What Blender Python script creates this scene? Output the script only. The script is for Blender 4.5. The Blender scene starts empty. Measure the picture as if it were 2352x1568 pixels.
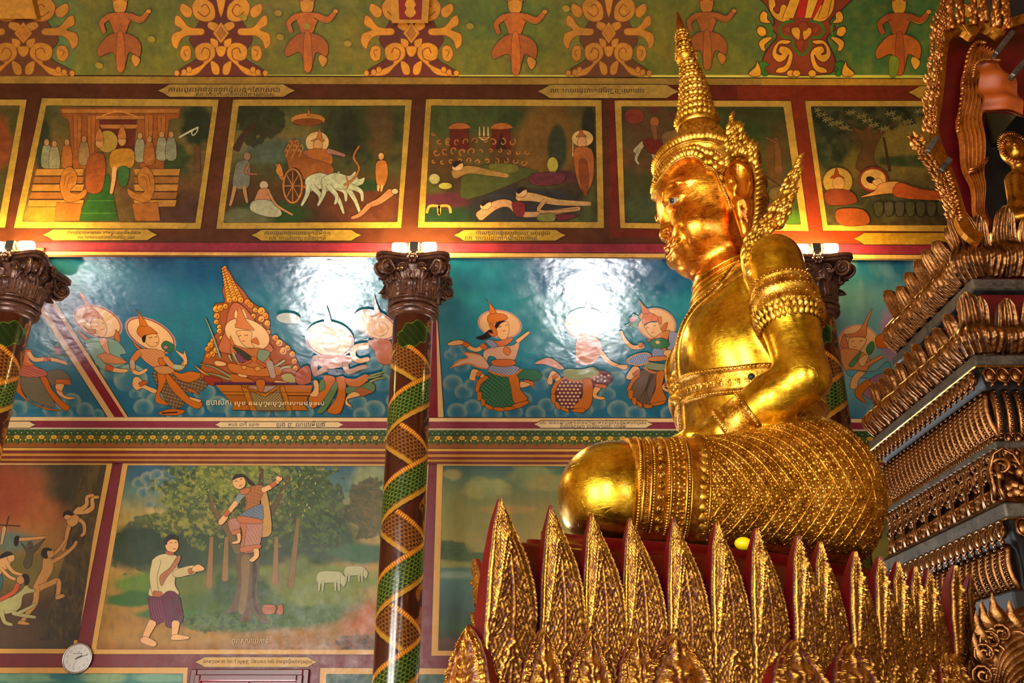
import bpy, math, random
import numpy as np
from mathutils import Vector, Matrix
rnd = random.Random(7)
C = bpy.context.scene.collection
sc = bpy.context.scene
PI = math.pi
# ------------------------------------------------------------------ camera
F_PX, PITCH, YAW, ROLL = 2109.2, 0.411529, 0.0043273, 0.0009958
EYE = 1.6; WIN_E = 65.0; LAMP_E = 800.0
cf = np.array([math.sin(YAW)*math.cos(PITCH), math.cos(YAW)*math.cos(PITCH), math.sin(PITCH)])
cr = np.cross(cf, [0, 0, 1.0]); cr /= np.linalg.norm(cr); cu = np.cross(cr, cf)
cr, cu = math.cos(ROLL)*cr+math.sin(ROLL)*cu, -math.sin(ROLL)*cr+math.cos(ROLL)*cu
cam_d = bpy.data.cameras.new('camera'); cam = bpy.data.objects.new('camera', cam_d); C.objects.link(cam)
cam_d.sensor_width = 36; cam_d.lens = F_PX/2352*36; cam_d.clip_start = 0.05
M = Matrix.Identity(4)
for i in range(3):
    M[i][0] = cr[i]; M[i][1] = cu[i]; M[i][2] = -cf[i]
M[2][3] = EYE
cam.matrix_world = M
sc.camera = cam
sc.view_settings.view_transform = 'Standard'; sc.view_settings.look = 'None'
sc.view_settings.exposure = EXPOSURE = 0.0
sc.view_settings.gamma = 1.0; sc.view_settings.use_curve_mapping = False
# ------------------------------------------------------------------ world + daylight
w = bpy.data.worlds.new('sky'); sc.world = w; w.use_nodes = True
w.node_tree.nodes['Background'].inputs[0].default_value = (0.55, 0.72, 1.0, 1)
w.node_tree.nodes['Background'].inputs[1].default_value = 1.5
def area(name, loc, target, sx, sy, power, color):
    d = bpy.data.lights.new(name, 'AREA'); d.shape = 'RECTANGLE'; d.size = sx; d.size_y = sy; d.energy = power; d.color = color
    o = bpy.data.objects.new(name, d); C.objects.link(o); o.location = loc
    o.rotation_euler = (Vector(target)-Vector(loc)).to_track_quat('-Z', 'Y').to_euler()
    return o
# daylight entering by the tall doorways of the nave behind and beside the visitor
area('doorway_daylight', (-5.6, -2.4, 2.2), (0.6, 4.6, 2.6), 2.6, 3.4, 640, (1.0, 0.97, 0.90))
area('doorway_daylight', (-3.2, -5.9, 2.6), (-2.5, 8, 3.4), 3.0, 4.2, 1050, (1.0, 0.96, 0.88))
area('doorway_daylight', (3.4, -5.9, 2.6), (1.5, 8, 3.4), 2.6, 4.0, 260, (1.0, 0.95, 0.84))
# ------------------------------------------------------------------ helpers
def rays(u, v):
    u = np.asarray(u, float); v = np.asarray(v, float)
    return cf + cr*((u-1176)/F_PX)[..., None] - cu*((v-784)/F_PX)[..., None]
O3 = np.array([0, 0, EYE])
def on_y(u, v, Y):
    d = rays(u, v); return O3 + d*(Y/d[..., 1])[..., None]
def on_x(u, v, X):
    d = rays(u, v); return O3 + d*(X/d[..., 0])[..., None]
def on_z(u, v, Z):
    d = rays(u, v); return O3 + d*((Z-EYE)/d[..., 2])[..., None]
def lin(c):
    if isinstance(c, str):
        c = c.lstrip('#')
        if len(c) == 3: c = ''.join(x*2 for x in c)
        c = [int(c[i:i+2], 16)/255 for i in (0, 2, 4)]
    c = np.asarray(c, float)
    return np.where(c <= 0.04045, c/12.92, ((c+0.055)/1.055)**2.4)
ORG = {}
def org(o): return ORG.get(o.name, np.zeros(3))
def setp(o, label=None, cat=None, group=None, kind=None):
    if label: o['label'] = label
    if cat: o['category'] = cat
    if group: o['group'] = group
    if kind: o['kind'] = kind
    return o
def empty(name, loc, label=None, cat=None, group=None, parent=None):
    o = bpy.data.objects.new(name, None); C.objects.link(o); o.empty_display_size = 0.1
    ORG[o.name] = np.array(loc, float)
    if parent:
        o.parent = parent; o.location = np.array(loc)-org(parent)
    else: o.location = loc
    return setp(o, label, cat, group)
def mesh(name, V, Fc, mat=None, smooth=True, col=None):
    """Fc: list of tuples, or an (n,4)/(n,3) array"""
    me = bpy.data.meshes.new(name)
    V = np.asarray(V, np.float32)
    if isinstance(Fc, np.ndarray):
        n, k = Fc.shape
        me.vertices.add(len(V)); me.vertices.foreach_set('co', V.ravel())
        me.loops.add(n*k); me.loops.foreach_set('vertex_index', Fc.ravel().astype(np.int32))
        me.polygons.add(n); me.polygons.foreach_set('loop_start', np.arange(0, n*k, k, dtype=np.int32))
        me.polygons.foreach_set('loop_total', np.full(n, k, np.int32))
        me.update(calc_edges=True)
    else:
        me.from_pydata([tuple(map(float, q)) for q in V], [], Fc)
    if smooth: me.polygons.foreach_set('use_smooth', np.ones(len(me.polygons), bool))
    if col is not None:
        col = np.asarray(col, np.float32)
        if col.shape[1] == 3: col = np.concatenate([col, np.ones((len(col), 1), np.float32)], 1)
        a = me.color_attributes.new('Col', 'FLOAT_COLOR', 'POINT'); a.data.foreach_set('color', col.ravel())
    if mat: me.materials.append(mat)
    me.update()
    return me
def obj(name, V, Fc, mat=None, parent=None, smooth=True, col=None, label=None, cat=None, group=None, kind=None, origin=None):
    V = np.asarray(V, float)
    if parent is not None: og = org(parent)
    else: og = np.array(origin, float) if origin is not None else np.zeros(3)
    me = mesh(name, V-og, Fc, mat, smooth, col)
    o = bpy.data.objects.new(name, me); C.objects.link(o)
    ORG[o.name] = og
    if parent is not None: o.parent = parent
    else: o.location = og
    return setp(o, label, cat, group, kind)
def inst(name, me, mat4, parent=None, **kw):
    """object sharing a mesh; mat4 is a world matrix"""
    o = bpy.data.objects.new(name, me); C.objects.link(o)
    m = Matrix(mat4)
    if parent is not None:
        o.parent = parent; m = Matrix.Translation(-Vector(org(parent))) @ m
    o.matrix_local = m
    return setp(o, **kw)
class MB:
    """collects shapes that become ONE mesh"""
    def __init__(s): s.V = []; s.F = []; s.n = 0
    def add(s, V, Fc):
        V = np.asarray(V, float).reshape(-1, 3)
        s.F += [tuple(int(i)+s.n for i in f) for f in Fc]; s.V.append(V); s.n += len(V); return s
    def box(s, lo, hi, R=None, T=None, bev=0.0):
        lo = np.array(lo, float); hi = np.array(hi, float)
        b = min(bev, *(abs(hi-lo)/2.01))
        if b <= 0:
            V = np.array([[(lo, hi)[i][0], (lo, hi)[j][1], (lo, hi)[k][2]] for i in (0, 1) for j in (0, 1) for k in (0, 1)])
            Fc = [(0, 1, 3, 2), (4, 6, 7, 5), (0, 4, 5, 1), (2, 3, 7, 6), (0, 2, 6, 4), (1, 5, 7, 3)]
        else:
            V = []; idx = {}
            for i in (0, 1):
                for j in (0, 1):
                    for k in (0, 1):
                        c = np.array([(lo, hi)[i][0], (lo, hi)[j][1], (lo, hi)[k][2]])
                        sg = np.array([1 if i == 0 else -1, 1 if j == 0 else -1, 1 if k == 0 else -1])*b
                        for a in range(3):
                            q = c+sg; q[a] = c[a]; idx[i, j, k, a] = len(V); V.append(q)
            Fc = []
            for a in range(3):
                b_, c_ = [(1, 2), (2, 0), (0, 1)][a]
                for sd in (0, 1):
                    q = []
                    for (m, n) in ((0, 0), (1, 0), (1, 1), (0, 1)):
                        t = [0, 0, 0]; t[a] = sd; t[b_] = m; t[c_] = n; q.append(idx[(*t, a)])
                    Fc.append(tuple(q if sd else q[::-1]))
                for m in (0, 1):
                    for n in (0, 1):
                        t0 = [0, 0, 0]; t0[b_] = m; t0[c_] = n; t1 = list(t0); t1[a] = 1
                        q = (idx[(*t0, b_)], idx[(*t1, b_)], idx[(*t1, c_)], idx[(*t0, c_)])
                        Fc.append(q if m != n else q[::-1])
            for i in (0, 1):
                for j in (0, 1):
                    for k in (0, 1):
                        q = tuple(idx[i, j, k, a] for a in range(3)); Fc.append(q if (i+j+k) % 2 else q[::-1])
            V = np.array(V)
        if R is not None: V = V @ np.array(R).T
        if T is not None: V = V + np.array(T)
        return s.add(V, Fc)
    def lathe(s, prof, n=32, c=(0, 0, 0), tilt=(0, 0)):
        c = np.array(c, float); a = np.linspace(0, 2*PI, n, endpoint=False)
        V = []
        for (r, z) in prof:
            V.append(np.stack([c[0]+r*np.cos(a)+tilt[0]*z, c[1]+r*np.sin(a)+tilt[1]*z, np.full(n, c[2]+z)], 1))
        V = np.concatenate(V); Fc = []
        for k in range(len(prof)-1):
            for i in range(n):
                j = (i+1) % n; Fc.append((k*n+i, k*n+j, (k+1)*n+j, (k+1)*n+i))
        Fc.append(tuple(range(n))[::-1]); Fc.append(tuple((len(prof)-1)*n+i for i in range(n)))
        return s.add(V, Fc)
    def tube(s, pts, r, n=8, closed=False, cap=True, flat=None):
        P = np.asarray(pts, float); m = len(P)
        r = np.broadcast_to(np.asarray(r, float), (m,))
        T = np.roll(P, -1, 0)-np.roll(P, 1, 0) if closed else np.gradient(P, axis=0)
        T /= np.linalg.norm(T, axis=1)[:, None]+1e-12
        up = np.array([0, 0, 1.0]) if abs(T[0][2]) < .9 else np.array([1.0, 0, 0])
        N = np.cross(T[0], up); N /= np.linalg.norm(N)
        a = np.linspace(0, 2*PI, n, endpoint=False); V = []
        for i in range(m):
            N = N-T[i]*(N@T[i]); N /= np.linalg.norm(N)+1e-12; B = np.cross(T[i], N)
            V.append(P[i]+r[i]*(np.cos(a)[:, None]*N+np.sin(a)[:, None]*B))
        V = np.concatenate(V); Fc = []
        for k in range(m if closed else m-1):
            k2 = (k+1) % m
            for i in range(n):
                j = (i+1) % n; Fc.append((k*n+i, k*n+j, k2*n+j, k2*n+i))
        if cap and not closed:
            Fc.append(tuple(range(n))[::-1]); Fc.append(tuple((m-1)*n+i for i in range(n)))
        return s.add(V, Fc)
    def ball(s, c, r, nu=8, nv=5):
        r = np.broadcast_to(np.asarray(r, float), (3,)); c = np.asarray(c, float)
        V = [c+[0, 0, -r[2]]]
        for i in range(1, nv):
            t = -PI/2+PI*i/nv
            for j in range(nu):
                a = 2*PI*j/nu; V.append(c+r*[math.cos(t)*math.cos(a), math.cos(t)*math.sin(a), math.sin(t)])
        V.append(c+[0, 0, r[2]]); Fc = []
        for j in range(nu): Fc.append((0, 1+(j+1) % nu, 1+j))
        for i in range(nv-2):
            for j in range(nu):
                a = 1+i*nu; b = 1+(i+1)*nu; k = (j+1) % nu; Fc.append((a+j, a+k, b+k, b+j))
        e = 1+(nv-2)*nu
        for j in range(nu): Fc.append((e+j, e+(j+1) % nu, len(V)-1))
        return s.add(V, Fc)
    def stamp(s, V0, F0, Ms):
        """many copies of a small shape; Ms: list of (R 3x3, T)"""
        for R, T in Ms: s.add(np.asarray(V0) @ np.asarray(R).T + T, F0)
        return s
    def arr(s): return np.concatenate(s.V) if s.V else np.zeros((0, 3))
    def build(s, name, mat=None, parent=None, **kw): return obj(name, s.arr(), s.F, mat, parent, **kw)
def grid_faces(nu, nv, closed_u=False):
    i, j = np.meshgrid(np.arange(nu if closed_u else nu-1), np.arange(nv-1), indexing='ij')
    i2 = (i+1) % nu
    return np.stack([i*nv+j, i2*nv+j, i2*nv+j+1, i*nv+j+1], -1).reshape(-1, 4)
def spline(pts, n=6, closed=False):
    P = np.asarray(pts, float); m = len(P); out = []
    rng = range(m) if closed else range(m-1)
    for i in rng:
        if closed: a, b, c, d = P[(i-1) % m], P[i], P[(i+1) % m], P[(i+2) % m]
        else: a, b, c, d = P[max(i-1, 0)], P[i], P[i+1], P[min(i+2, m-1)]
        for t in np.arange(n)/n:
            out.append(.5*((2*b)+(-a+c)*t+(2*a-5*b+4*c-d)*t*t+(-a+3*b-3*c+d)*t**3))
    if not closed: out.append(P[-1])
    return np.array(out)
# numpy value noise
_ng = np.random.RandomState(5).rand(64, 64, 8)
def vnoise(x, y, ch=0):
    xi = np.floor(x).astype(int); yi = np.floor(y).astype(int); fx = x-xi; fy = y-yi
    fx = fx*fx*(3-2*fx); fy = fy*fy*(3-2*fy)
    g = _ng[..., ch % 8]
    a = g[xi % 64, yi % 64]; b = g[(xi+1) % 64, yi % 64]; c = g[xi % 64, (yi+1) % 64]; d = g[(xi+1) % 64, (yi+1) % 64]
    return (a*(1-fx)+b*fx)*(1-fy)+(c*(1-fx)+d*fx)*fy
def fbm(x, y, o=4, ch=0):
    t = 0; a = .5
    for k in range(o): t = t+a*vnoise(x*2**k+17.3*k, y*2**k+9.1*k, ch+k); a *= .5
    return t
# ------------------------------------------------------------------ materials
class NT:
    def __init__(s, name):
        s.m = bpy.data.materials.new(name); s.m.use_nodes = True; s.t = s.m.node_tree; s.b = s.t.nodes['Principled BSDF']
        s.tc = s.n('ShaderNodeTexCoord')
    def n(s, typ, **kw):
        x = s.t.nodes.new(typ)
        for k, v in kw.items():
            if k in x.inputs: x.inputs[k].default_value = v
            else: setattr(x, k, v)
        return x
    def l(s, a, b): s.t.links.new(a, b)
    def noise(s, scale, detail=3, rough=.6, vec=None):
        x = s.n('ShaderNodeTexNoise'); x.inputs['Scale'].default_value = scale; x.inputs['Detail'].default_value = detail; x.inputs['Roughness'].default_value = rough
        s.l(vec or s.tc.outputs['Object'], x.inputs['Vector']); return x.outputs['Fac']
    def ramp(s, fac, stops):
        x = s.n('ShaderNodeValToRGB'); e = x.color_ramp.elements
        while len(e) < len(stops): e.new(.5)
        for i, (p, c) in enumerate(stops):
            e[i].position = p
            e[i].color = (*lin(c), 1) if isinstance(c, str) else ((c, c, c, 1) if np.isscalar(c) else (*c, 1))
        s.l(fac, x.inputs[0]); return x.outputs[0]
    def math(s, op, a, b=None, clamp=False):
        x = s.n('ShaderNodeMath'); x.operation = op; x.use_clamp = clamp
        for i, q in enumerate((a, b)):
            if q is None: continue
            if hasattr(q, 'links'): s.l(q, x.inputs[i])
            else: x.inputs[i].default_value = q
        return x.outputs[0]
    def mix(s, fac, a, b, mode='MIX'):
        x = s.n('ShaderNodeMix'); x.data_type = 'RGBA'; x.blend_type = mode
        for q, i in ((fac, 0), (a, 6), (b, 7)):
            if hasattr(q, 'links'): s.l(q, x.inputs[i])
            elif i == 0: x.inputs[0].default_value = q
            else: x.inputs[i].default_value = (*lin(q), 1) if isinstance(q, str) else (*q, 1)
        return x.outputs[2]
    def bump(s, h, strength=.3, dist=.01, prev=None):
        x = s.n('ShaderNodeBump'); x.inputs['Strength'].default_value = strength; x.inputs['Distance'].default_value = dist
        s.l(h, x.inputs['Height'])
        if prev is not None: s.l(prev, x.inputs['Normal'])
        return x.outputs['Normal']
    def fin(s, color=None, metal=None, rough=None, normal=None, **kw):
        for q, nm in ((color, 'Base Color'), (metal, 'Metallic'), (rough, 'Roughness'), (normal, 'Normal')):
            if q is None: continue
            if hasattr(q, 'links'): s.l(q, s.b.inputs[nm])
            elif nm == 'Base Color': s.b.inputs[nm].default_value = (*lin(q), 1)
            else: s.b.inputs[nm].default_value = q
        for k, v in kw.items(): s.b.inputs[k].default_value = v
        return s.m
def gold(name, hi, mid, lo, rough=(.28, .5), scale=6, bump=.25, fine=60, low=.38, dist=.012, metal=1.0, crack=0.0):
    t = NT(name); n1 = t.noise(scale, 5, .65); n2 = t.noise(fine, 4, .6)
    mixn = t.math('ADD', t.math('MULTIPLY', n1, .6), t.math('MULTIPLY', n2, .4))
    col = t.ramp(mixn, [(low-.08, lo), (low+.06, mid), (.62, hi)])
    if crack:      # wrinkles and hairline cracks of old leaf
        mp = t.n('ShaderNodeMapping'); mp.inputs['Scale'].default_value = (.55, .55, 1.5); t.l(t.tc.outputs['Object'], mp.inputs['Vector'])
        nz = t.n('ShaderNodeTexNoise'); nz.inputs['Scale'].default_value = 4; nz.inputs['Detail'].default_value = 4; t.l(mp.outputs[0], nz.inputs['Vector'])
        vv = t.mix(.18, mp.outputs[0], nz.outputs['Color'], 'ADD'); vo = t.n('ShaderNodeTexVoronoi'); vo.feature = 'DISTANCE_TO_EDGE'; vo.inputs['Scale'].default_value = 20; t.l(vv, vo.inputs['Vector'])
        ck = t.math('MULTIPLY', t.ramp(vo.outputs['Distance'], [(.0, 1.0), (.020, 0.0)]), t.ramp(t.noise(3, 3), [(.50, 0.0), (.66, crack)]))
        col = t.mix(ck, col, lo); wr = t.n('ShaderNodeTexNoise'); wr.inputs['Scale'].default_value = 26; wr.inputs['Detail'].default_value = 5; wr.inputs['Roughness'].default_value = .7; t.l(mp.outputs[0], wr.inputs['Vector'])
    rg = t.ramp(t.noise(scale*2.3, 4), [(.3, rough[0]), (.7, rough[1])])
    nb = t.bump(n2, bump, dist*.5); nb = t.bump(n1, bump*.6, dist*2, nb)
    if crack: nb = t.bump(wr.outputs['Fac'], .22, .006, nb); nb = t.bump(t.math('SUBTRACT', 1.0, ck), .3, .004, nb)
    return t.fin(col, metal, rg, nb)
def paint(name, color, rough=.5, var=.25, scale=3, bump=.1, spec=.5):
    t = NT(name); n = t.noise(scale, 5, .65); c = lin(color)
    col = t.ramp(n, [(.3, tuple(c*(1-var))), (.7, tuple(np.minimum(c*(1+var), 1)))])
    m = t.fin(col, 0.0, rough, t.bump(t.noise(scale*12, 3), bump, .004)); t.b.inputs['Specular IOR Level'].default_value = spec
    return m
def mural_mat(name, rough=.55, rv=.15, grime=.25, bump=.15, spec=.35, tint=(1, 1, 1), wav=0.0, coat=0.0):
    """painted plaster: the colour comes with the painting's own shapes, plus brush grain and grime"""
    t = NT(name); a = t.n('ShaderNodeVertexColor'); a.layer_name = 'Col'
    n1 = t.noise(1.3, 6, .7); n2 = t.noise(22, 4, .65); n3 = t.noise(7, 5, .7)
    c = t.mix(1.0, a.outputs['Color'], t.ramp(n1, [(.3, 1-grime), (.65, 1.0)]), 'MULTIPLY')
    c = t.mix(1.0, c, t.ramp(n2, [(.3, 1-grime*.7), (.7, 1.0)]), 'MULTIPLY')
    c = t.mix(1.0, c, t.ramp(n3, [(.3, 1-grime*.6), (.62, 1.0)]), 'MULTIPLY')
    if tint != (1, 1, 1): c = t.mix(1.0, c, tint, 'MULTIPLY')
    nb = t.bump(n2, bump, .004)
    if wav: nb = t.bump(t.noise(2.6, 3, .55), wav, .06, nb); nb = t.bump(t.noise(14, 3, .6), wav*.8, .008, nb)
    m = t.fin(c, 0.0, t.ramp(n3, [(.3, rough-rv), (.7, rough+rv)]), nb)
    t.b.inputs['Specular IOR Level'].default_value = spec
    return m
GOLD_BODY = gold('gold_leaf_body', '#e4b82c', '#b88a18', '#664408', (.20, .40), 5, .10, 45, crack=.8)
GOLD_FACE = gold('gold_leaf_face', '#f6ac30', '#d8801e', '#7a300a', (.2, .40), 7, .07, 60, .42, crack=.7)
for m_ in (GOLD_BODY, GOLD_FACE):
    m_.node_tree.nodes['Principled BSDF'].inputs['Coat Weight'].default_value = .35; m_.node_tree.nodes['Principled BSDF'].inputs['Coat Roughness'].default_value = .18
GOLD_ORN = gold('gold_ornament', '#f0c060', '#c08a28', '#5e3a0c', (.26, .48), 16, .25, 130, .42)
GOLD_CLOTH = gold('gold_brocade', '#f0b850', '#c08020', '#6e2c10', (.3, .5), 12, .35, 90, .42)
def gilded(name, hi, mid, ground, rough=(.26, .46), scale=14, bump=.22, keep=(.10, .34)):
    """gilding on lacquered carving: leaf survives on the raised work ('Col'), the ground shows in the hollows"""
    t = NT(name); a = t.n('ShaderNodeVertexColor'); a.layer_name = 'Col'
    n1 = t.noise(scale, 5, .65); n2 = t.noise(90, 4, .6)
    g = t.ramp(t.math('ADD', t.math('MULTIPLY', n1, .6), t.math('MULTIPLY', n2, .4)), [(.36, mid), (.62, hi)])
    k = t.math('ADD', t.math('ADD', a.outputs['Color'], t.math('MULTIPLY', n1, .7)), -.32)
    f = t.ramp(k, [(keep[0], 0.0), (keep[1], 1.0)])
    c = t.mix(f, ground, g); nb = t.bump(n2, bump, .006); nb = t.bump(n1, bump, .014, nb)
    return t.fin(c, f, t.math('ADD', t.ramp(n1, [(.3, rough[0]), (.7, rough[1])]), t.math('MULTIPLY', t.math('SUBTRACT', 1.0, f), .25)), nb)
GOLD_RED = gilded('gilded_red_wood', '#c08a38', '#7e4c18', '#4a0c08', keep=(.16, .48))
GOLD_DARK = gold('aged_gilding', '#c88038', '#8c4e18', '#38160a', (.25, .5), 14, .45, 80, .42)
LACQUER = paint('red_lacquer', '#5c0909', .25, .3, 6, .1)
LACQUER_DARK = paint('dark_red_lacquer', '#4a0408', .35, .3, 6, .1)
IRON = gold('grey_metal_band', '#6a6258', '#4a443e', '#2a2624', (.35, .6), 9, .2, 60, metal=.7)
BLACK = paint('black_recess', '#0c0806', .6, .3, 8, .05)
# ------------------------------------------------------------------ room shell
WALL_Y, COL_Y = 10.0, 7.87
SA, SB, SZ0 = .558, .0486, EYE+3.405       # aisle ceiling: z = SZ0 + SA*s - SB*s*s, s = distance from the outer wall
def sof_z(s): return SZ0+SA*s-SB*s*s
def on_sof(u, v, off=0.0):
    d = rays(u, v); r = d[..., 2]/d[..., 1]
    # EYE + r*(10-s) = SZ0 + SA s - SB s^2
    a = SB; b = -(SA+r); c = EYE+r*WALL_Y-SZ0
    disc = np.sqrt(np.maximum(b*b-4*a*c, 0)); s = (-b-disc)/(2*a)
    y = WALL_Y-s; P = O3+d*(y/d[..., 1])[..., None]
    tl = SA-2*SB*s; nn = np.stack([np.zeros_like(s), -tl, -np.ones_like(s)], -1)
    # surface z(y) falls towards the wall; the room side is below and in front
    nn = nn/np.linalg.norm(nn, axis=-1)[..., None]
    return P+nn*off
def on_wall(u, v, off=0.0): return on_y(u, v, WALL_Y-off)
def on_up(u, v, off=0.0): return on_y(u, v, COL_Y-off)
CEIL0_Z = float(on_up(1176, 176)[2])
CS = 1.0   # slope of the nave ceiling
def on_ceil(u, v, off=0.0):
    d = rays(u, v); r = d[..., 2]/d[..., 1]
    y = (CEIL0_Z+CS*COL_Y-EYE)/(r+CS)
    P = O3+d*(y/d[..., 1])[..., None]
    return P+np.array([0, -CS, -1.0])/math.hypot(1, CS)*off
PLASTER = paint('maroon_plaster', '#6e1c24', .45, .2, 4, .15)
PLASTER_LOW = paint('lower_wall_plaster', '#7a2028', .45, .2, 4, .15)
CREAM = paint('cream_plaster', '#c8a060', .6, .2, 3, .1)
WOOD_DK = paint('maroon_window_wood', '#5a1a1e', .35, .25, 8, .1)
XL, XR, YB = -8.0, 9.5, -6.5
WIN_X = (-6.6, -2.63, 1.25, 5.1); WIN_W, WIN_Z0, WIN_Z1 = .98, .55, 2.17
m = MB(); xs = [XL]+[q for x in WIN_X for q in (x-WIN_W/2, x+WIN_W/2)]+[XR]
ztop = float(sof_z(0))+.0
for i in range(len(xs)-1):
    if i % 2 == 0: m.box((xs[i], WALL_Y, 0), (xs[i+1], WALL_Y+.25, ztop+.4))
    else: m.box((xs[i], WALL_Y, 0), (xs[i+1], WALL_Y+.25, WIN_Z0)); m.box((xs[i], WALL_Y, WIN_Z1), (xs[i+1], WALL_Y+.25, ztop+.4))
m.build('wall_back', PLASTER_LOW, smooth=False, kind='structure')
m = MB(); m.box((XL, COL_Y, EYE+4.355), (XR, COL_Y+.12, CEIL0_Z+.3)); m.build('wall_upper', PLASTER, smooth=False, kind='structure')
sg = np.linspace(0, WALL_Y-COL_Y, 25)
V = np.array([[x, WALL_Y-s, sof_z(s)+.004+t] for t in (0, .1) for x in (XL, XR) for s in sg])
n = len(sg); Fc = [(i, i+1, n+i+1, n+i) for i in range(n-1)]+[(2*n+i, 3*n+i, 3*n+i+1, 2*n+i+1) for i in range(n-1)]
obj('ceiling_aisle', V, Fc, paint('aisle_ceiling_plaster', '#7a1c2c', .35, .2, 3, .1), smooth=True, kind='structure')
GREEN_PL = paint('green_ceiling_plaster', '#8a8428', .6, .3, 2, .12)
m = MB(); y2 = COL_Y-2.4; z2 = CEIL0_Z+2.4*CS
V = [(XL, COL_Y, CEIL0_Z), (XR, COL_Y, CEIL0_Z), (XR, y2, z2), (XL, y2, z2)]; V = V+[(a, b, c+.15) for a, b, c in V]
m.add(V, [(0, 3, 2, 1), (4, 5, 6, 7), (0, 1, 5, 4), (2, 3, 7, 6), (1, 2, 6, 5), (3, 0, 4, 7)]); m.build('ceiling_slope', GREEN_PL, smooth=False, kind='structure')
m = MB(); m.box((XL, YB, z2-.05), (XR, y2+.02, z2+.15)); m.build('ceiling', paint('ochre_ceiling', '#9a7028', .6, .3, 2, .12), smooth=False, kind='structure')
TILE = paint('floor_tile', '#98806a', .3, .25, 2, .05)
m = MB(); m.box((XL, YB, -.1), (XR, WALL_Y+.25, 0)); m.build('floor', TILE, smooth=False, kind='structure')
m = MB(); m.box((XL-.2, YB, 0), (XL, WALL_Y+.25, z2+.1)); m.build('wall_left', paint('ochre_left_wall', '#b08a58', .6, .25, 2, .1), smooth=False, kind='structure')
m = MB(); m.box((XR, YB, 0), (XR+.2, WALL_Y+.25, z2+.1)); m.build('wall_right', paint('ochre_right_wall', '#a88452', .6, .25, 2, .1), smooth=False, kind='structure')
m = MB(); m.box((XL, YB-.2, 0), (XR, YB, z2+.1)); m.build('wall_front', paint('ochre_front_wall', '#a88856', .6, .25, 2, .1), smooth=False, kind='structure')
# tall windows of the outer wall: bright frosted panes, wooden frame, open shutters
t = NT('daylight_pane'); PANE = t.fin('#ffffff', 0.0, .4); t.b.inputs['Emission Color'].default_value = (.93, .97, 1, 1); t.b.inputs['Emission Strength'].default_value = WIN_E
t = NT('dim_daylight_pane'); DIM = t.fin('#ffffff', 0.0, .4); t.b.inputs['Emission Color'].default_value = (.93, .97, 1, 1); t.b.inputs['Emission Strength'].default_value = WIN_E*.3
SHUT = paint('closed_window', '#6a5a4a', .5)
for k, x in enumerate(WIN_X):
    fr = MB(); x0, x1 = x-WIN_W/2, x+WIN_W/2; yo = WALL_Y
    for (a, b, d_) in ((.115, .05, .05), (.06, .0, .085)):
        fr.box((x0-a, yo-d_, WIN_Z0-a), (x0-b, yo+.05, WIN_Z1+a), bev=.008); fr.box((x1+b, yo-d_, WIN_Z0-a), (x1+a, yo+.05, WIN_Z1+a), bev=.008)
        fr.box((x0-b, yo-d_, WIN_Z1+b), (x1+b, yo+.05, WIN_Z1+a), bev=.008); fr.box((x0-b, yo-d_-.03, WIN_Z0-a), (x1+b, yo+.05, WIN_Z0-b), bev=.008)
    wo = fr.build('window_%d' % (k+1), WOOD_DK, smooth=False, kind='structure', origin=(x, yo, WIN_Z0))
    hd = MB(); hd.box((x0, yo-.02, WIN_Z1-.05), (x-.006, yo+.05, WIN_Z1), bev=.006); hd.box((x+.006, yo-.02, WIN_Z1-.05), (x1, yo+.05, WIN_Z1), bev=.006)
    hd.build('transom', WOOD_DK, wo, smooth=False)
    p = MB(); p.box((x0+.03, yo+.06, WIN_Z0), (x1-.03, yo+.075, WIN_Z1-.055)); p.build('pane', (DIM, PANE, PANE, SHUT)[k], wo, smooth=False)
    sf = MB(); rc = paint('red_sash_%d' % k, '#c05050', .4) if k == 0 else bpy.data.materials['red_sash_0']
    for q in (x0, x-.02, x1-.035): sf.box((q, yo+.02, WIN_Z0), (q+.035, yo+.06, WIN_Z1-.05), bev=.005)
    sf.box((x0, yo+.02, WIN_Z1-.09), (x1, yo+.06, WIN_Z1-.05), bev=.005)
    sf.build('sash', rc, wo, smooth=False)
    for sgn, q in ((-1, x0), (1, x1)):
        sh = MB(); R = Matrix.Rotation(sgn*math.radians(28), 3, 'Z')
        T = np.array([q, yo-.09, 0])
        sh.box((min(0, sgn*.46), -.03, WIN_Z0), (max(0, sgn*.46), 0, WIN_Z1-.06), R, T, bev=.006)
        for zz in np.arange(WIN_Z0+.1, WIN_Z1-.15, .07): sh.box((min(sgn*.05, sgn*.41), -.04, zz), (max(sgn*.05, sgn*.41), -.03, zz+.045), R, T)
        sh.build('shutter', bpy.data.materials.get('grey_shutter') or paint('grey_shutter', '#4a4a46', .5), wo, smooth=False)
# ------------------------------------------------------------------ sculpting: distance fields turned into one smooth skin
def smin(a, b, k):
    h = np.maximum(k-np.abs(a-b), 0)/k; return np.minimum(a, b)-h*h*k*.25
def smax(a, b, k): return -smin(-a, -b, k)
def s_cap(p, a, b, ra, rb):
    a = np.asarray(a, float); b = np.asarray(b, float); ab = b-a
    t = np.clip(((p-a) @ ab)/(ab @ ab), 0, 1); return np.linalg.norm(p-a-t[:, None]*ab, axis=1)-(ra+(rb-ra)*t)
def s_ell(p, c, r, R=None):
    q = p-np.asarray(c, float)
    if R is not None: q = q @ R
    r = np.asarray(r, float); k0 = np.linalg.norm(q/r, axis=1); k1 = np.linalg.norm(q/(r*r), axis=1)+1e-9
    return k0*(k0-1)/k1
def s_chain(p, pts, rad, k=.02):
    d = None
    for i in range(len(pts)-1):
        e = s_cap(p, pts[i], pts[i+1], rad[i], rad[i+1]); d = e if d is None else smin(d, e, k)
    return d
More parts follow.
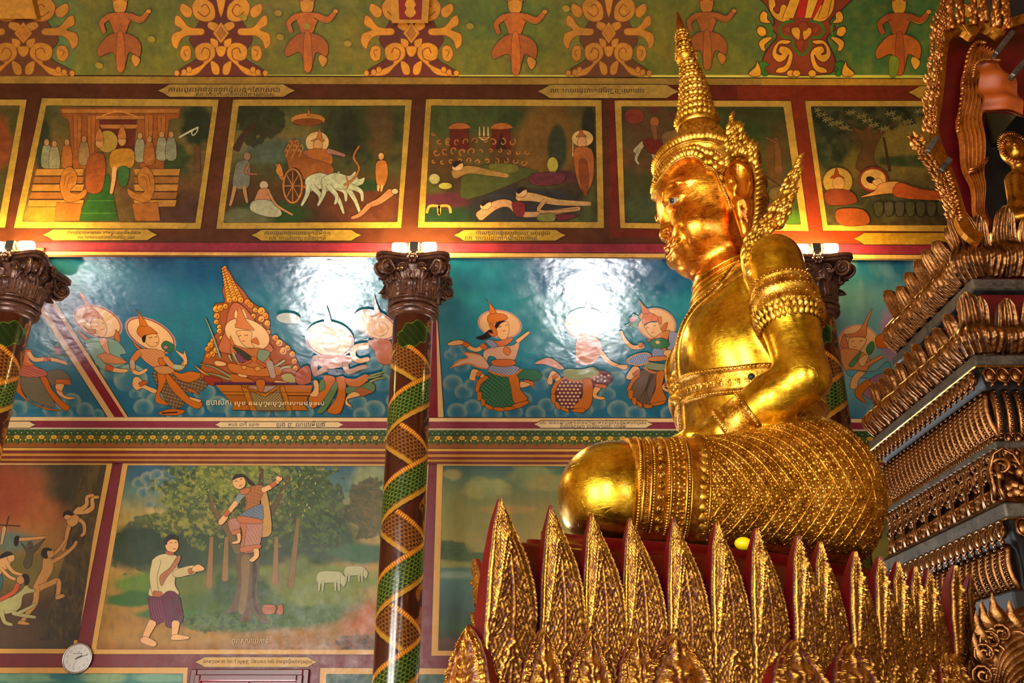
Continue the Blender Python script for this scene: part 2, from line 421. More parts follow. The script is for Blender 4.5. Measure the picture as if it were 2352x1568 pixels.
def skin(fn, lo, hi, h):
    lo = np.array(lo, float); n = np.ceil((np.array(hi)-lo)/h/4).astype(int)*4+1
    ax = [lo[i]+h*np.arange(n[i]) for i in range(3)]
    cs = [a[::4] for a in ax]; Cg = np.stack(np.meshgrid(*cs, indexing='ij'), -1)
    cd = fn(Cg.reshape(-1, 3)).reshape(Cg.shape[:3])
    D = np.repeat(np.repeat(np.repeat(cd, 4, 0), 4, 1), 4, 2)[:n[0], :n[1], :n[2]]
    # a fine sample takes its own value wherever the coarse cell may hold the surface
    near = np.abs(cd) < h*4*2.2
    nr = near.copy()
    for a in range(3):
        nr[(slice(None),)*a+(slice(1, None),)] |= near[(slice(None),)*a+(slice(None, -1),)]
        nr[(slice(None),)*a+(slice(None, -1),)] |= near[(slice(None),)*a+(slice(1, None),)]
    Mk = np.repeat(np.repeat(np.repeat(nr, 4, 0), 4, 1), 4, 2)[:n[0], :n[1], :n[2]]
    ii = np.argwhere(Mk); D = D.copy(); D[Mk] = fn(lo+ii*h)
    S = D < 0
    cnt = sum(S[a:n[0]-1+a, b:n[1]-1+b, c:n[2]-1+c].astype(np.int8) for a in (0, 1) for b in (0, 1) for c in (0, 1))
    cell = (cnt > 0) & (cnt < 8); ci = np.argwhere(cell); idx = -np.ones(cell.shape, int); idx[cell] = np.arange(len(ci))
    acc = np.zeros((len(ci), 3)); w_ = np.zeros(len(ci))
    cor = [(a, b, c) for a in (0, 1) for b in (0, 1) for c in (0, 1)]
    for q in cor:
        for a in range(3):
            if q[a] == 0:
                r = list(q); r[a] = 1
                d0 = D[tuple((ci+q).T)]; d1 = D[tuple((ci+r).T)]; m_ = (d0 < 0) != (d1 < 0)
                t = d0[m_]/(d0[m_]-d1[m_]); pt = np.tile(np.array(q, float), (m_.sum(), 1)); pt[:, a] += t
                acc[m_] += pt; w_[m_] += 1
    V = lo+(ci+acc/w_[:, None])*h; Fs = []
    for a in range(3):
        b, c = (a+1) % 3, (a+2) % 3
        s0 = [slice(None)]*3; s1 = [slice(None)]*3; s0[a] = slice(0, -1); s1[a] = slice(1, None)
        A = S[tuple(s0)]; B = S[tuple(s1)]
        for flip, mk in ((False, A & ~B), (True, ~A & B)):
            e = np.argwhere(mk); e = e[(e[:, b] > 0) & (e[:, c] > 0) & (e[:, b] < n[b]-1) & (e[:, c] < n[c]-1)]
            if not len(e): continue
            q = []
            for db, dc in ((-1, -1), (0, -1), (0, 0), (-1, 0)):
                f_ = e.copy(); f_[:, b] += db; f_[:, c] += dc; q.append(idx[tuple(f_.T)])
            q = np.stack(q, 1); Fs.append(q[:, ::-1] if flip else q)
    Fs = np.concatenate(Fs)
    for _ in range(2):
        g, d = grad(fn, V, h*.3); V = V-g*np.clip(d, -h*.7, h*.7)[:, None]
    return V, Fs
def grad(fn, V, e=.004):
    d = fn(V); g = np.stack([fn(V+np.eye(3)[i]*e)-fn(V-np.eye(3)[i]*e) for i in range(3)], 1)
    g /= np.linalg.norm(g, axis=1)[:, None]+1e-9; return g, d
def march(fn, P0, D0, tmax=2.0, it=60):
    """walk outwards from inside points until the skin is met"""
    P0 = np.asarray(P0, float); D0 = D0/np.linalg.norm(D0, axis=1)[:, None]; t = np.full(len(P0), tmax)
    # walk inwards from outside
    for _ in range(it):
        d = fn(P0+D0*t[:, None]); t = np.maximum(t-d*.8, 0)
    return P0+D0*t[:, None]
# ------------------------------------------------------------------ the seated statue. local axes: x (front is -x), l towards the visitor (world -y), z
SY = 4.95
def W(x, l, z): return np.array([x, SY-l, z], float)
def S(u, v, l=0.0): return on_y(u, v, SY-l)
SEAT_Z = 2.42
def both(f, *a): return [f(*a, 1), f(*a, -1)]
HIP = {s: W(1.46, s*.42, 2.70) for s in (1, -1)}
KNEE = {1: W(.470, .93, 2.600), -1: W(.60, -.90, 2.60)}
ANK = {s: W(.72, -s*.28, 2.60+(.09 if s > 0 else 0)) for s in (1, -1)}
def legs_f(p, g=0.0):
    d = None
    for s in (1, -1):
        a = s_cap(p, HIP[s], KNEE[s], .345, .225)
        b = s_cap(p, KNEE[s], ANK[s], .215, .15)
        e = smin(a, b, .12); d = e if d is None else smin(d, e, .12)
    hips = s_ell(p, W(1.47, 0, 2.78), (.45, .74, .44)); d = smin(d, hips, .2)
    lap = s_ell(p, W(1.0, 0, 2.54), (.60, .72, .30)); d = smin(d, lap, .12)
    return smax(d-g, (SEAT_Z-g)-p[:, 2], .06)
SH = {1: S(1779, 602, .60), -1: W(1.44, -.60, 3.98)}
EL = {1: S(1846, 868, .70), -1: W(1.47, -.70, 3.28)}
WR = {1: S(1664, 992, .50), -1: W(1.10, -.48, 3.04)}
HA = {1: S(1570, 1036, .30), -1: W(.88, -.20, 3.02)}
def torso_f(p):
    d = s_ell(p, W(1.345, 0, 3.56), (.365, .56, .47))
    d = smin(d, s_ell(p, W(1.21, .22, 3.60), (.225, .25, .30)), .14); d = smin(d, s_ell(p, W(1.21, -.22, 3.60), (.225, .25, .30)), .14)
    d = smin(d, s_ell(p, W(1.40, 0, 3.12), (.365, .50, .50)), .2)
    d = smin(d, s_ell(p, W(1.25, 0, 3.14), (.23, .33, .24)), .15)
    d = smin(d, s_cap(p, W(1.43, .42, 3.96), W(1.43, -.42, 3.96), .175, .175), .18)
    d = smin(d, s_cap(p, W(1.42, 0, 3.75), W(1.34, 0, 4.32), .30, .215), .16)
    return d
def arm_f(p, s):
    d = s_cap(p, SH[s], SH[s]+(EL[s]-SH[s])*.45, .142, .148)
    d = smin(d, s_cap(p, SH[s]+(EL[s]-SH[s])*.45, EL[s], .150, .122), .08)
    d = smin(d, s_ell(p, SH[s]+np.array([0, 0, -.02]), (.138, .135, .17)), .04)
    d = smin(d, s_cap(p, EL[s], EL[s]+(WR[s]-EL[s])*.4, .120, .126), .06)
    d = smin(d, s_cap(p, EL[s]+(WR[s]-EL[s])*.4, WR[s], .126, .100), .05)
    # palm and five curled fingers resting in the lap
    h = s_cap(p, WR[s], HA[s], .085, .075); c = HA[s]; f0 = (HA[s]-WR[s]); f0 = f0/np.linalg.norm(f0)
    sd = np.array([f0[1], -f0[0], 0])*s; sd /= np.linalg.norm(sd)
    for i, (o, ln) in enumerate(((-.075, .26), (-.026, .30), (.026, .28), (.075, .22))):
        b = c+sd*o; m_ = b+f0*ln*.55+np.array([0, 0, -.02]); e = m_+f0*ln*.42+np.array([0, 0, -.075])
        h = smin(h, s_chain(p, [b, m_, e], [.036, .032, .024], .02), .02)
    tb = WR[s]*.45+c*.55+sd*-.09+np.array([0, 0, .02]); h = smin(h, s_chain(p, [WR[s]*.7+c*.3-sd*.05, tb, tb+f0*.14+np.array([0, 0, .01])], [.05, .04, .028], .02), .03)
    return smin(d, h, .05)
EARX = 1.395
def face_base(p):
    d = s_ell(p, W(1.275, 0, 4.72), (.318, .315, .40))                       # skull
    d = smin(d, s_ell(p, W(1.195, 0, 4.74), (.235, .27, .27)), .1)            # forehead
    d = smin(d, s_ell(p, W(1.225, 0, 4.50), (.212, .268, .24)), .08)           # mid face
    d = smin(d, s_ell(p, W(1.245, 0, 4.40), (.225, .262, .175)), .08)         # jaw
    d = smin(d, s_ell(p, W(1.115, 0, 4.305), (.090, .115, .085)), .10)        # chin
    d = smin(d, s_ell(p, W(1.065, 0, 4.390), (.065, .13, .080)), .06)         # mouth mound
    for s in (1, -1): d = smin(d, s_ell(p, W(1.12, s*.165, 4.44), (.105, .105, .115)), .08)   # cheek
    return d
def hit(fn, u, v, t0=3.5):
    """first point of a surface seen at a photo position"""
    d = rays(np.atleast_1d(u), np.atleast_1d(v)); d = d/np.linalg.norm(d, axis=1)[:, None]; t = np.full(len(d), t0)
    for _ in range(80): t = t+np.minimum(fn(O3+d*t[:, None])*.8, .2)
    return O3+d*t[:, None]
def mir(P, s):
    P = np.array(P, float)
    if s < 0: P[..., 1] = 2*SY-P[..., 1]
    return P
def hits(fn, pts): q = np.array(pts, float); return hit(fn, q[:, 0], q[:, 1])
_f = dict(eye=[(1549, 461)], brow=[(1527, 462), (1531, 440), (1541, 427), (1558, 420), (1580, 417), (1598, 408)],
          lid=[(1538, 470), (1541, 457), (1550, 449), (1563, 447), (1574, 446)], low=[(1538, 471), (1547, 473), (1556, 466), (1565, 455)],
          wing=[(1536, 536)], fold=[(1560, 522), (1570, 540), (1580, 562)],
          mid=[(1537, 581), (1548, 567), (1559, 554), (1571, 542)],
          up=[(1534, 572), (1545, 560), (1556, 550), (1568, 541)], lo=[(1541, 588), (1551, 574), (1561, 560), (1571, 547)])
FEAT = {k: hits(face_base, v) for k, v in _f.items()}
EYEP = {s: mir(FEAT['eye'][0], s) for s in (1, -1)}
def frame_of(n, up=(0, 0, 1)):
    n = np.asarray(n, float); n = n/np.linalg.norm(n); t = np.array(up, float)-n*(n @ np.array(up)); t /= np.linalg.norm(t)+1e-9
    return np.stack([np.cross(t, n), t, n], 1)          # columns: side, up, out
EYER = {}
for s in (1, -1):
    n_ = grad(face_base, EYEP[s][None])[0][0]; EYER[s] = frame_of(n_, (.42, 0, 1))
def head_f(p):
    d = face_base(p)
    for s in (1, -1):
        e = EYEP[s]; f = {k: mir(v, s) for k, v in FEAT.items()}
        Re = EYER[s]; out = Re[:, 2]
        d = smax(d, -s_ell(p, e+out*.032+Re[:, 1]*.022, (.085, .038, .036), Re), .035)  # eye hollow under the brow
        d = smin(d, s_ell(p, e-out*.014+Re[:, 0]*s*.010, (.048, .032, .026), Re), .015)       # eyeball and lids
        d = smax(d, -s_ell(p, e+out*.016, (.042, .0125, .020), Re), .005)      # opening
        d = smin(d, s_chain(p, f['lid']+out*.002, [.006, .009, .010, .008, .004], .01), .008)
        d = smin(d, s_chain(p, f['low']+out*.000, [.005, .007, .007, .005], .01), .008)
        d = smin(d, s_chain(p, f['brow']-[.002, 0, 0], [.020, .022, .021, .018, .012, .005], .02), .018)     # brow
        w_ = W(.994, s*.052, 4.492)
        d = smin(d, s_ell(p, w_, (.044, .032, .030)), .022)                # nostril wing
        d = smax(d, -s_ell(p, w_+[-.018, -s*.012*-1, -.034], (.020, .015, .018)), .010)
        d = smax(d, -s_chain(p, f['fold']+[-.004, 0, 0], [.012, .018, .008], .01), .03)
        d = smin(d, s_chain(p, f['up']+[-.004, 0, 0], [.015, .016, .013, .004], .012), .018)         # upper lip
        d = smin(d, s_chain(p, f['lo']+[-.004, 0, 0], [.015, .016, .013, .004], .012), .018)         # lower lip
        d = smin(d, s_cap(p, W(f['up'][0][0]-.008, 0, f['up'][0][2]-.002), f['up'][0]+[.004, 0, 0], .015, .015), .018)
        d = smin(d, s_cap(p, W(f['lo'][0][0]-.008, 0, f['lo'][0][2]-.002), f['lo'][0]+[.004, 0, 0], .015, .015), .018)
        d = smax(d, -s_chain(p, np.concatenate([[W(f['mid'][0][0]-.022, 0, f['mid'][0][2])], f['mid']+[-.008, 0, 0]]), [.006, .006, .007, .007, .006], .01), .008)
        ec = S(1697, 418, .36); ec = mir(ec, s); lb = mir(S(1711, 536, .345), s); lt = mir(S(1702, 470, .36), s)
        ear = s_ell(p, ec, (.085, .050, .155)); lobe = s_cap(p, lt, lb, .056, .026)
        d = smin(d, smin(ear, lobe, .03), .02)
        d = smax(d, -s_ell(p, ec+[-.004, -s*.046, .0], (.056, .050, .124)), .010)
        d = smin(d, s_chain(p, [ec+[-.045, -s*.03, .02], ec+[-.030, -s*.038, -.05], ec+[-.045, -s*.03, -.10]], [.012, .018, .014], .01), .012)
        d = smax(d, -s_cap(p, lt+[0, -s*.055, -.02], lb+[0, -s*.03, .05], .016, .008), .012)
    nose = s_chain(p, [W(1.0, 0, 4.74), W(.984, 0, 4.63), W(.966, 0, 4.482)], [.020, .024, .034], .02)
    d = smin(d, nose, .028)
    return d
def statue_f(p):
    d = torso_f(p)
    d = smin(d, legs_f(p), .12)
    for s in (1, -1): d = smin(d, arm_f(p, s), .05)
    d = smin(d, head_f(p), .05)
    return d
statue = empty('seated_statue', W(1.2, 0, SEAT_Z), 'large gilded seated figure in profile with tall spired crown on the lotus throne', 'statue')
V, Fc = skin(statue_f, (.1, SY-1.35, SEAT_Z-.08), (2.14, SY+1.35, 5.24), .018)
# a face of warmer leaf above the collar
body = obj('body', V, Fc, None, statue)
body.data.materials.append(GOLD_BODY); body.data.materials.append(GOLD_FACE)
fz = V[Fc].mean(1)
neckline = 4.02+(fz[:, 0]-1.1)*.35
mi = ((fz[:, 2] > neckline) & (np.abs(fz[:, 1]-SY) < .44) & (fz[:, 0] < 1.9) & (fz[:, 2] > 4.05)).astype(np.int32)
body.data.polygons.foreach_set('material_index', mi)
# eyes
EYE_W = paint('eye_white', '#9a8458', .15, .05); EYE_D = paint('eye_dark', '#1c2430', .08, .1)
for s in (1, -1):
    e = EYEP[s]; Re = EYER[s]
    m = MB(); m.ball((0, 0, 0), (.048, .024, .020), 20, 12); V = m.arr() @ Re.T+e-Re[:, 2]*.002; obj('eye', V, m.F, EYE_W, statue)
    m = MB(); m.ball((0, 0, 0), (.017, .017, .009), 16, 10); V = m.arr() @ Re.T+e+Re[:, 2]*.012+np.array([-.008, 0, 0]); obj('iris', V, m.F, EYE_D, statue, label='dark iris')
# ------------------------------------------------------------------ dress and ornaments of the statue (children of it)
def shape_of(fn):
    m = MB(); fn(m); return m.arr(), m.F
BEAD = shape_of(lambda m: m.ball((0, 0, 0), (1, 1, .8), 6, 4))
def _leaf(m):
    V = [(0, 0, 0), (-.5, .35, .0), (-.32, .8, 0), (0, 1.15, 0), (.32, .8, 0), (.5, .35, 0), (0, .45, .42), (0, .85, .25)]
    m.add(V, [(0, 6, 1), (1, 6, 2), (2, 6, 7), (2, 7, 3), (3, 7, 4), (4, 7, 6), (4, 6, 5), (5, 6, 0)])
LEAF = shape_of(_leaf)
def _flower(m):
    m.ball((0, 0, .1), (.28, .28, .25), 6, 4)
    for k in range(4):
        a = PI/2*k; R = np.array([[math.cos(a), -math.sin(a), 0], [math.sin(a), math.cos(a), 0], [0, 0, 1.0]])
        V = np.array([(0, .18, 0), (-.3, .5, 0), (0, 1, 0), (.3, .5, 0), (0, .5, .3)]) @ R.T
        m.add(V, [(0, 4, 1), (1, 4, 2), (2, 4, 3), (3, 4, 0)])
FLOWER = shape_of(_flower)
def _flame(m):
    V = [(0, 0, 0), (-.34, .30, 0), (-.30, .75, .05), (-.05, 1.15, .2), (.22, 1.45, .30), (.20, .95, .12), (.36, .5, .0), (.02, .4, .42), (.0, .85, .36)]
    m.add(V, [(0, 7, 1), (1, 7, 2), (2, 7, 8), (2, 8, 3), (3, 8, 4), (4, 8, 5), (5, 8, 7), (5, 7, 6), (6, 7, 0)])
FLAME = shape_of(_flame)
def _curl(m):
    a = np.linspace(0, 1.6*2*PI, 15); r = .12+.5*a/a[-1]
    m.tube(np.stack([r*np.cos(a), r*np.sin(a), np.full(15, .08)], 1), np.linspace(.16, .1, 15), 5)
CURL = shape_of(_curl)
def sleeve(m, fn, a, b, na, prof, e=.006, phi=None):
    """relief band wrapped round a limb whose axis runs a -> b; prof: (t, height) pairs"""
    a = np.asarray(a, float); b = np.asarray(b, float); ax = (b-a)/np.linalg.norm(b-a); Fm = frame_of(ax)
    full = phi is None; ph = np.linspace(0, 2*PI, na, endpoint=False) if full else np.linspace(phi[0], phi[1], na)
    D = np.cos(ph)[:, None]*Fm[:, 0]+np.sin(ph)[:, None]*Fm[:, 1]
    V = []
    for t, h in prof:
        P = march(fn, np.tile(a+(b-a)*t, (na, 1)), D, 1.3); V.append(P+D*h)
    V = np.stack(V, 1)
    Fq = grid_faces(na, len(prof), full); m.add(V.reshape(-1, 3), [tuple(q) for q in Fq])
def ring_on(fn, a, b, t, n, phi=None):
    a = np.asarray(a, float); b = np.asarray(b, float); ax = (b-a)/np.linalg.norm(b-a); Fm = frame_of(ax)
    ph = np.linspace(0, 2*PI, n, endpoint=False) if phi is None else np.linspace(phi[0], phi[1], n)
    D = np.cos(ph)[:, None]*Fm[:, 0]+np.sin(ph)[:, None]*Fm[:, 1]
    P = march(fn, np.tile(a+(b-a)*t, (n, 1)), D, 1.3); N, _ = grad(fn, P)
    return P, N, ax
def stamp_on(m, shp, P, N, up, sc_, lift=0.0, rot=None):
    for i in range(len(P)):
        u_ = up[i] if np.ndim(up) == 2 else up
        Fm = frame_of(N[i], u_)
        if rot is not None:
            c, s_ = math.cos(rot[i]), math.sin(rot[i]); Fm = Fm @ np.array([[c, -s_, 0], [s_, c, 0], [0, 0, 1]])
        q = sc_[i] if np.ndim(sc_) else sc_
        m.add(shp[0] @ (Fm*q).T+P[i]+N[i]*lift, shp[1])
# skirt: brocade stretched over both crossed legs, ending short of the smooth knees
SK_X = .545
def skirt_f(p): return smax(smax(legs_f(p, .016), SK_X-p[:, 0]-.06*(p[:, 2]-2.6), .012), p[:, 2]-(3.06+.16*(p[:, 0]-1.2)), .02)
V, Fc = skin(skirt_f, (.45, SY-1.3, SEAT_Z-.09), (2.12, SY+1.3, 3.3), .022)
skirt = obj('skirt', V, Fc, GOLD_CLOTH, statue, label='brown gold brocade wrap covering the legs')
A_, B_ = KNEE[1]+np.array([0, 0, .0]), HIP[1]+(HIP[1]-KNEE[1])*.55+np.array([0, .12, .03])
def tx(x): return (x-A_[0])/(B_[0]-A_[0])
vis = (-1.75, 1.75)   # from underneath, over the outer side, to the top
def skirt_ring(x, n, phi=vis):
    # plane x = const: directions in the (y, z) plane, from the thigh axis
    ph = np.linspace(phi[0], phi[1], n); c = A_+(B_-A_)*tx(x)
    D = np.stack([np.zeros(n)+.10*np.sin(ph), -np.cos(ph), np.sin(ph)], 1)
    P = march(lambda p: legs_f(p, .016), np.tile(c, (n, 1)), D, 1.2); N, _ = grad(lambda p: legs_f(p, .016), P)
    ok = (P[:, 2] > SEAT_Z+.0); return P[ok], N[ok], ph[ok]
m = MB()
for x, kind in ((.556, 'b'), (.572, 't'), (.606, 't'), (.620, 'b'), (.690, 'b'), (.700, 't'), (.775, 't'), (.787, 'b'), (.800, 't'), (.874, 'b'), (.886, 't')):
    P, N, ph = skirt_ring(x, 90)
    if kind == 'b': stamp_on(m, BEAD, P+N*.004, N, (1, 0, 0), .0075)
    else: m.tube(P+N*.003, .006, 5)
m.build('beaded_cord', GOLD_ORN, skirt, kind='stuff')
m = MB()
for x, shp, n, q in ((.655, CURL, 24, .034), (.738, FLOWER, 22, .032), (.765, BEAD, 40, .010), (.715, BEAD, 40, .010), (.838, LEAF, 26, .05), (.59, FLOWER, 40, .015)):
    P, N, ph = skirt_ring(x, n); stamp_on(m, shp, P, N, (1, 0, 0), q, .0, np.array([(i % 4)*1.3 for i in range(len(P))]) if shp is CURL else None)
m.build('border_relief', GOLD_ORN, skirt, kind='stuff')
# diamond lattice with a flower in every field
m = MB(); m2 = MB(); NX, NP = 44, 48
xs_ = np.linspace(.90, 1.93, NX)
rows = {}
for i, x in enumerate(xs_):
    P, N, ph = skirt_ring(x, NP, (-1.5, 2.6)); rows[i] = (P, N)
    k = np.arange(len(P)); sel = ((k+i) % 2 == 0)
    stamp_on(m, FLOWER, P[sel], N[sel], (1, 0, 0), .025, .0)
    stamp_on(m2, LEAF, P[~sel], N[~sel], (1, 0, .5), .024, 0)
m.build('brocade_flower', GOLD_ORN, skirt, kind='stuff'); m2.build('brocade_leaf', GOLD_ORN, skirt, kind='stuff')
m = MB()
for off in range(-NP, NX+NP, 3):
    for sg in (1, -1):
        pts = [rows[i][0][(j)]+rows[i][1][j]*.002 for i in range(NX) for j in [sg*(i-off)] if 0 <= j < len(rows[i][0])]
        if len(pts) > 3: m.tube(pts, .0045, 4)
m.build('lattice_cord', GOLD_ORN, skirt, kind='stuff')
# sash fold lines over the hip
m = MB()
for k in range(5):
    pts = [S(1690+30*k, 1022-3*k, .6), S(1780+20*k, 1000-4*k, .62), S(1850+12*k, 992+2*k, .55), S(1915+6*k, 1020+7*k, .45), S(1955+4*k, 1068+10*k, .35)]
    pts = spline(pts, 6); P = march(lambda p: legs_f(p, .016), np.tile(W(1.45, .1, 2.70), (len(pts), 1)), pts-W(1.45, .1, 2.70), 1.3); m.tube(P, .008, 5)
m.build('sash_fold', GOLD_ORN, skirt)
# ---- chest belt, cross straps, necklaces
def tor(p): return torso_f(p)
def belt_pts(z, n=120, off=0.0):
    ph = np.linspace(0, 2*PI, n, endpoint=False); D = np.stack([np.cos(ph), np.sin(ph), 0*ph], 1)
    c = np.tile(W(1.36, 0, z), (n, 1)); c[:, 2] = z
    P = march(tor, c, D, 1.0); P[:, 2] = z
    l = np.abs(P[:, 1]-SY); rise = .20*np.clip(.5-l, 0, .5)*np.clip((1.45-P[:, 0])/.3, 0, 1); P2 = P.copy(); P2[:, 2] += rise
    P3 = march(tor, np.stack([c[:, 0], c[:, 1], P2[:, 2]], 1), D, 1.0)
    return P3+D*off, D
prof = [(3.255, -.004), (3.258, .014), (3.275, .016), (3.280, .010), (3.30, .012), (3.33, .017), (3.36, .012), (3.378, .010), (3.383, .018), (3.402, .016), (3.405, -.004)]
V = np.stack([belt_pts(z, 96, h)[0] for z, h in prof], 1)
belt = obj('chest_belt', V.reshape(-1, 3), [tuple(q) for q in grid_faces(96, len(prof), True)], GOLD_ORN, statue)
m = MB()
for z, q, n in ((3.268, .009, 150), (3.392, .009, 150)):
    P, D = belt_pts(z, n, .016); stamp_on(m, BEAD, P, D, (0, 0, 1), q)
m.build('bead_row', GOLD_ORN, belt, kind='stuff')
m = MB(); P, D = belt_pts(3.33, 70, .012); stamp_on(m, FLOWER, P, D, (0, 0, 1), .03); P, D = belt_pts(3.33, 70, .012); P = np.roll(P, 0, 0); stamp_on(m, LEAF, P+[0, 0, -.02], D, (0, 0, 1), .022)
m.build('belt_flower', GOLD_ORN, belt, kind='stuff')
P, D = belt_pts(3.335, 200, .016); i = np.argmin(np.abs(np.array([W(0, 0, 0)[0]])-0)+np.linalg.norm(P-S(1729, 879, .52), axis=1)); m = MB(); m.ball(P[i], (.020, .012, .020), 10, 6); m.build('socket_hole', BLACK, belt, label='empty black jewel socket')
def strap(lfun, z0, z1, name, wd=.035, n=40):
    zz = np.linspace(z0, z1, n); m = MB(); rows_ = []
    for o, h in ((-wd, -.004), (-wd*.92, .014), (-wd*.5, .010), (0, .018), (wd*.5, .010), (wd*.92, .014), (wd, -.004)):
        ll = np.array([lfun(z) for z in zz])+o; c = np.stack([np.full(n, 1.36), SY-ll, zz], 1)
        rows_.append(march(tor, c, np.tile([-1.0, 0, 0], (n, 1)), 1.0)-np.array([1, 0, 0])*h)
    V = np.stack(rows_, 1); s = obj(name, V.reshape(-1, 3), [tuple(q) for q in grid_faces(n, 7)], GOLD_ORN, statue)
    m = MB(); ll = np.array([lfun(z) for z in zz]); c = np.stack([np.full(n, 1.36), SY-ll, zz], 1); P = march(tor, c, np.tile([-1.0, 0, 0], (n, 1)), 1.0); N, _ = grad(tor, P)
    stamp_on(m, FLOWER, P+N*.014, N, (0, 0, 1), .022); m.build('strap_flower', GOLD_ORN, s, kind='stuff')
for s in (1, -1):
    strap(lambda z, s=s: s*(.10+.26*max(0, (z-3.45))/.62), 3.42, 4.08, 'chest_strap')
strap(lambda z: 0.04, 2.98, 3.42, 'pendant_strap', .05, 26)
m = MB(); c = march(tor, np.array([W(1.36, .05, 3.46)]), np.array([[-1.0, 0, 0]]), 1)[0]
Fm = frame_of((-1, -.15, 0)); m.add(FLOWER[0] @ (Fm*.12).T+c, FLOWER[1])
for k in range(10):
    a = k*2*PI/10; m.add(LEAF[0] @ (Fm @ np.array([[math.cos(a), -math.sin(a), 0], [math.sin(a), math.cos(a), 0], [0, 0, 1]])*.075).T+c+Fm @ np.array([-math.sin(a)*.03, math.cos(a)*.03, .01]), LEAF[1])
m.build('clasp_rosette', GOLD_ORN, statue)
def nk(p): return smin(torso_f(p), head_f(p), .05)
for k in range(6):
    z0 = 4.22-.036*k; tl = .34; n = 72; ph = np.linspace(0, 2*PI, n, endpoint=False)
    D = np.stack([np.cos(ph), np.sin(ph), tl*np.cos(ph)+0*ph-.02*k], 1); c = np.tile(W(1.41, 0, z0), (n, 1))
    P = march(tor, c, D, .8); m = MB(); m.tube(P, .013 if k % 2 == 0 else .008, 6, closed=True); m.build('necklace_ring', GOLD_ORN if k % 2 else GOLD_BODY, statue)
# ---- armlets and cuffs
for s in (1, -1):
    af = lambda p, s=s: arm_f(p, s)
    a, b = SH[s]+(EL[s]-SH[s])*.20, SH[s]+(EL[s]-SH[s])*.62
    m = MB(); sleeve(m, af, a, b, 40, [(0, -.004), (.03, .012), (.10, .014), (.12, .008), (.28, .010), (.31, .020), (.40, .020), (.42, .010), (.60, .012), (.63, .018), (.70, .016), (.73, -.004)])
    ar = m.build('armlet', GOLD_ORN, statue)
    m = MB()
    for t_, n, q in ((.065, 44, .009), (.355, 44, .011), (.665, 44, .009)):
        P, N, ax = ring_on(af, a, b, t_, n); stamp_on(m, BEAD, P+N*.014, N, ax, q)
    m.build('bead_row', GOLD_ORN, ar, kind='stuff')
    m = MB()
    for t_, n, q, shp in ((.20, 20, .026, FLOWER), (.52, 20, .028, FLOWER), (.97, 34, -.042, FLAME), (.84, 34, -.042, FLAME), (.74, 30, -.036, FLAME)):
        P, N, ax = ring_on(af, a, b, t_, n); stamp_on(m, shp, P+N*.006, N, ax if q > 0 else -ax, abs(q))
    m.build('armlet_leaf', GOLD_ORN, ar, kind='stuff')
    a, b = EL[s]+(WR[s]-EL[s])*.62, EL[s]+(WR[s]-EL[s])*1.0
    m = MB(); sleeve(m, af, a, b, 36, [(0, -.004), (.04, .016), (.14, .016), (.17, .010), (.80, .008), (.84, .016), (.95, .016), (1, -.004)])
    cf_ = m.build('bracelet', GOLD_ORN, statue); m = MB()
    for t_, n, q in ((.09, 36, .009), (.9, 36, .009)): P, N, ax = ring_on(af, a, b, t_, n); stamp_on(m, BEAD, P+N*.015, N, ax, q)
    for t_ in (.28, .42, .56, .70):
        P, N, ax = ring_on(af, a, b, t_, 22); stamp_on(m, CURL, P+N*.006, N, ax, .02, 0, np.arange(22)*1.7)
    m.build('bracelet_relief', GOLD_ORN, cf_, kind='stuff')
# ---- crown
def hd(p): return face_base(p)
crown = empty('crown', W(1.31, 0, 4.95), parent=statue, label='tall tiered spire crown with flame side pieces')
n = 160; ph = np.linspace(0, 2*PI, n, endpoint=False)
_hl = hits(face_base, [(1513, 436), (1521, 418), (1535, 398), (1553, 379), (1575, 367), (1597, 366), (1613, 376), (1622, 394), (1632, 393), (1643, 405), (1650, 425), (1658, 445), (1668, 468), (1674, 486)])
_hp = np.arctan2(SY-_hl[:, 1], 1.25-_hl[:, 0]); _ho = np.argsort(_hp)
def lower_z(ph):   # the hairline as the photograph shows it on the near side, mirrored to the far side
    q = np.abs(np.arctan2(np.abs(np.sin(ph)), -np.cos(ph)))
    return np.where(q > _hp.max()+.12, 4.60, np.interp(q, _hp[_ho], _hl[_ho, 2]))
def crown_ring(tt, off, lo=None):
    z0 = lower_z(ph); z = z0+(5.005-z0)*tt; D = np.stack([np.cos(ph), np.sin(ph), 0*ph], 1)
    P = march(hd, np.stack([np.full(n, 1.25), np.full(n, SY), np.minimum(z, 4.93)], 1), D, .8); P[:, 2] = z
    return P+D*off, D
prof = [(0, -.01), (.0, .022), (.10, .032), (.14, .020), (.45, .026), (.70, .030), (.74, .044), (.90, .050), (.96, .044), (1.0, -.02)]
V = np.stack([crown_ring(t_, o)[0] for t_, o in prof], 1)
dia = obj('diadem', V.reshape(-1, 3), [tuple(q) for q in grid_faces(n, len(prof), True)], GOLD_ORN, crown)
m = MB()
for t_, o, shp, q in ((.05, .026, BEAD, .009), (.82, .046, BEAD, .010)):
    P, D = crown_ring(t_, o); P2 = (P+np.roll(P, -1, 0))/2; stamp_on(m, shp, np.concatenate([P, P2]), np.concatenate([D, D]), (0, 0, 1), q)
m.build('bead_row', GOLD_ORN, dia, kind='stuff')
m = MB()
for t_, o, shp, q, st in ((.14, .02, LEAF, .052, 2), (.30, .022, CURL, .020, 2), (.44, .024, LEAF, .048, 2), (.62, .028, FLOWER, .022, 1), (.90, .046, LEAF, .058, 2)):
    P, D = crown_ring(t_, o); o_ = int(t_*10) % 2; stamp_on(m, shp, P[o_::st], D[o_::st], (0, 0, 1), q)
m.build('diadem_leaf', GOLD_ORN, dia, kind='stuff')
m = MB(); cx = 1.30
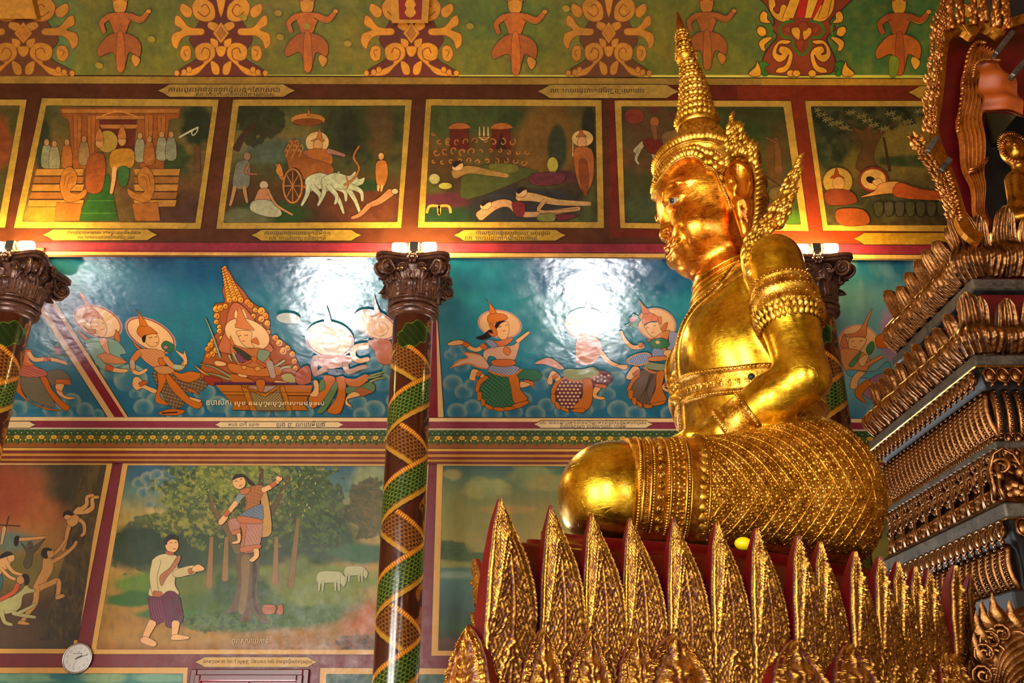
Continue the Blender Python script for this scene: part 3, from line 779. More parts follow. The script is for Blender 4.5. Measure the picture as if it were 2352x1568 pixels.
cap = [(.315, 4.985, 1.25), (.300, 5.01, 1.25), (.262, 5.05, 1.248), (.225, 5.09, 1.246), (.195, 5.127, 1.243), (.17, 5.16, 1.24), (.150, 5.19, 1.238), (.135, 5.215, 1.236), (.130, 5.24, 1.235), (.125, 5.31, 1.234), (.0, 5.32, 1.234)]
V = []; a = np.linspace(0, 2*PI, 48, endpoint=False)
for r_, z, c_ in cap: V.append(np.stack([c_+r_*np.cos(a), SY+r_*np.sin(a), np.full(48, z)], 1))
V = np.stack(V, 1); dome = obj('crown_dome', V.reshape(-1, 3), [tuple(q) for q in grid_faces(48, len(cap), True)], GOLD_ORN, crown)
m = MB()
for r_, z, k in ((.312, 4.99, 50), (.290, 5.02, 44), (.255, 5.055, 40), (.222, 5.09, 34), (.19, 5.13, 30), (.165, 5.165, 28), (.145, 5.2, 26)):
    c_ = 1.245; aa = np.linspace(0, 2*PI, k, endpoint=False)
    D = np.stack([np.cos(aa), np.sin(aa), 0*aa+.5], 1); P = np.stack([c_+r_*np.cos(aa), SY+r_*np.sin(aa), np.full(k, z)], 1); stamp_on(m, LEAF, P, D, (0, 0, 1), .055)
m.build('dome_leaf', GOLD_ORN, dome, kind='stuff')
# spire, from the photograph's silhouette
key = [(1601, 300, 40), (1601, 293, 47), (1600.5, 284, 46), (1600, 274, 42), (1599, 262, 38), (1598, 250, 36), (1596, 230, 33.5), (1593.5, 208, 30), (1590, 186, 25.5), (1586, 166, 22), (1582.5, 150, 18), (1579, 142, 16), (1577, 137, 20), (1575.5, 130, 22.5), (1574, 122, 20), (1572.5, 114, 16), (1570, 100, 14.5), (1567, 84, 13), (1563.5, 66, 9.5), (1560, 48, 6.5), (1556, 28, 1.5)]
ctr = [on_y(np.array(u), np.array(v), SY) for u, v, h in key]; rad = [float(on_y(np.array(u+h), np.array(v), SY)[0]-c[0]) for (u, v, h), c in zip(key, ctr)]
V = []
for c, r_ in zip(ctr, rad): V.append(np.stack([c[0]+r_*np.cos(a), SY+r_*np.sin(a), np.full(48, c[2])], 1))
V = np.stack(V, 1); Fq = [tuple(q) for q in grid_faces(48, len(key), True)]
spire = obj('crown_spire', V.reshape(-1, 3), Fq, GOLD_ORN, crown)
zc = np.array([c[2] for c in ctr]); xc = np.array([c[0] for c in ctr]); rc_ = np.array(rad)
z = 5.315; k = 0; m = MB(); m2 = MB()
while z < 6.07:
    x_ = np.interp(z, zc, xc); r_ = np.interp(z, zc, rc_); nn_ = max(9, int(2*PI*r_/.034)); aa = np.linspace(0, 2*PI, nn_, endpoint=False)+k*.3
    D = np.stack([np.cos(aa), np.sin(aa), 0*aa], 1); P = np.stack([x_+r_*np.cos(aa), SY+r_*np.sin(aa), np.full(nn_, z)], 1)
    if k % 2 == 0: stamp_on(m, LEAF, P-D*.004, D+[0, 0, -.25], (0, 0, 1), .044*(.55+.45*r_/.12))
    else:
        b_ = np.linspace(0, 2*PI, 28, endpoint=False); m2.tube(np.stack([x_+(r_+.004)*np.cos(b_), SY+(r_+.004)*np.sin(b_), np.full(28, z+.006)], 1), .0085, 5, closed=True)
        stamp_on(m, BEAD, P+D*.008, D, (0, 0, 1), .010)
    z += .036 if k % 2 == 0 else .022; k += 1
m.build('spire_leaf', GOLD_ORN, spire, kind='stuff'); m2.build('spire_ring', GOLD_ORN, spire, kind='stuff')
FINIAL = gold('brown_finial', '#a8641c', '#7a4410', '#4a2608', (.4, .6), 8, .2, 60)
m = MB(); m.tube(np.array(ctr[16:])+0, np.array(rad[16:])*1.12, 14); m.build('finial', FINIAL, spire, label='plain brown tip')
def plate(name, outline, l, th, parent, bump=.03, nb=90, up=(0, 0, 1), seed=1, bow=0.0, shp=LEAF, dirf=None, closed=True):
    """carved leaf-work plate: an outline with real thickness and overlapping leaflets on both faces"""
    pts = spline(outline, 5, True); fr = np.array([S(u, v, l) for u, v in pts]); m = MB(); q = len(pts)
    o = np.array([0, th/2, 0]); m.add(np.concatenate([fr-o, fr+o]), [tuple(range(q)), tuple(range(2*q-1, q-1, -1))]+[(i, i+q, (i+1) % q+q, (i+1) % q) for i in range(q)])
    P = m.build(name, GOLD_ORN, parent, smooth=False)
    r = random.Random(seed); m = MB(); xs0, xs1 = pts[:, 0].min(), pts[:, 0].max(); ys0, ys1 = pts[:, 1].min(), pts[:, 1].max(); k = 0; tries = 0
    while k < nb and tries < 6000:
        tries += 1; u = r.uniform(xs0, xs1); v = r.uniform(ys0, ys1); ins = False
        for i in range(q):
            (x0, y0), (x1, y1) = pts[i], pts[(i+1) % q]
            if (y0 > v) != (y1 > v) and u < (x1-x0)*(v-y0)/(y1-y0)+x0: ins = not ins
        if not ins: continue
        dd = dirf(u, v) if dirf else (0, -1)
        d3 = S(u+dd[0]*4, v+dd[1]*4, l)-S(u, v, l)
        for sg in (1, -1):
            Fm = frame_of((0, -sg, 0), d3); m.add(shp[0] @ (Fm*bump*r.uniform(.8, 1.25)).T+S(u, v, l)+np.array([0, -sg*th/2, 0]), shp[1])
        k += 1
    m.build('carved_leaflet', GOLD_ORN, P, kind='stuff'); return P
for s in (1, -1):
    plate('ear_flame', [(1676, 276), (1684, 300), (1697, 303), (1703, 322), (1717, 327), (1722, 346), (1733, 352), (1735, 372), (1738, 392), (1734, 410), (1728, 395), (1716, 372), (1696, 362), (1676, 374), (1664, 392), (1659, 362), (1664, 330), (1668, 300)], s*.345, .045, crown, .042, 90, seed=3, shp=FLAME, dirf=lambda u, v: (.25, -1))
    m = MB(); sp = spline([(1733, 385), (1737, 420), (1736, 455), (1735, 490), (1730, 520), (1722, 548)], 6)
    m.tube([S(u, v, s*.36) for u, v in sp], .016, 8)
    for u, v in sp[1::2]:
        for k_ in (0, 1):
            Fm = frame_of((0, -s, 0), S(u+6, v-4, s*.36)-S(u, v, s*.36)); m.add(FLAME[0] @ (Fm*.036).T+S(u-2, v, s*.36)+np.array([0, -s*.012+s*.02*k_, 0]), FLAME[1])
    m.build('ear_leaf_row', GOLD_ORN, crown)
    plate('shoulder_flame', [(1831, 366), (1834, 400), (1826, 440), (1812, 480), (1797, 508), (1778, 528), (1760, 548), (1748, 575), (1742, 610), (1742, 645), (1750, 672), (1748, 690), (1728, 660), (1712, 632), (1704, 600), (1704, 570), (1716, 545), (1738, 522), (1756, 500), (1772, 470), (1790, 440), (1810, 405)], s*.60, .05, statue, .036, 170, seed=5, shp=FLAME, dirf=lambda u, v: (.6, -1) if v < 560 else (.1, -1))
    plate('shoulder_flame', [(1819, 440), (1812, 478), (1806, 512), (1792, 524), (1778, 516), (1782, 490), (1800, 462)], s*.66, .04, statue, .034, 40, seed=8, shp=FLAME, dirf=lambda u, v: (.5, -1))
# ------------------------------------------------------------------ lotus throne under the statue
TZ = 2.30
RIM = [(-.075, 3.50), (.12, 3.60), (.42, 3.715), (.75, 3.82), (1.06, 3.96), (1.36, 4.13), (1.66, 4.34), (1.93, 4.53), (2.14, 4.74), (2.22, 4.94)]
RIM = RIM+[(x, 2*SY-.05-y) for x, y in RIM[-2::-1]]
RIM = RIM+[(.02, 6.0), (.035, 5.3), (.02, 4.5), (-.02, 3.8)]
RIM[0] = (-.06, 3.51)
rim = spline(RIM, 12, True)
throne = empty('lotus_throne', (1.0, SY, 0), 'wide gilded red lotus throne with upright carved petals below the seated statue', 'throne')
cen = np.array([.95, SY])
def ring_at(s, z): return np.concatenate([cen+(rim-cen)*s, np.full((len(rim), 1), z)], 1)
prof = [(.93, TZ+.02), (.965, TZ), (.955, TZ-.25), (.935, TZ-.6), (.98, TZ-.75), (1.03, TZ-.9), (.9, TZ-1.05), (.9, .45), (1.0, .40), (1.03, .2), (1.06, 0)]
V = np.stack([ring_at(s, z) for s, z in prof], 1); n = len(rim)
obj('drum', V.reshape(-1, 3), [tuple(q) for q in grid_faces(n, len(prof), True)], LACQUER, throne, label='red lacquered core')
V = np.concatenate([ring_at(.93, TZ+.02), ring_at(.90, TZ+.022), [[*cen, TZ+.022]]]); Fc = [(i, (i+1) % n, n+(i+1) % n, n+i) for i in range(n)]+[(n+i, n+(i+1) % n, 2*n) for i in range(n)]
obj('seat_plate', V, Fc, LACQUER_DARK, throne, label='dark red seat plate')
# plinth that carries the figure: from the plate to its lap
lapr = ring_at(.80, 0); lo_ = ring_at(.86, 0)
V = np.stack([np.c_[lo_[:, :2], np.full(n, TZ+.0)], np.c_[lo_[:, :2], np.full(n, TZ+.05)], np.c_[lapr[:, :2], np.full(n, TZ+.065)], np.c_[lapr[:, :2], np.full(n, SEAT_Z-.018)]], 1)
m = MB(); m.add(V.reshape(-1, 3), [tuple(q) for q in grid_faces(n, 4, True)]); m.add(np.concatenate([np.c_[lapr[:, :2], np.full(n, SEAT_Z-.018)], [[*cen, SEAT_Z-.018]]]), [(i, (i+1) % n, n) for i in range(n)])
m.build('seat_cushion', LACQUER, throne)
def petal_mesh(wd, ht, kind, seed):
    bk = .065 if kind == 'tall' else .05
    """one carved petal: local x across, y up, z out; returns front relief + back, closed"""
    nu, nv = 45, 120; r = np.random.RandomState(seed)
    s = np.linspace(-1, 1, nu)[:, None]; t = np.linspace(0, 1, nv)[None, :]
    if kind == 'tall':       # broad blade, ogee tip leaning forward and to one side
        half = np.interp(t, [0, .1, .35, .55, .66, .76, .86, .94, 1], [.42, .455, .475, .475, .435, .35, .22, .10, .01])*wd
        lean = -(.475*wd-half)*np.clip((t-.4)/.2, 0, 1)*.80
        out = .05*np.sin(t*PI)*ht*.6+np.interp(t, [0, .7, .9, 1], [0, .02, .06, .13])*ht*.55
    else:
        half = np.interp(t, [0, .3, .55, .75, .88, .95, 1], [.48, .50, .47, .36, .21, .11, .0])*wd; lean = 0*t
        out = .12*np.sin(np.minimum(t*1.15, 1)*PI)*ht+.04*t*ht
    x = s*half+lean+0*s; y = t*ht+0*s
    z = out+.055*wd*(1-s*s)**.8*4*.5*(1-t*.3)+0*s
    # relief in metres
    X = s*half/(.5*wd+1e-6); T = t*ht/wd; h = np.zeros((nu, nv))
    h += .010*np.exp(-((np.abs(s)-.93)/.05)**2)                           # raised border
    if kind == 'tall':
        arch = .95-.62*np.abs(X)**1.3
        for k_, (a_, w_) in enumerate(((.86, .018), (.80, .012), (.42, .016), (.36, .012))): 
            q = t*1.0-(a_-.55*np.abs(X)**1.4); h += .009*np.exp(-(q/w_)**2)
        inn = (t < .80-.55*np.abs(X)**1.4) & (t > .20+.0*s)
        wob = .35*np.sin(T*11+X*9+seed)+.25*np.sin(X*31-T*5); feather = np.sin((T*1.0+np.abs(X)*.9)*56+wob*2)*.5+.5
        curlf = np.sin(T*38+wob*3)*np.cos(np.abs(X)*44+wob)
        h += np.where(inn, .006*feather**1.5*(np.abs(X) > .16)+.004*curlf*(np.abs(X) > .2), 0)
        bead = np.maximum(np.cos((T*70)), 0)*np.exp(-((np.abs(X)-.11)/.035)**2)
        h += np.where(inn, .009*bead, 0)
        comb = np.sin((T*1.1-np.abs(X)*1.2)*70+wob*2)*.5+.5
        h += np.where(~inn & (t > .5), .007*comb, 0)
        low = np.sin(X*40+T*22+wob*3)*np.sin(T*44-X*12+wob*3); h += np.where(t <= .20, .006*low, 0)
        stem = np.exp(-(X/.03)**2); h += np.where(t > .2, .007*stem, 0)
    else:
        px = s*half/wd; py = T
        edge = (half/wd-np.abs(px))
        h += .010*np.exp(-((edge-.125*(1-t*.6))/.012)**2)+.006*np.exp(-((edge-.155*(1-t*.6))/.010)**2)
        for k_ in range(9):
            cy_ = .16+.165*k_; hx = np.interp(cy_*wd/ht, t[0], half[0] if half.ndim > 1 else half)/wd-.062
            if hx < .03: continue
            d_ = np.sqrt((np.abs(px)-hx)**2+(py-cy_)**2); h += .009*(.5+.5*np.cos(d_*150-np.arctan2(py-cy_, np.abs(px)-hx)))*np.exp(-(d_/.062)**4)
        inn = np.clip((edge-.165*(1-t*.6))/.02, 0, 1)
        h += inn*.010*np.exp(-(px/.035)**2)*(.7+.3*np.cos(py*30))
        for k_ in range(8):
            cy_ = .12+.15*k_; d_ = np.sqrt(((np.abs(px)-.105)/.055)**2+((py-cy_-np.abs(px)*.5)/.060)**2); h += inn*.009*np.clip(1.15-d_, 0, 1)**.5*(d_ < 1.15)
    h += .0025*r.rand(nu, nv)
    h *= np.minimum(1, (1-t)*14)*np.minimum(1, (1-np.abs(s))*9)*(wd/.24)
    h *= 1.9; loc = h.copy()
    for _ in range(3): loc[1:-1, 1:-1] = (loc[:-2, 1:-1]+loc[2:, 1:-1]+loc[1:-1, :-2]+loc[1:-1, 2:]+loc[1:-1, 1:-1])/5
    rel = np.clip(.42+(h-loc)/.006+.35*(fbm(px_*9+seed*3, T*5, 4)-.5) if False else .42+(h-loc)/.009+.9*(fbm(X*5+seed*3, T*4, 4, seed)-.5), 0, 1)*np.minimum(1, (1-np.abs(s))*12)
    F_ = np.stack([x, y, z+h], -1).reshape(-1, 3); B_ = np.stack([x, y, z-bk*(np.clip((1-t)/.45, 0, 1)**.8)-.010-.02*(1-s*s)*(1-t)], -1).reshape(-1, 3)
    q = grid_faces(nu, nv); V = np.concatenate([F_, B_]); N = nu*nv
    e = list(range(0, nu*nv, nv)); Fl = [tuple(k) for k in q]+[tuple(k[::-1]+N) for k in q]
    top = list(range(nv)); rt = list(range((nu-1)*nv, nu*nv))
    for L, fl in ((top, 0), (rt, 1)):
        for a_, b_ in zip(L[:-1], L[1:]): Fl.append((a_, b_, b_+N, a_+N) if fl else (b_, a_, a_+N, b_+N))
    for a_, b_ in zip(e[:-1], e[1:]): Fl.append((a_, b_, b_+N, a_+N)[::-1])
    # material: gilded face, red lacquered edge and back
    mi = np.zeros(len(Fl), np.int32); mi[len(q):] = 1
    REL = np.concatenate([rel.ravel(), 0*rel.ravel()])
    return V, Fl, mi, np.stack([REL]*3, 1)
def a_sm(Fl): return 2*(44*119)
def petal_data(name, *a):
    V, Fl, mi, rl = petal_mesh(*a); me = mesh(name, V, Fl, None, True, rl); me.materials.append(GOLD_RED); me.materials.append(LACQUER); me.polygons.foreach_set('material_index', mi); me.polygons.foreach_set('use_smooth', np.arange(len(Fl)) < a_sm(Fl)); return me
arc = np.concatenate([[0], np.cumsum(np.linalg.norm(np.diff(np.concatenate([rim, rim[:1]]), axis=0), axis=1))])
def rim_at(d):
    d = d % arc[-1]; R2 = np.concatenate([rim, rim[:1]]); p_ = np.array([np.interp(d, arc, R2[:, 0]), np.interp(d, arc, R2[:, 1])]); e = .06
    q_ = np.array([np.interp((d+e) % arc[-1], arc, R2[:, 0]), np.interp((d+e) % arc[-1], arc, R2[:, 1])]); r_ = np.array([np.interp((d-e) % arc[-1], arc, R2[:, 0]), np.interp((d-e) % arc[-1], arc, R2[:, 1])])
    t_ = (q_-r_)/np.linalg.norm(q_-r_); return p_, t_, np.array([t_[1], -t_[0]])
def place_petal(name, me, d, s_, z, tilt, sx=1.0, sz=1.0):
    p_, t_, n_ = rim_at(d); c = cen+(p_-cen)*s_
    ct, st = math.cos(tilt), math.sin(tilt)
    ex = np.array([*t_, 0]); ey = np.array([n_[0]*st, n_[1]*st, ct]); ez = np.array([n_[0]*ct, n_[1]*ct, -st])
    Mx = np.eye(4); Mx[:3, 0] = ex*sx; Mx[:3, 1] = ey*sz; Mx[:3, 2] = ez*(sx+1)/2; Mx[:3, 3] = [*c, z]
    return inst(name, me, Mx, throne)
# where each tall tip stands in the photograph, turned into a distance along the rim
tips_px = [(1137, 1150), (1262, 1163), (1356, 1180), (1442, 1190), (1550, 1190), (1648, 1197), (1737, 1210), (1827, 1225), (1890, 1238), (1962, 1258), (2020, 1268), (2066, 1280), (2104, 1290), (2130, 1296)]
us = []
for k in np.linspace(0, arc[-1], 900):
    p_, t_, n_ = rim_at(k); q = np.array([*p_, TZ+.12])-O3; us.append((1176+F_PX*(q @ cr)/(q @ cf), k, n_[1] < 0.5))
near = [(u, k) for u, k, f_ in us if f_ and k < arc[-1]*.5]; near.sort()
dts = [float(np.interp(u+(30, 18, 13, 13, -3, -16, -24, -29, -47, -49, -53, -58, -60, -60)[i], [q[0] for q in near], [q[1] for q in near])) for i, (u, v) in enumerate(tips_px)]
TALL = [petal_data('tall_petal_%d' % k, .245, .82, 'tall', k) for k in range(3)]
LOW = [petal_data('low_petal_%d' % k, .27, .46, 'low', 10+k) for k in range(3)]
Z0 = TZ-.72
for i, d in enumerate(dts):
    tip = np.array(on_z(np.array(float(tips_px[i][0])), np.array(float(tips_px[i][1])), 0)); p_, t_, n_ = rim_at(d)
    dr = rays(np.array(float(tips_px[i][0])), np.array(float(tips_px[i][1]))); dist = np.hypot(p_[0], p_[1])/np.hypot(dr[0], dr[1]); zt = EYE+dr[2]*dist
    gap = abs((dts[min(i+1, len(dts)-1)]-dts[max(i-1, 0)])/(min(i+1, len(dts)-1)-max(i-1, 0)))
    place_petal('tall_petal', TALL[i % 3], d, 1.025, Z0, .10, min(1.25, max(.80, gap/.245*1.0)), (zt-.052-Z0)/.80)
# round the back and the front, out of sight from the visitor: same petals, evenly spaced
d = dts[-1]+.24
while d < arc[-1]-.60:
    place_petal('tall_petal', TALL[int(d*10) % 3], d, 1.025, Z0, .10, 1.0, 1.0); d += .245
gapl = (dts[1]-dts[0])
low_px = [1092, 1205, 1320, 1432, 1518, 1640, 1755, 1850, 1920, 1985, 2055, 2115, 2140]
usl = []
for k in np.linspace(0, arc[-1], 900):
    p_, t_, n_ = rim_at(k); c = cen+(p_-cen)*1.06; q = np.array([*c, TZ-.33])-O3; usl.append((1176+F_PX*(q @ cr)/(q @ cf), k))
nl = sorted([q for q in usl if q[1] < arc[-1]*.5])
dl = [float(np.interp(u, [q[0] for q in nl], [q[1] for q in nl])) for u in low_px]
for i, d in enumerate(dl):
    g = (dl[min(i+1, len(dl)-1)]-dl[max(i-1, 0)])/(min(i+1, len(dl)-1)-max(i-1, 0)); place_petal('low_petal', LOW[i % 3], d, 1.035, TZ-.77, .16, min(1.3, max(.7, g/.27*1.05)), 1.0)
d = dl[-1]+.26
while d < arc[-1]-.03:
    place_petal('low_petal', LOW[int(d*10) % 3], d, 1.035, TZ-.77, .16, 1.0, 1.0); d += .27
# a third row of down-turned petals, below the frame
d = .1
while d < arc[-1]:
    p_, t_, n_ = rim_at(d); o = place_petal('base_petal', LOW[0], d, 1.05, TZ-.98, 2.95, 1.1, .6); d += .31
m = MB(); P = S(1707, 1248, 1.02); m.ball(P, (.038, .03, .028), 14, 9); m.tube([P+[.03, 0, -.01], P+[.05, .0, -.03], P+[.05, .01, -.08]], [.02, .014, .012], 8)
YEL = paint('bright_yellow', '#ffe010', .35, .05)
m.build('yellow_bud', YEL, None, label='small bright yellow flower bud tucked behind a lotus petal', cat='flower')
# ------------------------------------------------------------------ tall tiered altar tower on the right
TX, TY = 3.53, 5.72
tower = empty('altar_tower', (TX, TY, 0), 'tall dark gilded altar tower of stepped tiers with leaf rows and grey bands', 'altar')
WOODG = gilded('tower_gilding', '#96663a', '#54341a', '#180804', (.24, .44), 12, .25, (.05, .30))
def sq(prof, name, mat, **kw):
    V = []
    for h, z in prof: V += [(TX-h, TY-h, EYE+z), (TX+h, TY-h, EYE+z), (TX+h, TY+h, EYE+z), (TX-h, TY+h, EYE+z)]
    Fc = [(4*k+i, 4*k+(i+1) % 4, 4*k+4+(i+1) % 4, 4*k+4+i) for k in range(len(prof)-1) for i in range(4)]+[(3, 2, 1, 0), tuple(4*(len(prof)-1)+i for i in range(4))]
    return obj(name, V, Fc, mat, tower, smooth=False, col=np.full((len(V), 3), .45), **kw)
sq([(1.02, -1.6), (1.02, -.9), (.95, -.85), (.95, .10), (.99, .50), (.99, .60)], 'base_block', LACQUER_DARK)
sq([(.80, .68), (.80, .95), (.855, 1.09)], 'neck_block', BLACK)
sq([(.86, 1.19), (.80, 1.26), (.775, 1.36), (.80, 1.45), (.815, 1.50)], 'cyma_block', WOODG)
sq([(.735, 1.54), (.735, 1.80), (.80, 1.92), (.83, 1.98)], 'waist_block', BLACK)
sq([(.79, 2.06), (.70, 2.15), (.60, 2.40), (.60, 2.56)], 'upper_block', LACQUER_DARK)
sq([(.61, 2.655), (.60, 2.69)], 'top_block', LACQUER_DARK)
def band(h, z0, z1, name='metal_band', mat=IRON):
    b = MB(); b.box((TX-h, TY-h, EYE+z0), (TX+h, TY+h, EYE+z1), bev=.010)
    return b.build(name, mat, tower, smooth=False)
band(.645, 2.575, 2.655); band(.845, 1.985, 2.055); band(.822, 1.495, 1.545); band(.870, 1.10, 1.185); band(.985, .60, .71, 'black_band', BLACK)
band(.80, 1.455, 1.495, 'red_fillet', LACQUER); band(.858, 1.972, 1.985, 'pale_edge', GOLD_ORN); band(.878, 1.092, 1.10, 'pale_edge', GOLD_ORN)
def tower_petal(wd, ht, nr, seed, belly=.34, flare=.16, tipk=1.0):
    nu, nv = 33, 44; r = np.random.RandomState(seed); s = np.linspace(-1, 1, nu)[:, None]; t = np.linspace(0, 1, nv)[None, :]
    half = np.interp(t, [0, .15, .4, .65, .82, .93, 1], [.42, .47, .44, .37, .32, .25, .10])*wd*.90
    out = wd*(belly*1.5*np.sin(np.minimum(t*1.9, 1)*PI)-.06*np.exp(-((t-.55)/.15)**2)+flare*.8*np.clip((t-.62)/.38, 0, 1)**1.5)*tipk
    z = out+.22*wd*np.sqrt(np.maximum(1-s*s, 0))*(1-.35*t)
    h = .5+.5*np.cos(s*nr*PI*(1-.15*t)+.6*np.sin(t*9+seed)); h2 = .5+.5*np.sin(t*ht/wd*38+np.abs(s)*7)
    hh = (.085*h+.018*h2*(t < .35)+.03*fbm(s*4+seed*5, t*22, 3))*wd*np.minimum(1, (1-t)*8)+.012*wd*r.rand(nu, nv)
    x = s*half+.03*wd*np.sin(t*5+seed)*t; F_ = np.stack([x, t*ht+0*s, z+hh], -1).reshape(-1, 3); B_ = np.stack([x*.96, t*ht*.99+0*s, z-.10*wd-.12*wd*(1-t)], -1).reshape(-1, 3)
    q = grid_faces(nu, nv); N = nu*nv; Fl = [tuple(k) for k in q]+[tuple(k[::-1]+N) for k in q]
    for L, fl in ((list(range(nv)), 0), (list(range((nu-1)*nv, nu*nv)), 1), (list(range(nv-1, nu*nv, nv)), 0)):
        for a_, b_ in zip(L[:-1], L[1:]): Fl.append((a_, b_, b_+N, a_+N) if fl else (b_, a_, a_+N, b_+N))
    rel = np.clip(.05+.75*h+.15*h2, 0, 1)
    return mesh('tower_petal_%d' % seed, np.concatenate([F_, B_]), Fl, WOODG, True, np.stack([np.concatenate([rel.ravel(), .2+0*rel.ravel()])]*3, 1))
def side_mat(side, a, h, z, tilt=0.0, sx=1, sz=1):
    """side 0: left face (normal -x), 1: front face (normal -y). a: position along the face"""
    if side == 0: t_, n_, c = (0, -1, 0), (-1, 0, 0), (TX-h, TY+a, EYE+z)
    elif side == 1: t_, n_, c = (1, 0, 0), (0, -1, 0), (TX+a, TY-h, EYE+z)
    else: k = 1/math.sqrt(2); t_, n_, c = (k, -k, 0), (-k, -k, 0), (TX-h, TY-h, EYE+z)
    t_ = np.array(t_, float); n_ = np.array(n_, float); up = np.array([0, 0, 1.0]); ey = up*math.cos(tilt)+n_*math.sin(tilt); ez = n_*math.cos(tilt)-up*math.sin(tilt)
    Mx = np.eye(4); Mx[:3, 0] = t_*sx; Mx[:3, 1] = ey*sz; Mx[:3, 2] = ez; Mx[:3, 3] = c; return Mx
PA = [tower_petal(.24, .46, 5, k, .22, .30) for k in range(3)]; PB = [tower_petal(.20, .38, 4, 3+k, .26, .30) for k in range(3)]
def row(data, name, h, z, n, tilt, lab=None, sides=(0, 1), corner=True, sz=1.0):
    for sd in sides:
        for i in range(n):
            a = -h+2*h*(i+.5)/n
            inst(name, data[(i+sd) % len(data)], side_mat(sd, a, h-.02, z, tilt+rnd.uniform(-.05, .05), 1.0, sz*rnd.uniform(.9, 1.08)), tower)
    if corner: inst(name, data[0], side_mat(2, 0, h-.03, z, tilt+.05, 1.1, sz*1.05), tower)
row(PA, 'leaf_petal', .60, 2.67, 7, .02); row(PB, 'leaf_petal', .80, 2.07, 10, -.10)
# egg drops, beaded rails, acanthus scrolls, pendants
m = MB(); m.ball((0, .0, .0), (.030, .042, .026), 10, 7); m.tube([(.034*math.cos(a), .0+.046*math.sin(a), .012) for a in np.linspace(0, 2*PI, 16)], .008, 5); m.ball((0, -.055, .005), (.012, .018, .012), 6, 4)
EGG = mesh('egg_drop', m.arr(), m.F, WOODG, True, np.full((m.n, 3), .6))
def slat(L, seed):
    m = MB(); r = random.Random(seed); pts = [(0, -L*k/9, .02+.035*math.sin(k/9*PI*.9)) for k in range(10)]; m.tube(pts, [.022]*8+[.017, .010], 8)
    for k in range(12): m.ball((0, -L*(k+.5)/12, .046+.030*math.sin((k+.5)/12*PI*.9)), (.013, .010, .010), 6, 4)
    return mesh('rail_%d' % seed, m.arr(), m.F, WOODG, True, np.full((m.n, 3), .55))
RAIL = slat(.29, 1); PEND = slat(.25, 2)
m = MB()
def acanthus(m, sc_=1.0):
    a = np.linspace(0, 1.7*2*PI, 26); r_ = .012+.040*a/a[-1]; m.tube(np.stack([r_*np.cos(a), .06+r_*np.sin(a), .02+0*a], 1)*sc_, np.linspace(.008, .014, 26)*sc_, 6)
    m.tube(np.array([(-.055, -.10, .0), (-.045, -.04, .02), (-.05, .05, .025), (-.02, .13, .03), (.03, .15, .04)])*sc_, np.array([.016, .015, .013, .010, .006])*sc_, 6)
    for (x, y, q) in ((.05, -.06, .6), (.045, -.10, .2), (.0, -.08, 1.2), (-.01, -.02, 2.2), (.055, .0, -.4)):
        R = np.array([[math.cos(q), -math.sin(q), 0], [math.sin(q), math.cos(q), 0], [0, 0, 1]]); m.add((LEAF[0]*[.045, .055, .05]*sc_) @ R.T+np.array([x, y, .005])*sc_, LEAF[1])
acanthus(m); ACAN = mesh('acanthus_scroll', m.arr(), m.F, WOODG, True, np.full((m.n, 3), .7))
for sd in (0, 1):
    for i in range(22): inst('egg_drop', EGG, side_mat(sd, -.82+1.64*(i+.5)/22, .845, 1.92, -.15), tower)
    for i in range(24): inst('rail', RAIL, side_mat(sd, -.78+1.56*(i+.5)/24, .755, 1.86, .16), tower)
    for i in range(26): inst('egg_drop', EGG, side_mat(sd, -.74+1.48*(i+.5)/26, .765, 1.57, 0, .7, .7), tower)
    for i in range(26): inst('egg_drop', EGG, side_mat(sd, -.80+1.60*(i+.5)/26, .805, 1.475, 0, .6, .6), tower)
    for i in range(17): inst('acanthus_scroll', ACAN, side_mat(sd, -.80+1.60*(i+.5)/17, .81, 1.32, -.14, 1.05 if i % 2 else -1.05, 1.1), tower)
    for i in range(20): inst('egg_drop', EGG, side_mat(sd, -.84+1.68*(i+.5)/20, .872, 1.045, -.1, 1.15, 1.1), tower)
    for i in range(20): inst('pendant', PEND, side_mat(sd, -.80+1.60*(i+.5)/20, .82, .98, .14), tower)
inst('acanthus_scroll', ACAN, side_mat(2, 0, .80, 1.33, -.12, 1.2, 1.1), tower)
# gilded scroll-work around the foot of the tower
m = MB()
for k in range(9):
    q = on_y(np.array([2268., 2282, 2295, 2330, 2370, 2410])+4*k, np.array([1545., 1490, 1440, 1415, 1405, 1400])+16*k, 4.56-.012*k); m.tube(spline(q, 5), .030-.001*k, 8)
for (u, v) in ((2262, 1500), (2258, 1550), (2290, 1500), (2330, 1540), (2290, 1555), (2340, 1470), (2300, 1455), (2275, 1470), (2360, 1560)):
    P = on_y(float(u), float(v), 4.52); Fm = frame_of((-.3, -1, 0), (-.4, 0, 1)); m.add(CURL[0] @ (Fm*.085).T+P, CURL[1]); m.add(FLAME[0] @ (Fm*.12).T+P+np.array([.04, .02, .02]), FLAME[1])
m.box((TX-.97, TY-1.04, EYE-.2), (TX+1.0, TY-.95, EYE+.56), bev=.02)
m.build('scroll_carving', WOODG, tower, col=np.full((m.n, 3), .7))
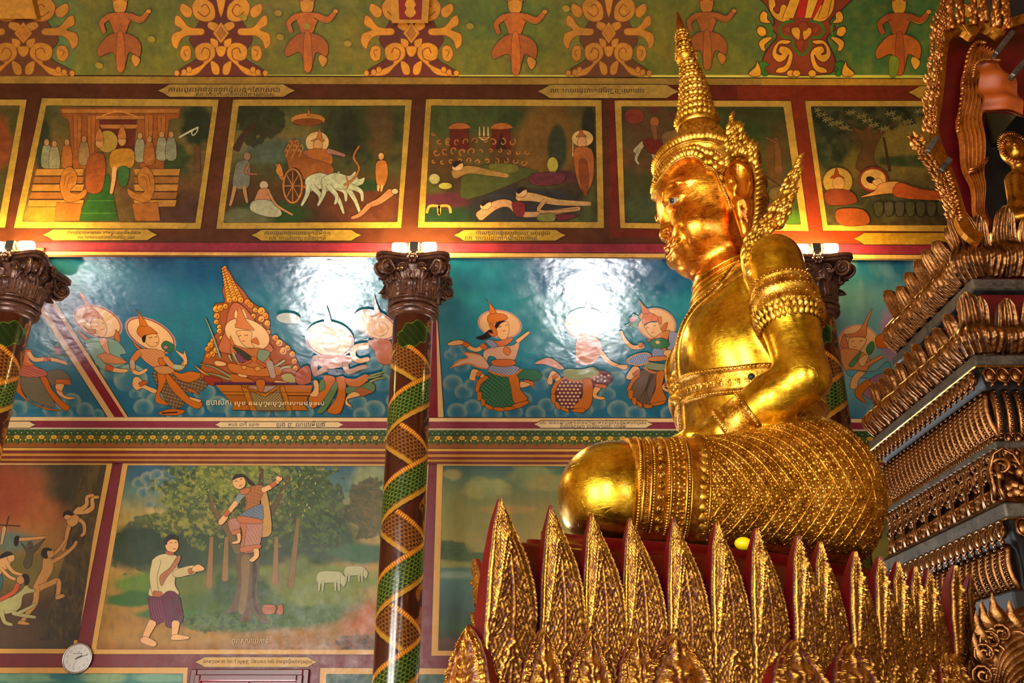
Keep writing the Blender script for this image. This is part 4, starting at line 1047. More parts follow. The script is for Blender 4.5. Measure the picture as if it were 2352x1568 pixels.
# ------------------------------------------------------------------ niche on top of the tower
NY = 4.98
niche = empty('niche', (TX, TY, EYE+3.0), parent=tower)
niche['label'] = 'carved gilded niche with flame border and dark red lining'
def ply(name, px, Y, th, mat, parent=niche, n=5, closed=True, col=None, **kw):
    pts = spline(px, n, True) if n else np.array(px, float); A = on_y(pts[:, 0], pts[:, 1], Y); B = A+[0, th, 0]; q = len(A)
    V = np.concatenate([A, B]); return obj(name, V, [tuple(range(q)), tuple(range(2*q-1, q-1, -1))]+[(i, i+q, (i+1) % q+q, (i+1) % q) for i in range(q)], mat, parent, smooth=False, col=None if col is None else np.full((len(V), 3), col), **kw)
# carcass behind the opening
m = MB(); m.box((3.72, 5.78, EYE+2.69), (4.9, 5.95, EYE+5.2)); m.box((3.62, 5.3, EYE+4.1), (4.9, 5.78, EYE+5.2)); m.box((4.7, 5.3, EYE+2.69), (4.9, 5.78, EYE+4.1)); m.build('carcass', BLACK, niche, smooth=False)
ply('lining', [(2190, 70), (2228, 82), (2270, 60), (2420, 60), (2420, 240), (2280, 250), (2264, 264), (2260, 350), (2264, 470), (2285, 525), (2262, 545), (2228, 512), (2196, 410), (2158, 312), (2164, 240), (2172, 170), (2178, 110)], 5.27, .05, LACQUER_DARK, label='dark red lining')
ply('opening', [(2236, 240), (2280, 230), (2420, 230), (2420, 540), (2290, 540), (2236, 500), (2236, 350)], 5.72, .04, BLACK, label='black opening')  # flat black panel: the shade inside the niche is put into its colour
# smooth gold moulding of the arch
inn = [(2262, 538), (2226, 508), (2194, 404), (2158, 306), (2164, 241), (2171, 179), (2175, 120), (2189, 82), (2212, 70), (2232, 82), (2244, 78), (2258, 62), (2280, 70), (2302, 82), (2330, 60), (2420, 40)]
out_ = [(2250, 560), (2204, 520), (2180, 420), (2143, 318), (2150, 241), (2157, 170), (2162, 110), (2172, 62), (2196, 44), (2230, 52), (2250, 40), (2275, 44), (2300, 56), (2325, 40), (2420, 10)]
A = spline(inn, 5); B = spline(out_, 5)
A_ = on_y(A[:, 0], A[:, 1], NY+.02); k_ = np.linspace(0, len(B)-1, len(A)); B = np.stack([np.interp(k_, np.arange(len(B)), B[:, i]) for i in (0, 1)], 1); B_ = on_y(B[:, 0], B[:, 1], NY)
q = len(A_); V = np.concatenate([A_, B_, B_+[0, .05, 0], A_+[0, .06, 0]])
GOLD_MID = gold('arch_gilding', '#c88a30', '#94601a', '#4e2a0a', (.3, .5), 9, .15, 60)
obj('arch_moulding', V, [(i+a*q, i+1+a*q, i+1+((a+1) % 4)*q, i+((a+1) % 4)*q) for i in range(q-1) for a in range(4)], GOLD_MID, niche, smooth=False)
# flame leaf-work along the outside
def flames(name, path, sizes, Y, side, seed):
    sp = spline(path, 8); r = random.Random(seed); m = MB()
    for i in range(len(sp)-1):
        d = sp[i+1]-sp[i]; nrm = np.array([d[1], -d[0]])/np.linalg.norm(d)*side
        for k in range(3):
            c = sp[i]+nrm*sizes*(k-.6)*.42+np.array([r.uniform(-2, 2), r.uniform(-2, 2)]); P = on_y(c[0], c[1], Y-.015*r.random()); dr = on_y(c[0]+nrm[0]*6+d[0]*.4, c[1]+nrm[1]*6+d[1]*.4, Y)-P
            Fm = frame_of((0, -1, 0), dr); m.add(FLAME[0] @ (Fm*sizes/440*r.uniform(.55, .85)).T+P, FLAME[1])
            if k == 1: m.ball(P+[0, -.012, 0], .010, 6, 4)
    return m.build(name, GOLD_ORN2, niche)
GOLD_ORN2 = gold('pink_gilding', '#d8945a', '#a06428', '#4e240c', (.26, .48), 16, .25, 130, .42)
flames('flame_border', [(2146, 306), (2148, 262), (2152, 215), (2157, 160), (2163, 105), (2172, 55), (2185, 20), (2200, -20)], 28, NY+.02, 1, 1)
flames('flame_border', [(2196, 500), (2184, 455), (2170, 415), (2150, 375), (2128, 345)], 22, NY-.02, 1, 2)
m = MB()
for (u, v) in ((2108, 330), (2116, 318), (2100, 338), (2124, 326), (2112, 346), (2128, 350), (2106, 322), (2120, 338)):
    P = on_y(float(u), float(v), NY-.02); Fm = frame_of((0, -1, 0), (rnd.uniform(-1, 0), 0, rnd.uniform(.2, 1))); m.add(FLAME[0] @ (Fm*.055).T+P, FLAME[1]); m.ball(P, .016, 6, 4)
m.build('corner_scroll', GOLD_ORN2, niche)
for k, (u, v, du) in enumerate(((2186, 60, 10), (2208, 48, 4), (2236, 50, 0), (2262, 44, 6), (2290, 56, 8), (2316, 60, 12))):
    m = MB(); r = random.Random(k)
    for i in range(22):
        t_ = i/21; P = on_y(u-du*t_+r.uniform(-7, 7)*(1-.5*t_), v-95*t_+6, NY-.01-.02*r.random()); Fm = frame_of((0, -1, 0), (r.uniform(-.4, .4), 0, 1)); m.add(FLAME[0] @ (Fm*.05).T+P, FLAME[1])
    A = on_y(np.array([u+0., u-du*.5, u-du]), np.array([v+6., v-45, v-92]), NY+.0); m.tube(A, [.028, .024, .008], 8); m.build('crest_flame', GOLD_ORN2, niche)
for pts, Y in (([(2284, 128), (2324, 76)], NY-.06), ([(2322, 178), (2360, 134)], NY-.05), ([(2128, 352), (2150, 318)], NY-.04), ([(2158, 396), (2180, 368)], NY-.05)):
    A = on_y(np.array([float(q[0]) for q in pts]), np.array([float(q[1]) for q in pts]), Y); m = MB(); d = A[1]-A[0]; L = np.linalg.norm(d); Fm = frame_of((0, -1, 0), d); m.box((-.018, 0, -.03), (.018, L, .03), Fm, A[0], bev=.006); m.build('grey_bar', IRON, niche, smooth=False)
# bead string down the left jamb
m = MB()
for u, v in spline([(2178, 395), (2190, 430), (2200, 470), (2206, 500)], 4): m.ball(on_y(u, v, NY-.03), .018, 8, 6)
m.build('bead_string', GOLD_ORN2, niche)
# pleated orange cloth gathered in the niche
CLOTH = paint('orange_silk', '#8e3e08', .5, .35, 5, .1); CLOTH2 = gold('golden_pleats', '#b86c20', '#8a4410', '#4a1406', (.35, .55), 8, .2, 60, metal=.5)
def pleats(name, left, right, Y, npl, amp, mat, cat, label):
    L = spline(left, 8); R = spline(right, 8); k = min(len(L), len(R)); L = L[:k]; R = R[:k]; nn_ = npl*8+1; t_ = np.linspace(0, 1, nn_)
    px = L[:, None, :]*(1-t_[None, :, None])+R[:, None, :]*t_[None, :, None]; V = on_y(px[..., 0], px[..., 1], Y); V[..., 1] += amp*np.cos(t_*npl*2*PI)[None, :]+.02*np.sin(np.arange(k)*.5)[:, None]
    q = k*nn_; V2 = V.reshape(-1, 3); V3 = V2+[0, .02, 0]; gf = grid_faces(k, nn_); return obj(name, np.concatenate([V2, V3]), [tuple(g) for g in gf]+[tuple(g[::-1]+q) for g in gf], mat, None, label=label, cat=cat)
d1 = pleats('pleated_cloth', [(2244, 96), (2224, 130), (2214, 180), (2207, 240), (2201, 300), (2214, 370), (2232, 440), (2246, 500), (2258, 532)], [(2285, 118), (2278, 150), (2268, 190), (2262, 240), (2262, 300), (2266, 385), (2262, 440), (2266, 500), (2268, 530)], NY+.20, 6, .014, CLOTH2, 'cloth', 'narrow brown gold pleated cloth tied with a cord hanging inside the niche')
m = MB(); m.tube(on_y(np.array([2224., 2240, 2256, 2268]), np.array([396., 392, 382, 368]), NY+.165), .010, 6); m.tube(on_y(np.array([2226., 2242, 2258, 2268]), np.array([390., 385, 374, 362]), NY+.165), .010, 6)
m.build('cord', GOLD_ORN2, d1)
m = MB()
for u, v in spline([(2262, 98), (2243, 98), (2226, 120), (2216, 165), (2210, 215), (2204, 260), (2200, 300)], 4): m.ball(on_y(u, v, NY+.165), .014, 8, 5)
m.build('bead_edge', GOLD_ORN2, d1)
d2 = pleats('orange_drape', [(2248, 140), (2250, 165), (2256, 200), (2262, 232), (2266, 250)], [(2296, 140), (2330, 175), (2344, 210), (2352, 240), (2360, 262)], NY+.06, 1, .018, CLOTH, 'cloth', 'smooth orange cloth draped like a hood over the niche opening')
m = MB()
for u, v in spline([(2236, 175), (2240, 150), (2256, 138), (2276, 137), (2294, 138)], 5): m.ball(on_y(u, v, NY+.03), .014, 8, 5)
m.build('bead_edge', GOLD_ORN2, d2)
# small gilded figure inside the niche, cut by the picture edge
BY = 5.40
hc = on_y(2326., 345., BY)
def small_f(p):
    q = p-hc
    d = s_ell(q, (0, 0, 0), (.082, .085, .105)); d = smin(d, s_ell(q, (-.012, -.03, -.06), (.055, .06, .055)), .04)
    d = smin(d, s_cap(q, (.02, .02, -.08), (.04, .03, -.20), .045, .06), .03)
    d = smin(d, s_ell(q, (.13, .03, -.42), (.20, .13, .24)), .06)
    d = smin(d, s_cap(q, (-.06, -.03, -.27), (-.10, -.04, -.55), .065, .055), .05); d = smin(d, s_cap(q, (-.10, -.04, -.50), (.12, -.14, -.58), .055, .045), .04)
    d = smin(d, s_cap(q, (.32, -.03, -.27), (.38, -.04, -.55), .065, .055), .05); d = smin(d, s_cap(q, (.38, -.04, -.50), (.14, -.14, -.58), .055, .045), .04)
    d = smin(d, s_ell(q, (.14, -.02, -.62), (.42, .20, .10)), .06)
    d = smin(d, s_chain(q, [(-.035, -.070, .03), (-.04, -.092, -.018)], [.012, .02], .01), .015)
    for s in (1, -1):
        d = smin(d, s_chain(q, [(-.03+s*.012-.002, -.078, .035), (-.03+s*.045, -.070, .042)], [.008, .006], .01), .012)
        d = smin(d, s_ell(q, (-.028+s*.035, -.070, .012), (.018, .014, .009)), .008)
    d = smin(d, s_chain(q, [(-.058, -.072, -.052), (-.034, -.082, -.052), (-.008, -.072, -.05)], [.006, .010, .006], .01), .008)
    d = smin(d, s_ell(q, (.085, .01, -.02), (.015, .02, .06)), .01)
    return d
V, Fc = skin(small_f, hc-[.35, .3, .76], hc+[.62, .3, .14], .016)
sm = empty('small_figure', hc-[0, 0, .72], 'small gilded seated figure with beaded headdress inside the dark niche', 'statue')
obj('body', V, Fc, gold('small_figure_gold', '#b87c28', '#84521a', '#3a1c08', (.28, .45), 8, .12, 60), sm)
m = MB()
for k in range(26):
    a = -.3+PI*1.25*k/25; P = hc+np.array([.088*math.cos(a)-.004, -.03, .10*math.sin(a)+.01]); m.tube([P, P+np.array([.03*math.cos(a), .0, .035*math.sin(a)])], [.008, .004], 5)
for k in range(14):
    a = PI*.6+PI*.9*k/13; m.ball(hc+np.array([.092*math.cos(a)-.006, -.035, .10*math.sin(a)-.02]), .014, 6, 4)
m.ball(hc+[.01, .02, .08], (.075, .075, .05), 12, 8); m.build('headdress', GOLD_ORN2, sm)
# ------------------------------------------------------------------ painted columns, their capitals and lamps
CY = COL_Y-.03; CAP0, CAP1 = EYE+3.68, EYE+4.19; RC = .187
BROWN_CAP = gold('brown_capital', '#6a4636', '#4a2c22', '#22120c', (.2, .4), 9, .2, 50, metal=.25)
def shaft_mesh():
    nt = 176; z = np.concatenate([np.linspace(0, EYE+.2, 30)[:-1], np.linspace(EYE+.2, CAP0+.03, 720)]); ph = np.linspace(-PI, PI, nt, endpoint=False)   # ph 0 faces the visitor, + to the right
    PH, Z = np.meshgrid(ph, z, indexing='ij'); Zr = Z-EYE; R = np.full_like(Z, RC)+.004*np.exp(-Z/.5)
    V = np.stack([R*np.sin(PH), -R*np.cos(PH), Z], -1)
    P = .765; col = np.tile(lin('#3a150c'), (*Z.shape, 1)); n = fbm(PH*2, Z*1.5, 4); col *= (.7+.6*n)[..., None]
    def put(mask, c, a=1.0):
        c = lin(c); m_ = (mask*a)[..., None]; col[:] = col*(1-m_)+c*m_
    # flame-like ornaments in the dark fields
    fl = np.clip((np.abs(np.mod(PH-1.35+PI, 2*PI)-PI) < .42+.18*np.sin(Z*26)).astype(float)*(fbm(PH*5, Z*14, 3, 2) > .42), 0, 1); put(fl, '#8a4a16'); put(fl*(fbm(PH*14, Z*40, 2, 4) > .55), '#5a2208')
    def band(sgn, z0, body, dark, line, wid):
        q = Zr-z0-sgn*P*PH/(2*PI); k = np.round(q/P); b = q-k*P          # across the band, 0 at its middle
        a = (PH*RC+sgn*b*.6)                                             # along
        b2 = b*math.cos(.57); a2 = sgn*(Zr-z0)*.54+PH*RC*.84
        top = Zr < 3.28 if sgn > 0 else Zr < 3.34
        inb = (np.abs(b) < wid) & top
        put(inb.astype(float), body)
        c = .044; row = np.floor(b2/(c*.62)); fy = b2/(c*.62)-row; fx = np.mod(a2/c+.5*np.mod(row, 2), 1)-.5
        dd = np.sqrt((fx*1.0)**2+((fy-.0)*.62*1.15)**2)
        put(inb*(dd < .30), dark, .8); put(inb*np.exp(-((dd-.47)/.06)**2), line, .9)
        up = (b > wid-.052) & inb; lo = (b < -wid+.058) & inb
        put(up.astype(float), '#8a4a14'); put(up*(np.cos(a2/.022*2*PI) > -.2)*(np.abs(b-wid+.026) < .018), '#d89028')
        put(lo.astype(float), '#b0822a'); put(lo*(np.cos(a2/.017*2*PI) > .55), '#8a5c14'); put(lo*(np.abs(b+wid-.050) < .006), '#6a3c0c')
        put((np.abs(b+wid+.006) < .006)*top, '#1c0804')
    band(-1, 3.135, '#4e260e', '#2c1206', '#a86c2a', .165)
    band(1, 2.775, '#18340f', '#0a1a08', '#7c9030', .165)
    # leafy tail below the capital
    pz = (Zr-3.42)/.135; px = (PH-.05)/.92; wv = .16*np.sin(px*9+pz*3)
    leaf = ((px**2+(pz-.35*px)**2+wv) < .85); put(leaf.astype(float), '#0e240a'); put(leaf*(np.abs(np.sin(px*7+pz*5)) < .14), '#2c4612', .8); put(leaf*(np.abs(px**2+(pz-.35*px)**2+wv-.8) < .05), '#48661c')
    q = grid_faces(nt, len(z), True)
    t = NT('painted_column'); a = t.n('ShaderNodeVertexColor'); a.layer_name = 'Col'
    m_ = t.fin(a.outputs['Color'], 0.0, t.ramp(t.noise(5, 4), [(.3, .10), (.7, .26)]), t.bump(t.noise(9, 3), .10, .01)); t.b.inputs['Specular IOR Level'].default_value = .6
    return mesh('shaft', V.reshape(-1, 3), q, m_, True, col.reshape(-1, 3))
SHAFT = shaft_mesh()
def acanth(m, R, a, z0, h, wd, curl):
    """one leaf of the capital, curling outward at its tip"""
    nu, nv = 17, 24; V = []
    for i in range(nu):
        s = -1+2*i/(nu-1)
        for j in range(nv):
            t = j/(nv-1); hw = wd*(.60+.40*math.sin(min(t*1.7, 1)*PI*.5))*(1 if t < .62 else math.sqrt(max(0, 1-((t-.62)/.385)**2)))
            lob = 1+.16*math.cos(t*26)*abs(s)**2; zz = z0+h*(t-2.2*max(0, t-.78)**1.5*1.6); r_ = R(z0+h*min(t, .9))+.010+.026*(1-s*s)+.007*math.cos(s*14)*(1-t*.6)+curl*max(0, t-.5)**2*2.6
            aa = a+s*hw*lob/max(r_, .1); V.append((r_*math.cos(aa), r_*math.sin(aa), zz))
    q = grid_faces(nu, nv); m.add(V, [tuple(k) for k in q]); m.add([(x*.955, y*.955, z-.004) for x, y, z in V], [tuple(k[::-1]) for k in q])
def cap_parts():
    H = CAP1-CAP0; bell = lambda z: .200+.085*max(0, (z-CAP0-.10)/(H-.10))**1.6 if z > CAP0+.1 else .205
    out = {}
    m = MB(); m.lathe([(bell(z), z) for z in np.linspace(CAP0+.06, CAP1-.06, 12)], 40); out['bell'] = m
    m = MB()
    for zc, R_, r_ in ((CAP0+.02, .215, .028), (CAP0+.075, .225, .022), (CAP0+.12, .215, .014)):
        a = np.linspace(0, 2*PI, 40, endpoint=False); m.tube(np.stack([R_*np.cos(a), R_*np.sin(a), np.full(40, zc)], 1), r_, 10, closed=True)
    m.lathe([(.19, CAP0-.05), (.205, CAP0-.03), (.21, CAP0), (.21, CAP0+.10)], 40); out['neck_ring'] = m
    m = MB()
    for k in range(8): acanth(m, bell, k*PI/4, CAP0+.11, .20, .085, .13)
    for k in range(8): acanth(m, bell, k*PI/4+PI/8, CAP0+.13, .30, .085, .11)
    out['acanthus_leaf'] = m
    m = MB()
    for k in range(4):
        a0 = PI/4+k*PI/2; e = np.array([math.cos(a0), math.sin(a0), 0]); tn = np.array([-e[1], e[0], 0])
        for sd in (-1, 1):
            th = np.linspace(0, 2.4*2*PI, 46); r_ = .085*(1-th/th[-1]*.86); c = e*.375+np.array([0, 0, CAP1-.135])
            P = c+np.outer(r_*np.cos(th+PI*.5), e)+np.outer(r_*np.sin(th+PI*.5), [0, 0, 1])+tn*sd*.042+np.outer(th/th[-1]*.02*sd, tn); m.tube(P, np.linspace(.017, .010, 46), 6)
            q = spline([e*.24+tn*sd*.10+[0, 0, CAP0+.26], e*.28+tn*sd*.07+[0, 0, CAP1-.16], e*.34+tn*sd*.045+[0, 0, CAP1-.06], P[0]], 5); m.tube(q, np.linspace(.012, .018, len(q)), 6)
        m.tube([e*.375+tn*-.05+[0, 0, CAP1-.135], e*.375+tn*.05+[0, 0, CAP1-.135]], .058, 14)
        m.tube([e*.375+tn*-.075+[0, 0, CAP1-.135], e*.375+tn*.075+[0, 0, CAP1-.135]], .022, 10)
    out['volute'] = m
    m = MB(); a = np.linspace(0, 2*PI, 64, endpoint=False); rr = .30+.13*np.abs(np.cos(2*(a-PI/4)))**5+.03*np.abs(np.cos(2*(a-PI/4)))
    for z0, z1, k in ((CAP1-.060, CAP1-.035, .94), (CAP1-.032, CAP1, 1.0)):
        V = np.concatenate([np.stack([rr*k*np.cos(a), rr*k*np.sin(a), np.full(64, z)], 1) for z in (z0, z1)]); m.add(V, [(i, (i+1) % 64, 64+(i+1) % 64, 64+i) for i in range(64)]+[tuple(range(63, -1, -1)), tuple(range(64, 128))])
    out['abacus'] = m
    m = MB()
    for k in range(4):
        a0 = k*PI/2; e = np.array([math.cos(a0), math.sin(a0), 0]); c = e*.305+np.array([0, 0, CAP1-.05]); Fm = frame_of(e)
        for j in range(6):
            b = j*PI/3; m.ball(c+Fm[:, 0]*.035*math.cos(b)+Fm[:, 1]*.035*math.sin(b), .020, 7, 5)
        m.ball(c+e*.012, .018, 7, 5)
        for sd in (-1, 1):
            th = np.linspace(0, 1.6*2*PI, 24); r_ = .045*(1-th/th[-1]*.8); P = e*.27+Fm[:, 0]*sd*.085+np.array([0, 0, CAP1-.13])+np.outer(r_*np.cos(th), Fm[:, 0])*sd+np.outer(r_*np.sin(th), [0, 0, 1])+np.outer(.01+0*th, e); m.tube(P, .010, 6)
    out['rosette'] = m
    return {k: mesh(k, v.arr(), v.F, BROWN_CAP, k not in ('abacus',)) for k, v in out.items()}
CAPM = cap_parts()
t = NT('lamp_glow'); GLOW = t.fin('#fff2d0', 0.0, .4); t.b.inputs['Emission Color'].default_value = (1.0, .68, .20, 1); t.b.inputs['Emission Strength'].default_value = LAMP_E
HOLD = paint('lamp_holder', '#3c3a34', .4)
m = MB(); m.tube([(-.068, 0, 0), (-.06, 0, 0), (-.04, 0, 0), (.04, 0, 0), (.062, 0, 0), (.068, 0, 0)], [.030, .044, .047, .047, .044, .030], 18); BULB = mesh('bulb', m.arr(), m.F, GLOW)
m = MB(); m.box((-.05, -.045, -.05), (.05, .045, .045), bev=.012); m.box((-.03, -.03, -.075), (.03, .03, -.04), bev=.006); m.tube([(-.075, 0, 0), (-.045, 0, 0)], .036, 14); m.tube([(.045, 0, 0), (.075, 0, 0)], .036, 14); HOLDER = mesh('holder', m.arr(), m.F, HOLD, False)
CENT = [(21, 742, 'column'), (931.9, 1084, 'column'), (1886, 844, 'column')]
LABC = ['painted column at the left edge with brown capital partly cut off', 'tall brown painted column with green and brown scaled bands, standing clear before the murals', 'painted column half hidden behind the gilded statue']
LABL = ['glowing twin bulb lamp on the leftmost column capital', 'glowing twin bulb lamp on the middle column capital', "glowing twin bulb lamp on the capital behind the statue's shoulder"]
for (u, v, nm), lb, ll in zip(CENT, LABC, LABL):
    x = float(on_y(u, v, CY)[0]); c = empty('painted_column', (x, CY, 0), lb, 'column', 'painted columns along the nave')
    al = math.atan2(x, CY)
    for k, me in [('shaft', SHAFT)]+list(CAPM.items()): inst(k, me, Matrix.Translation((x, CY, 0)) @ (Matrix.Rotation(-al if k == 'shaft' else 0, 4, 'Z')), c)
    m = MB(); m.box((x-.17, CY-.02, CAP1), (x+.17, CY+.16, EYE+4.40), bev=.01); m.build('impost', BROWN_CAP, c, smooth=False)
    m = MB(); m.box((x-.28, CY-.28, 0), (x+.28, CY+.28, .18), bev=.02); m.lathe([(.26, .18), (.27, .22), (.25, .27), (.21, .30), (.19, .36)], 40, (x, CY, 0)); m.build('base', BROWN_CAP, c)
    L = empty('lamp', (x, CY-.27, CAP1+.075), ll, 'lamp', 'twin bulb lamps on the capitals')
    inst('holder', HOLDER, Matrix.Translation((x+.01, CY-.27, CAP1+.075)), L)
    for sd in (-1, 1): inst('bulb', BULB, Matrix.Translation((x+.01+sd*.138, CY-.27, CAP1+.075+sd*.004)), L)
# ------------------------------------------------------------------ wall paintings: flat painted shapes on the plaster
def nrm_strip(P, w, closed=False):
    P = np.asarray(P, float); n = len(P); w = np.broadcast_to(np.asarray(w, float), (n,))
    T = (np.roll(P, -1, 0)-np.roll(P, 1, 0)) if closed else np.gradient(P, axis=0)
    T = T/(np.linalg.norm(T, axis=1)[:, None]+1e-9); N = np.stack([-T[:, 1], T[:, 0]], 1)
    return np.concatenate([P+N*w[:, None]/2, P-N*w[:, None]/2]), [(i, (i+1) % n, n+(i+1) % n, n+i) for i in range(n if closed else n-1)]
from mathutils.geometry import tessellate_polygon
def slice_px(P, Fc, h=8.0):
    out = []; Fo = []; n = 0
    for f in Fc:
        q = P[list(f)]
        tris = tessellate_polygon([[Vector((x, y, 0)) for x, y in q]]) if len(q) > 4 else ([(0, 1, 2), (0, 2, 3)] if len(q) == 4 else [(0, 1, 2)])
        for t in tris:
            T_ = q[list(t)]; lo, hi = T_[:, 1].min(), T_[:, 1].max(); k0, k1 = int(math.floor(lo/h)), int(math.floor(hi/h))
            for k in range(k0, k1+1):
                poly = [tuple(x) for x in T_]
                for lim, sg in ((k*h, 1), ((k+1)*h, -1)):
                    res = []
                    for i in range(len(poly)):
                        a, b = poly[i-1], poly[i]; da, db = (a[1]-lim)*sg, (b[1]-lim)*sg
                        if (da >= 0) != (db >= 0): w = da/(da-db); res.append((a[0]+(b[0]-a[0])*w, a[1]+(b[1]-a[1])*w))
                        if db >= 0: res.append(b)
                    poly = res
                    if len(poly) < 3: break
                if len(poly) >= 3: out += poly; Fo.append(tuple(range(n, n+len(poly)))); n += len(poly)
    return (np.array(out), Fo) if out else (P, Fc)
class Art:
    """one painting: px positions of the photograph are carried to the wall plane by its own mapper"""
    def __init__(s, mapper, mat, parent, cr_=(0, 0, 1.0), off=.004): s.map = mapper; s.mat = mat; s.parent = parent; s.k = 0; s.off = off; s.crop(*cr_); s.begin()
    def crop(s, ox, oy, sc_): s.ox, s.oy, s.sc = ox, oy, sc_; return s
    def X(s, pts): q = np.asarray(pts, float).reshape(-1, 2); return q*s.sc+[s.ox, s.oy]
    def begin(s): s.V = []; s.F = []; s.C = []; s.n = 0
    def _put(s, P, Fc, c, cut=True):
        if s.map is sf_map and cut:      # the aisle ceiling is curved: slice every shape along it so that it hugs the plaster
            if any(np.ptp(P[list(f), 1]) > 9 for f in Fc):
                P, Fc = slice_px(P, Fc); 
                if not isinstance(c, str): c = np.asarray(c, float); c = c if c.ndim == 1 else c[0]
        s.k += 1; V = s.map(P[:, 0], P[:, 1], s.off+s.k*.00004); s.V.append(V); s.F += [tuple(i+s.n for i in f) for f in Fc]
        c = lin(c) if isinstance(c, str) else np.asarray(c, float); s.C.append(np.tile(c, (len(P), 1)) if c.ndim == 1 else c); s.n += len(P)
    def end(s, name, **kw):
        if not s.n: return None
        o = obj(name, np.concatenate(s.V), s.F, s.mat, s.parent, smooth=False, col=np.concatenate(s.C), **kw); s.begin(); return o
    def ground(s, quad, ops, step=4, name='painted_ground', seed=0):
        q = np.array(quad, float); nu = max(2, int(max(np.linalg.norm(q[1]-q[0]), np.linalg.norm(q[2]-q[3]))/step)); nv = max(2, int(max(np.linalg.norm(q[3]-q[0]), np.linalg.norm(q[2]-q[1]))/step))
        a, b = np.meshgrid(np.linspace(0, 1, nu), np.linspace(0, 1, nv), indexing='ij'); a = a[..., None]; b = b[..., None]
        P = (q[0]*(1-a)+q[1]*a)*(1-b)+(q[3]*(1-a)+q[2]*a)*b; U, V = P[..., 0], P[..., 1]; col = np.zeros((nu, nv, 3))
        def mixc(m_, c): c = lin(c) if isinstance(c, str) else c; col[:] = col*(1-m_[..., None])+c*m_[..., None]
        for op in ops:
            if op[0] == 'grad':
                vs = [x[0] for x in op[1]]; cs = np.array([lin(x[1]) for x in op[1]]); t = V+(fbm(U/60, V/60, 3, seed)-.5)*op[2] if len(op) > 2 else V
                for i in range(3): col[..., i] = np.interp(t, vs, cs[:, i])
            elif op[0] == 'mot':      # mottling: amount, scale, colour
                mixc(np.clip((fbm(U/op[2], V/op[2]*(op[4] if len(op) > 4 else 1), 4, seed+1)-.42)*4, 0, 1)*op[1], op[3])
            elif op[0] == 'blob':     # u v ru rv colour soft ragged
                _, u, v, ru, rv, c, so, rg = op; d = np.sqrt(((U-u)/ru)**2+((V-v)/rv)**2)+(fbm(U/(ru*.35+6), V/(rv*.35+6), 4, seed+2)-.47)*rg; mixc(np.clip((1-d)/so+.5, 0, 1), c)
            elif op[0] == 'puff':
                _, u, v, r, c0, c1 = op; d = np.sqrt((U-u)**2+((V-v)*1.15)**2)/r; m_ = np.clip((1-d)*r/3, 0, 1)*np.clip((v+r*.75-V)/(r*.6), 0, 1); e = np.clip(d, 0, 1)[..., None]**3; mixc(m_*.9, lin(c0)*(1-e)+lin(c1)*e)
            elif op[0] == 'leaf':     # dabbed foliage: u v ru rv colours size n
                _, u, v, ru, rv, cs, sz, n_ = op; r = np.random.RandomState(int(u*7+v))
                g = np.floor(U/sz+1.7*vnoise(V/sz, U/sz)); h = np.floor(V/sz*1.3+1.3*vnoise(U/sz, V/sz, 1)); rn = np.mod(np.sin(g*12.98+h*78.2)*43758.5, 1)
                d = np.sqrt(((U-u)/ru)**2+((V-v)/rv)**2)+(fbm(U/22, V/22, 4, 5)-.47)*1.3; inside = d < 1
                for i, c in enumerate(cs): mixc((inside & (rn > i/len(cs)*n_) & (rn < (i+1)/len(cs)*n_)).astype(float)*.85, c)
        n_ = fbm(U/9, V/30, 3, seed+3); col *= (.86+.28*n_)[..., None]
        s.k += 1; X = s.map(U.ravel(), V.ravel(), s.off+s.k*.00004)
        return obj(name, X, grid_faces(nu, nv), s.mat, s.parent, smooth=False, col=col.reshape(-1, 3))
    def P(s, c, pts, sm=4, o=1.0, oc='#3a1808'):
        q = s.X(pts); q = spline(q, sm, True) if sm else q
        s._put(q, [tuple(range(len(q)))], c)
        if o: V, Fc = nrm_strip(q, o, True); s._put(V, Fc, oc)
        return s
    def Q(s, c, pts, o=0, oc='#3a1808'): return s.P(c, pts, 0, o, oc)
    def L(s, c, w, pts, sm=5):
        q = s.X(pts); q = spline(q, sm) if sm and len(q) > 2 else q; V, Fc = nrm_strip(q, w); s._put(V, Fc, c); return s
    def T(s, c, w0, w1, pts, o=1.0, oc='#3a1808', sm=5):
        q = s.X(pts); q = spline(q, sm) if len(q) > 2 else q; w_ = np.linspace(w0, w1, len(q))
        e0 = (q[0]-q[1])/np.linalg.norm(q[0]-q[1]); e1 = (q[-1]-q[-2])/np.linalg.norm(q[-1]-q[-2])
        q = np.concatenate([[q[0]+e0*w0*.25], q, [q[-1]+e1*w1*.3]]); w_ = np.concatenate([[w0*.6], w_, [w1*.5]])
        if o: V, Fc = nrm_strip(q, w_+2*o); s._put(V, Fc, oc)
        V, Fc = nrm_strip(q, w_); s._put(V, Fc, c); return s
    def E(s, c, x, y, rx, ry, rot=0, o=1.0, oc='#3a1808'):
        a = np.linspace(0, 2*PI, 28, endpoint=False); r = math.radians(rot); p = np.stack([rx*np.cos(a), ry*np.sin(a)], 1) @ np.array([[math.cos(r), math.sin(r)], [-math.sin(r), math.cos(r)]])+[x, y]
        return s.P(c, p, 0, o, oc)
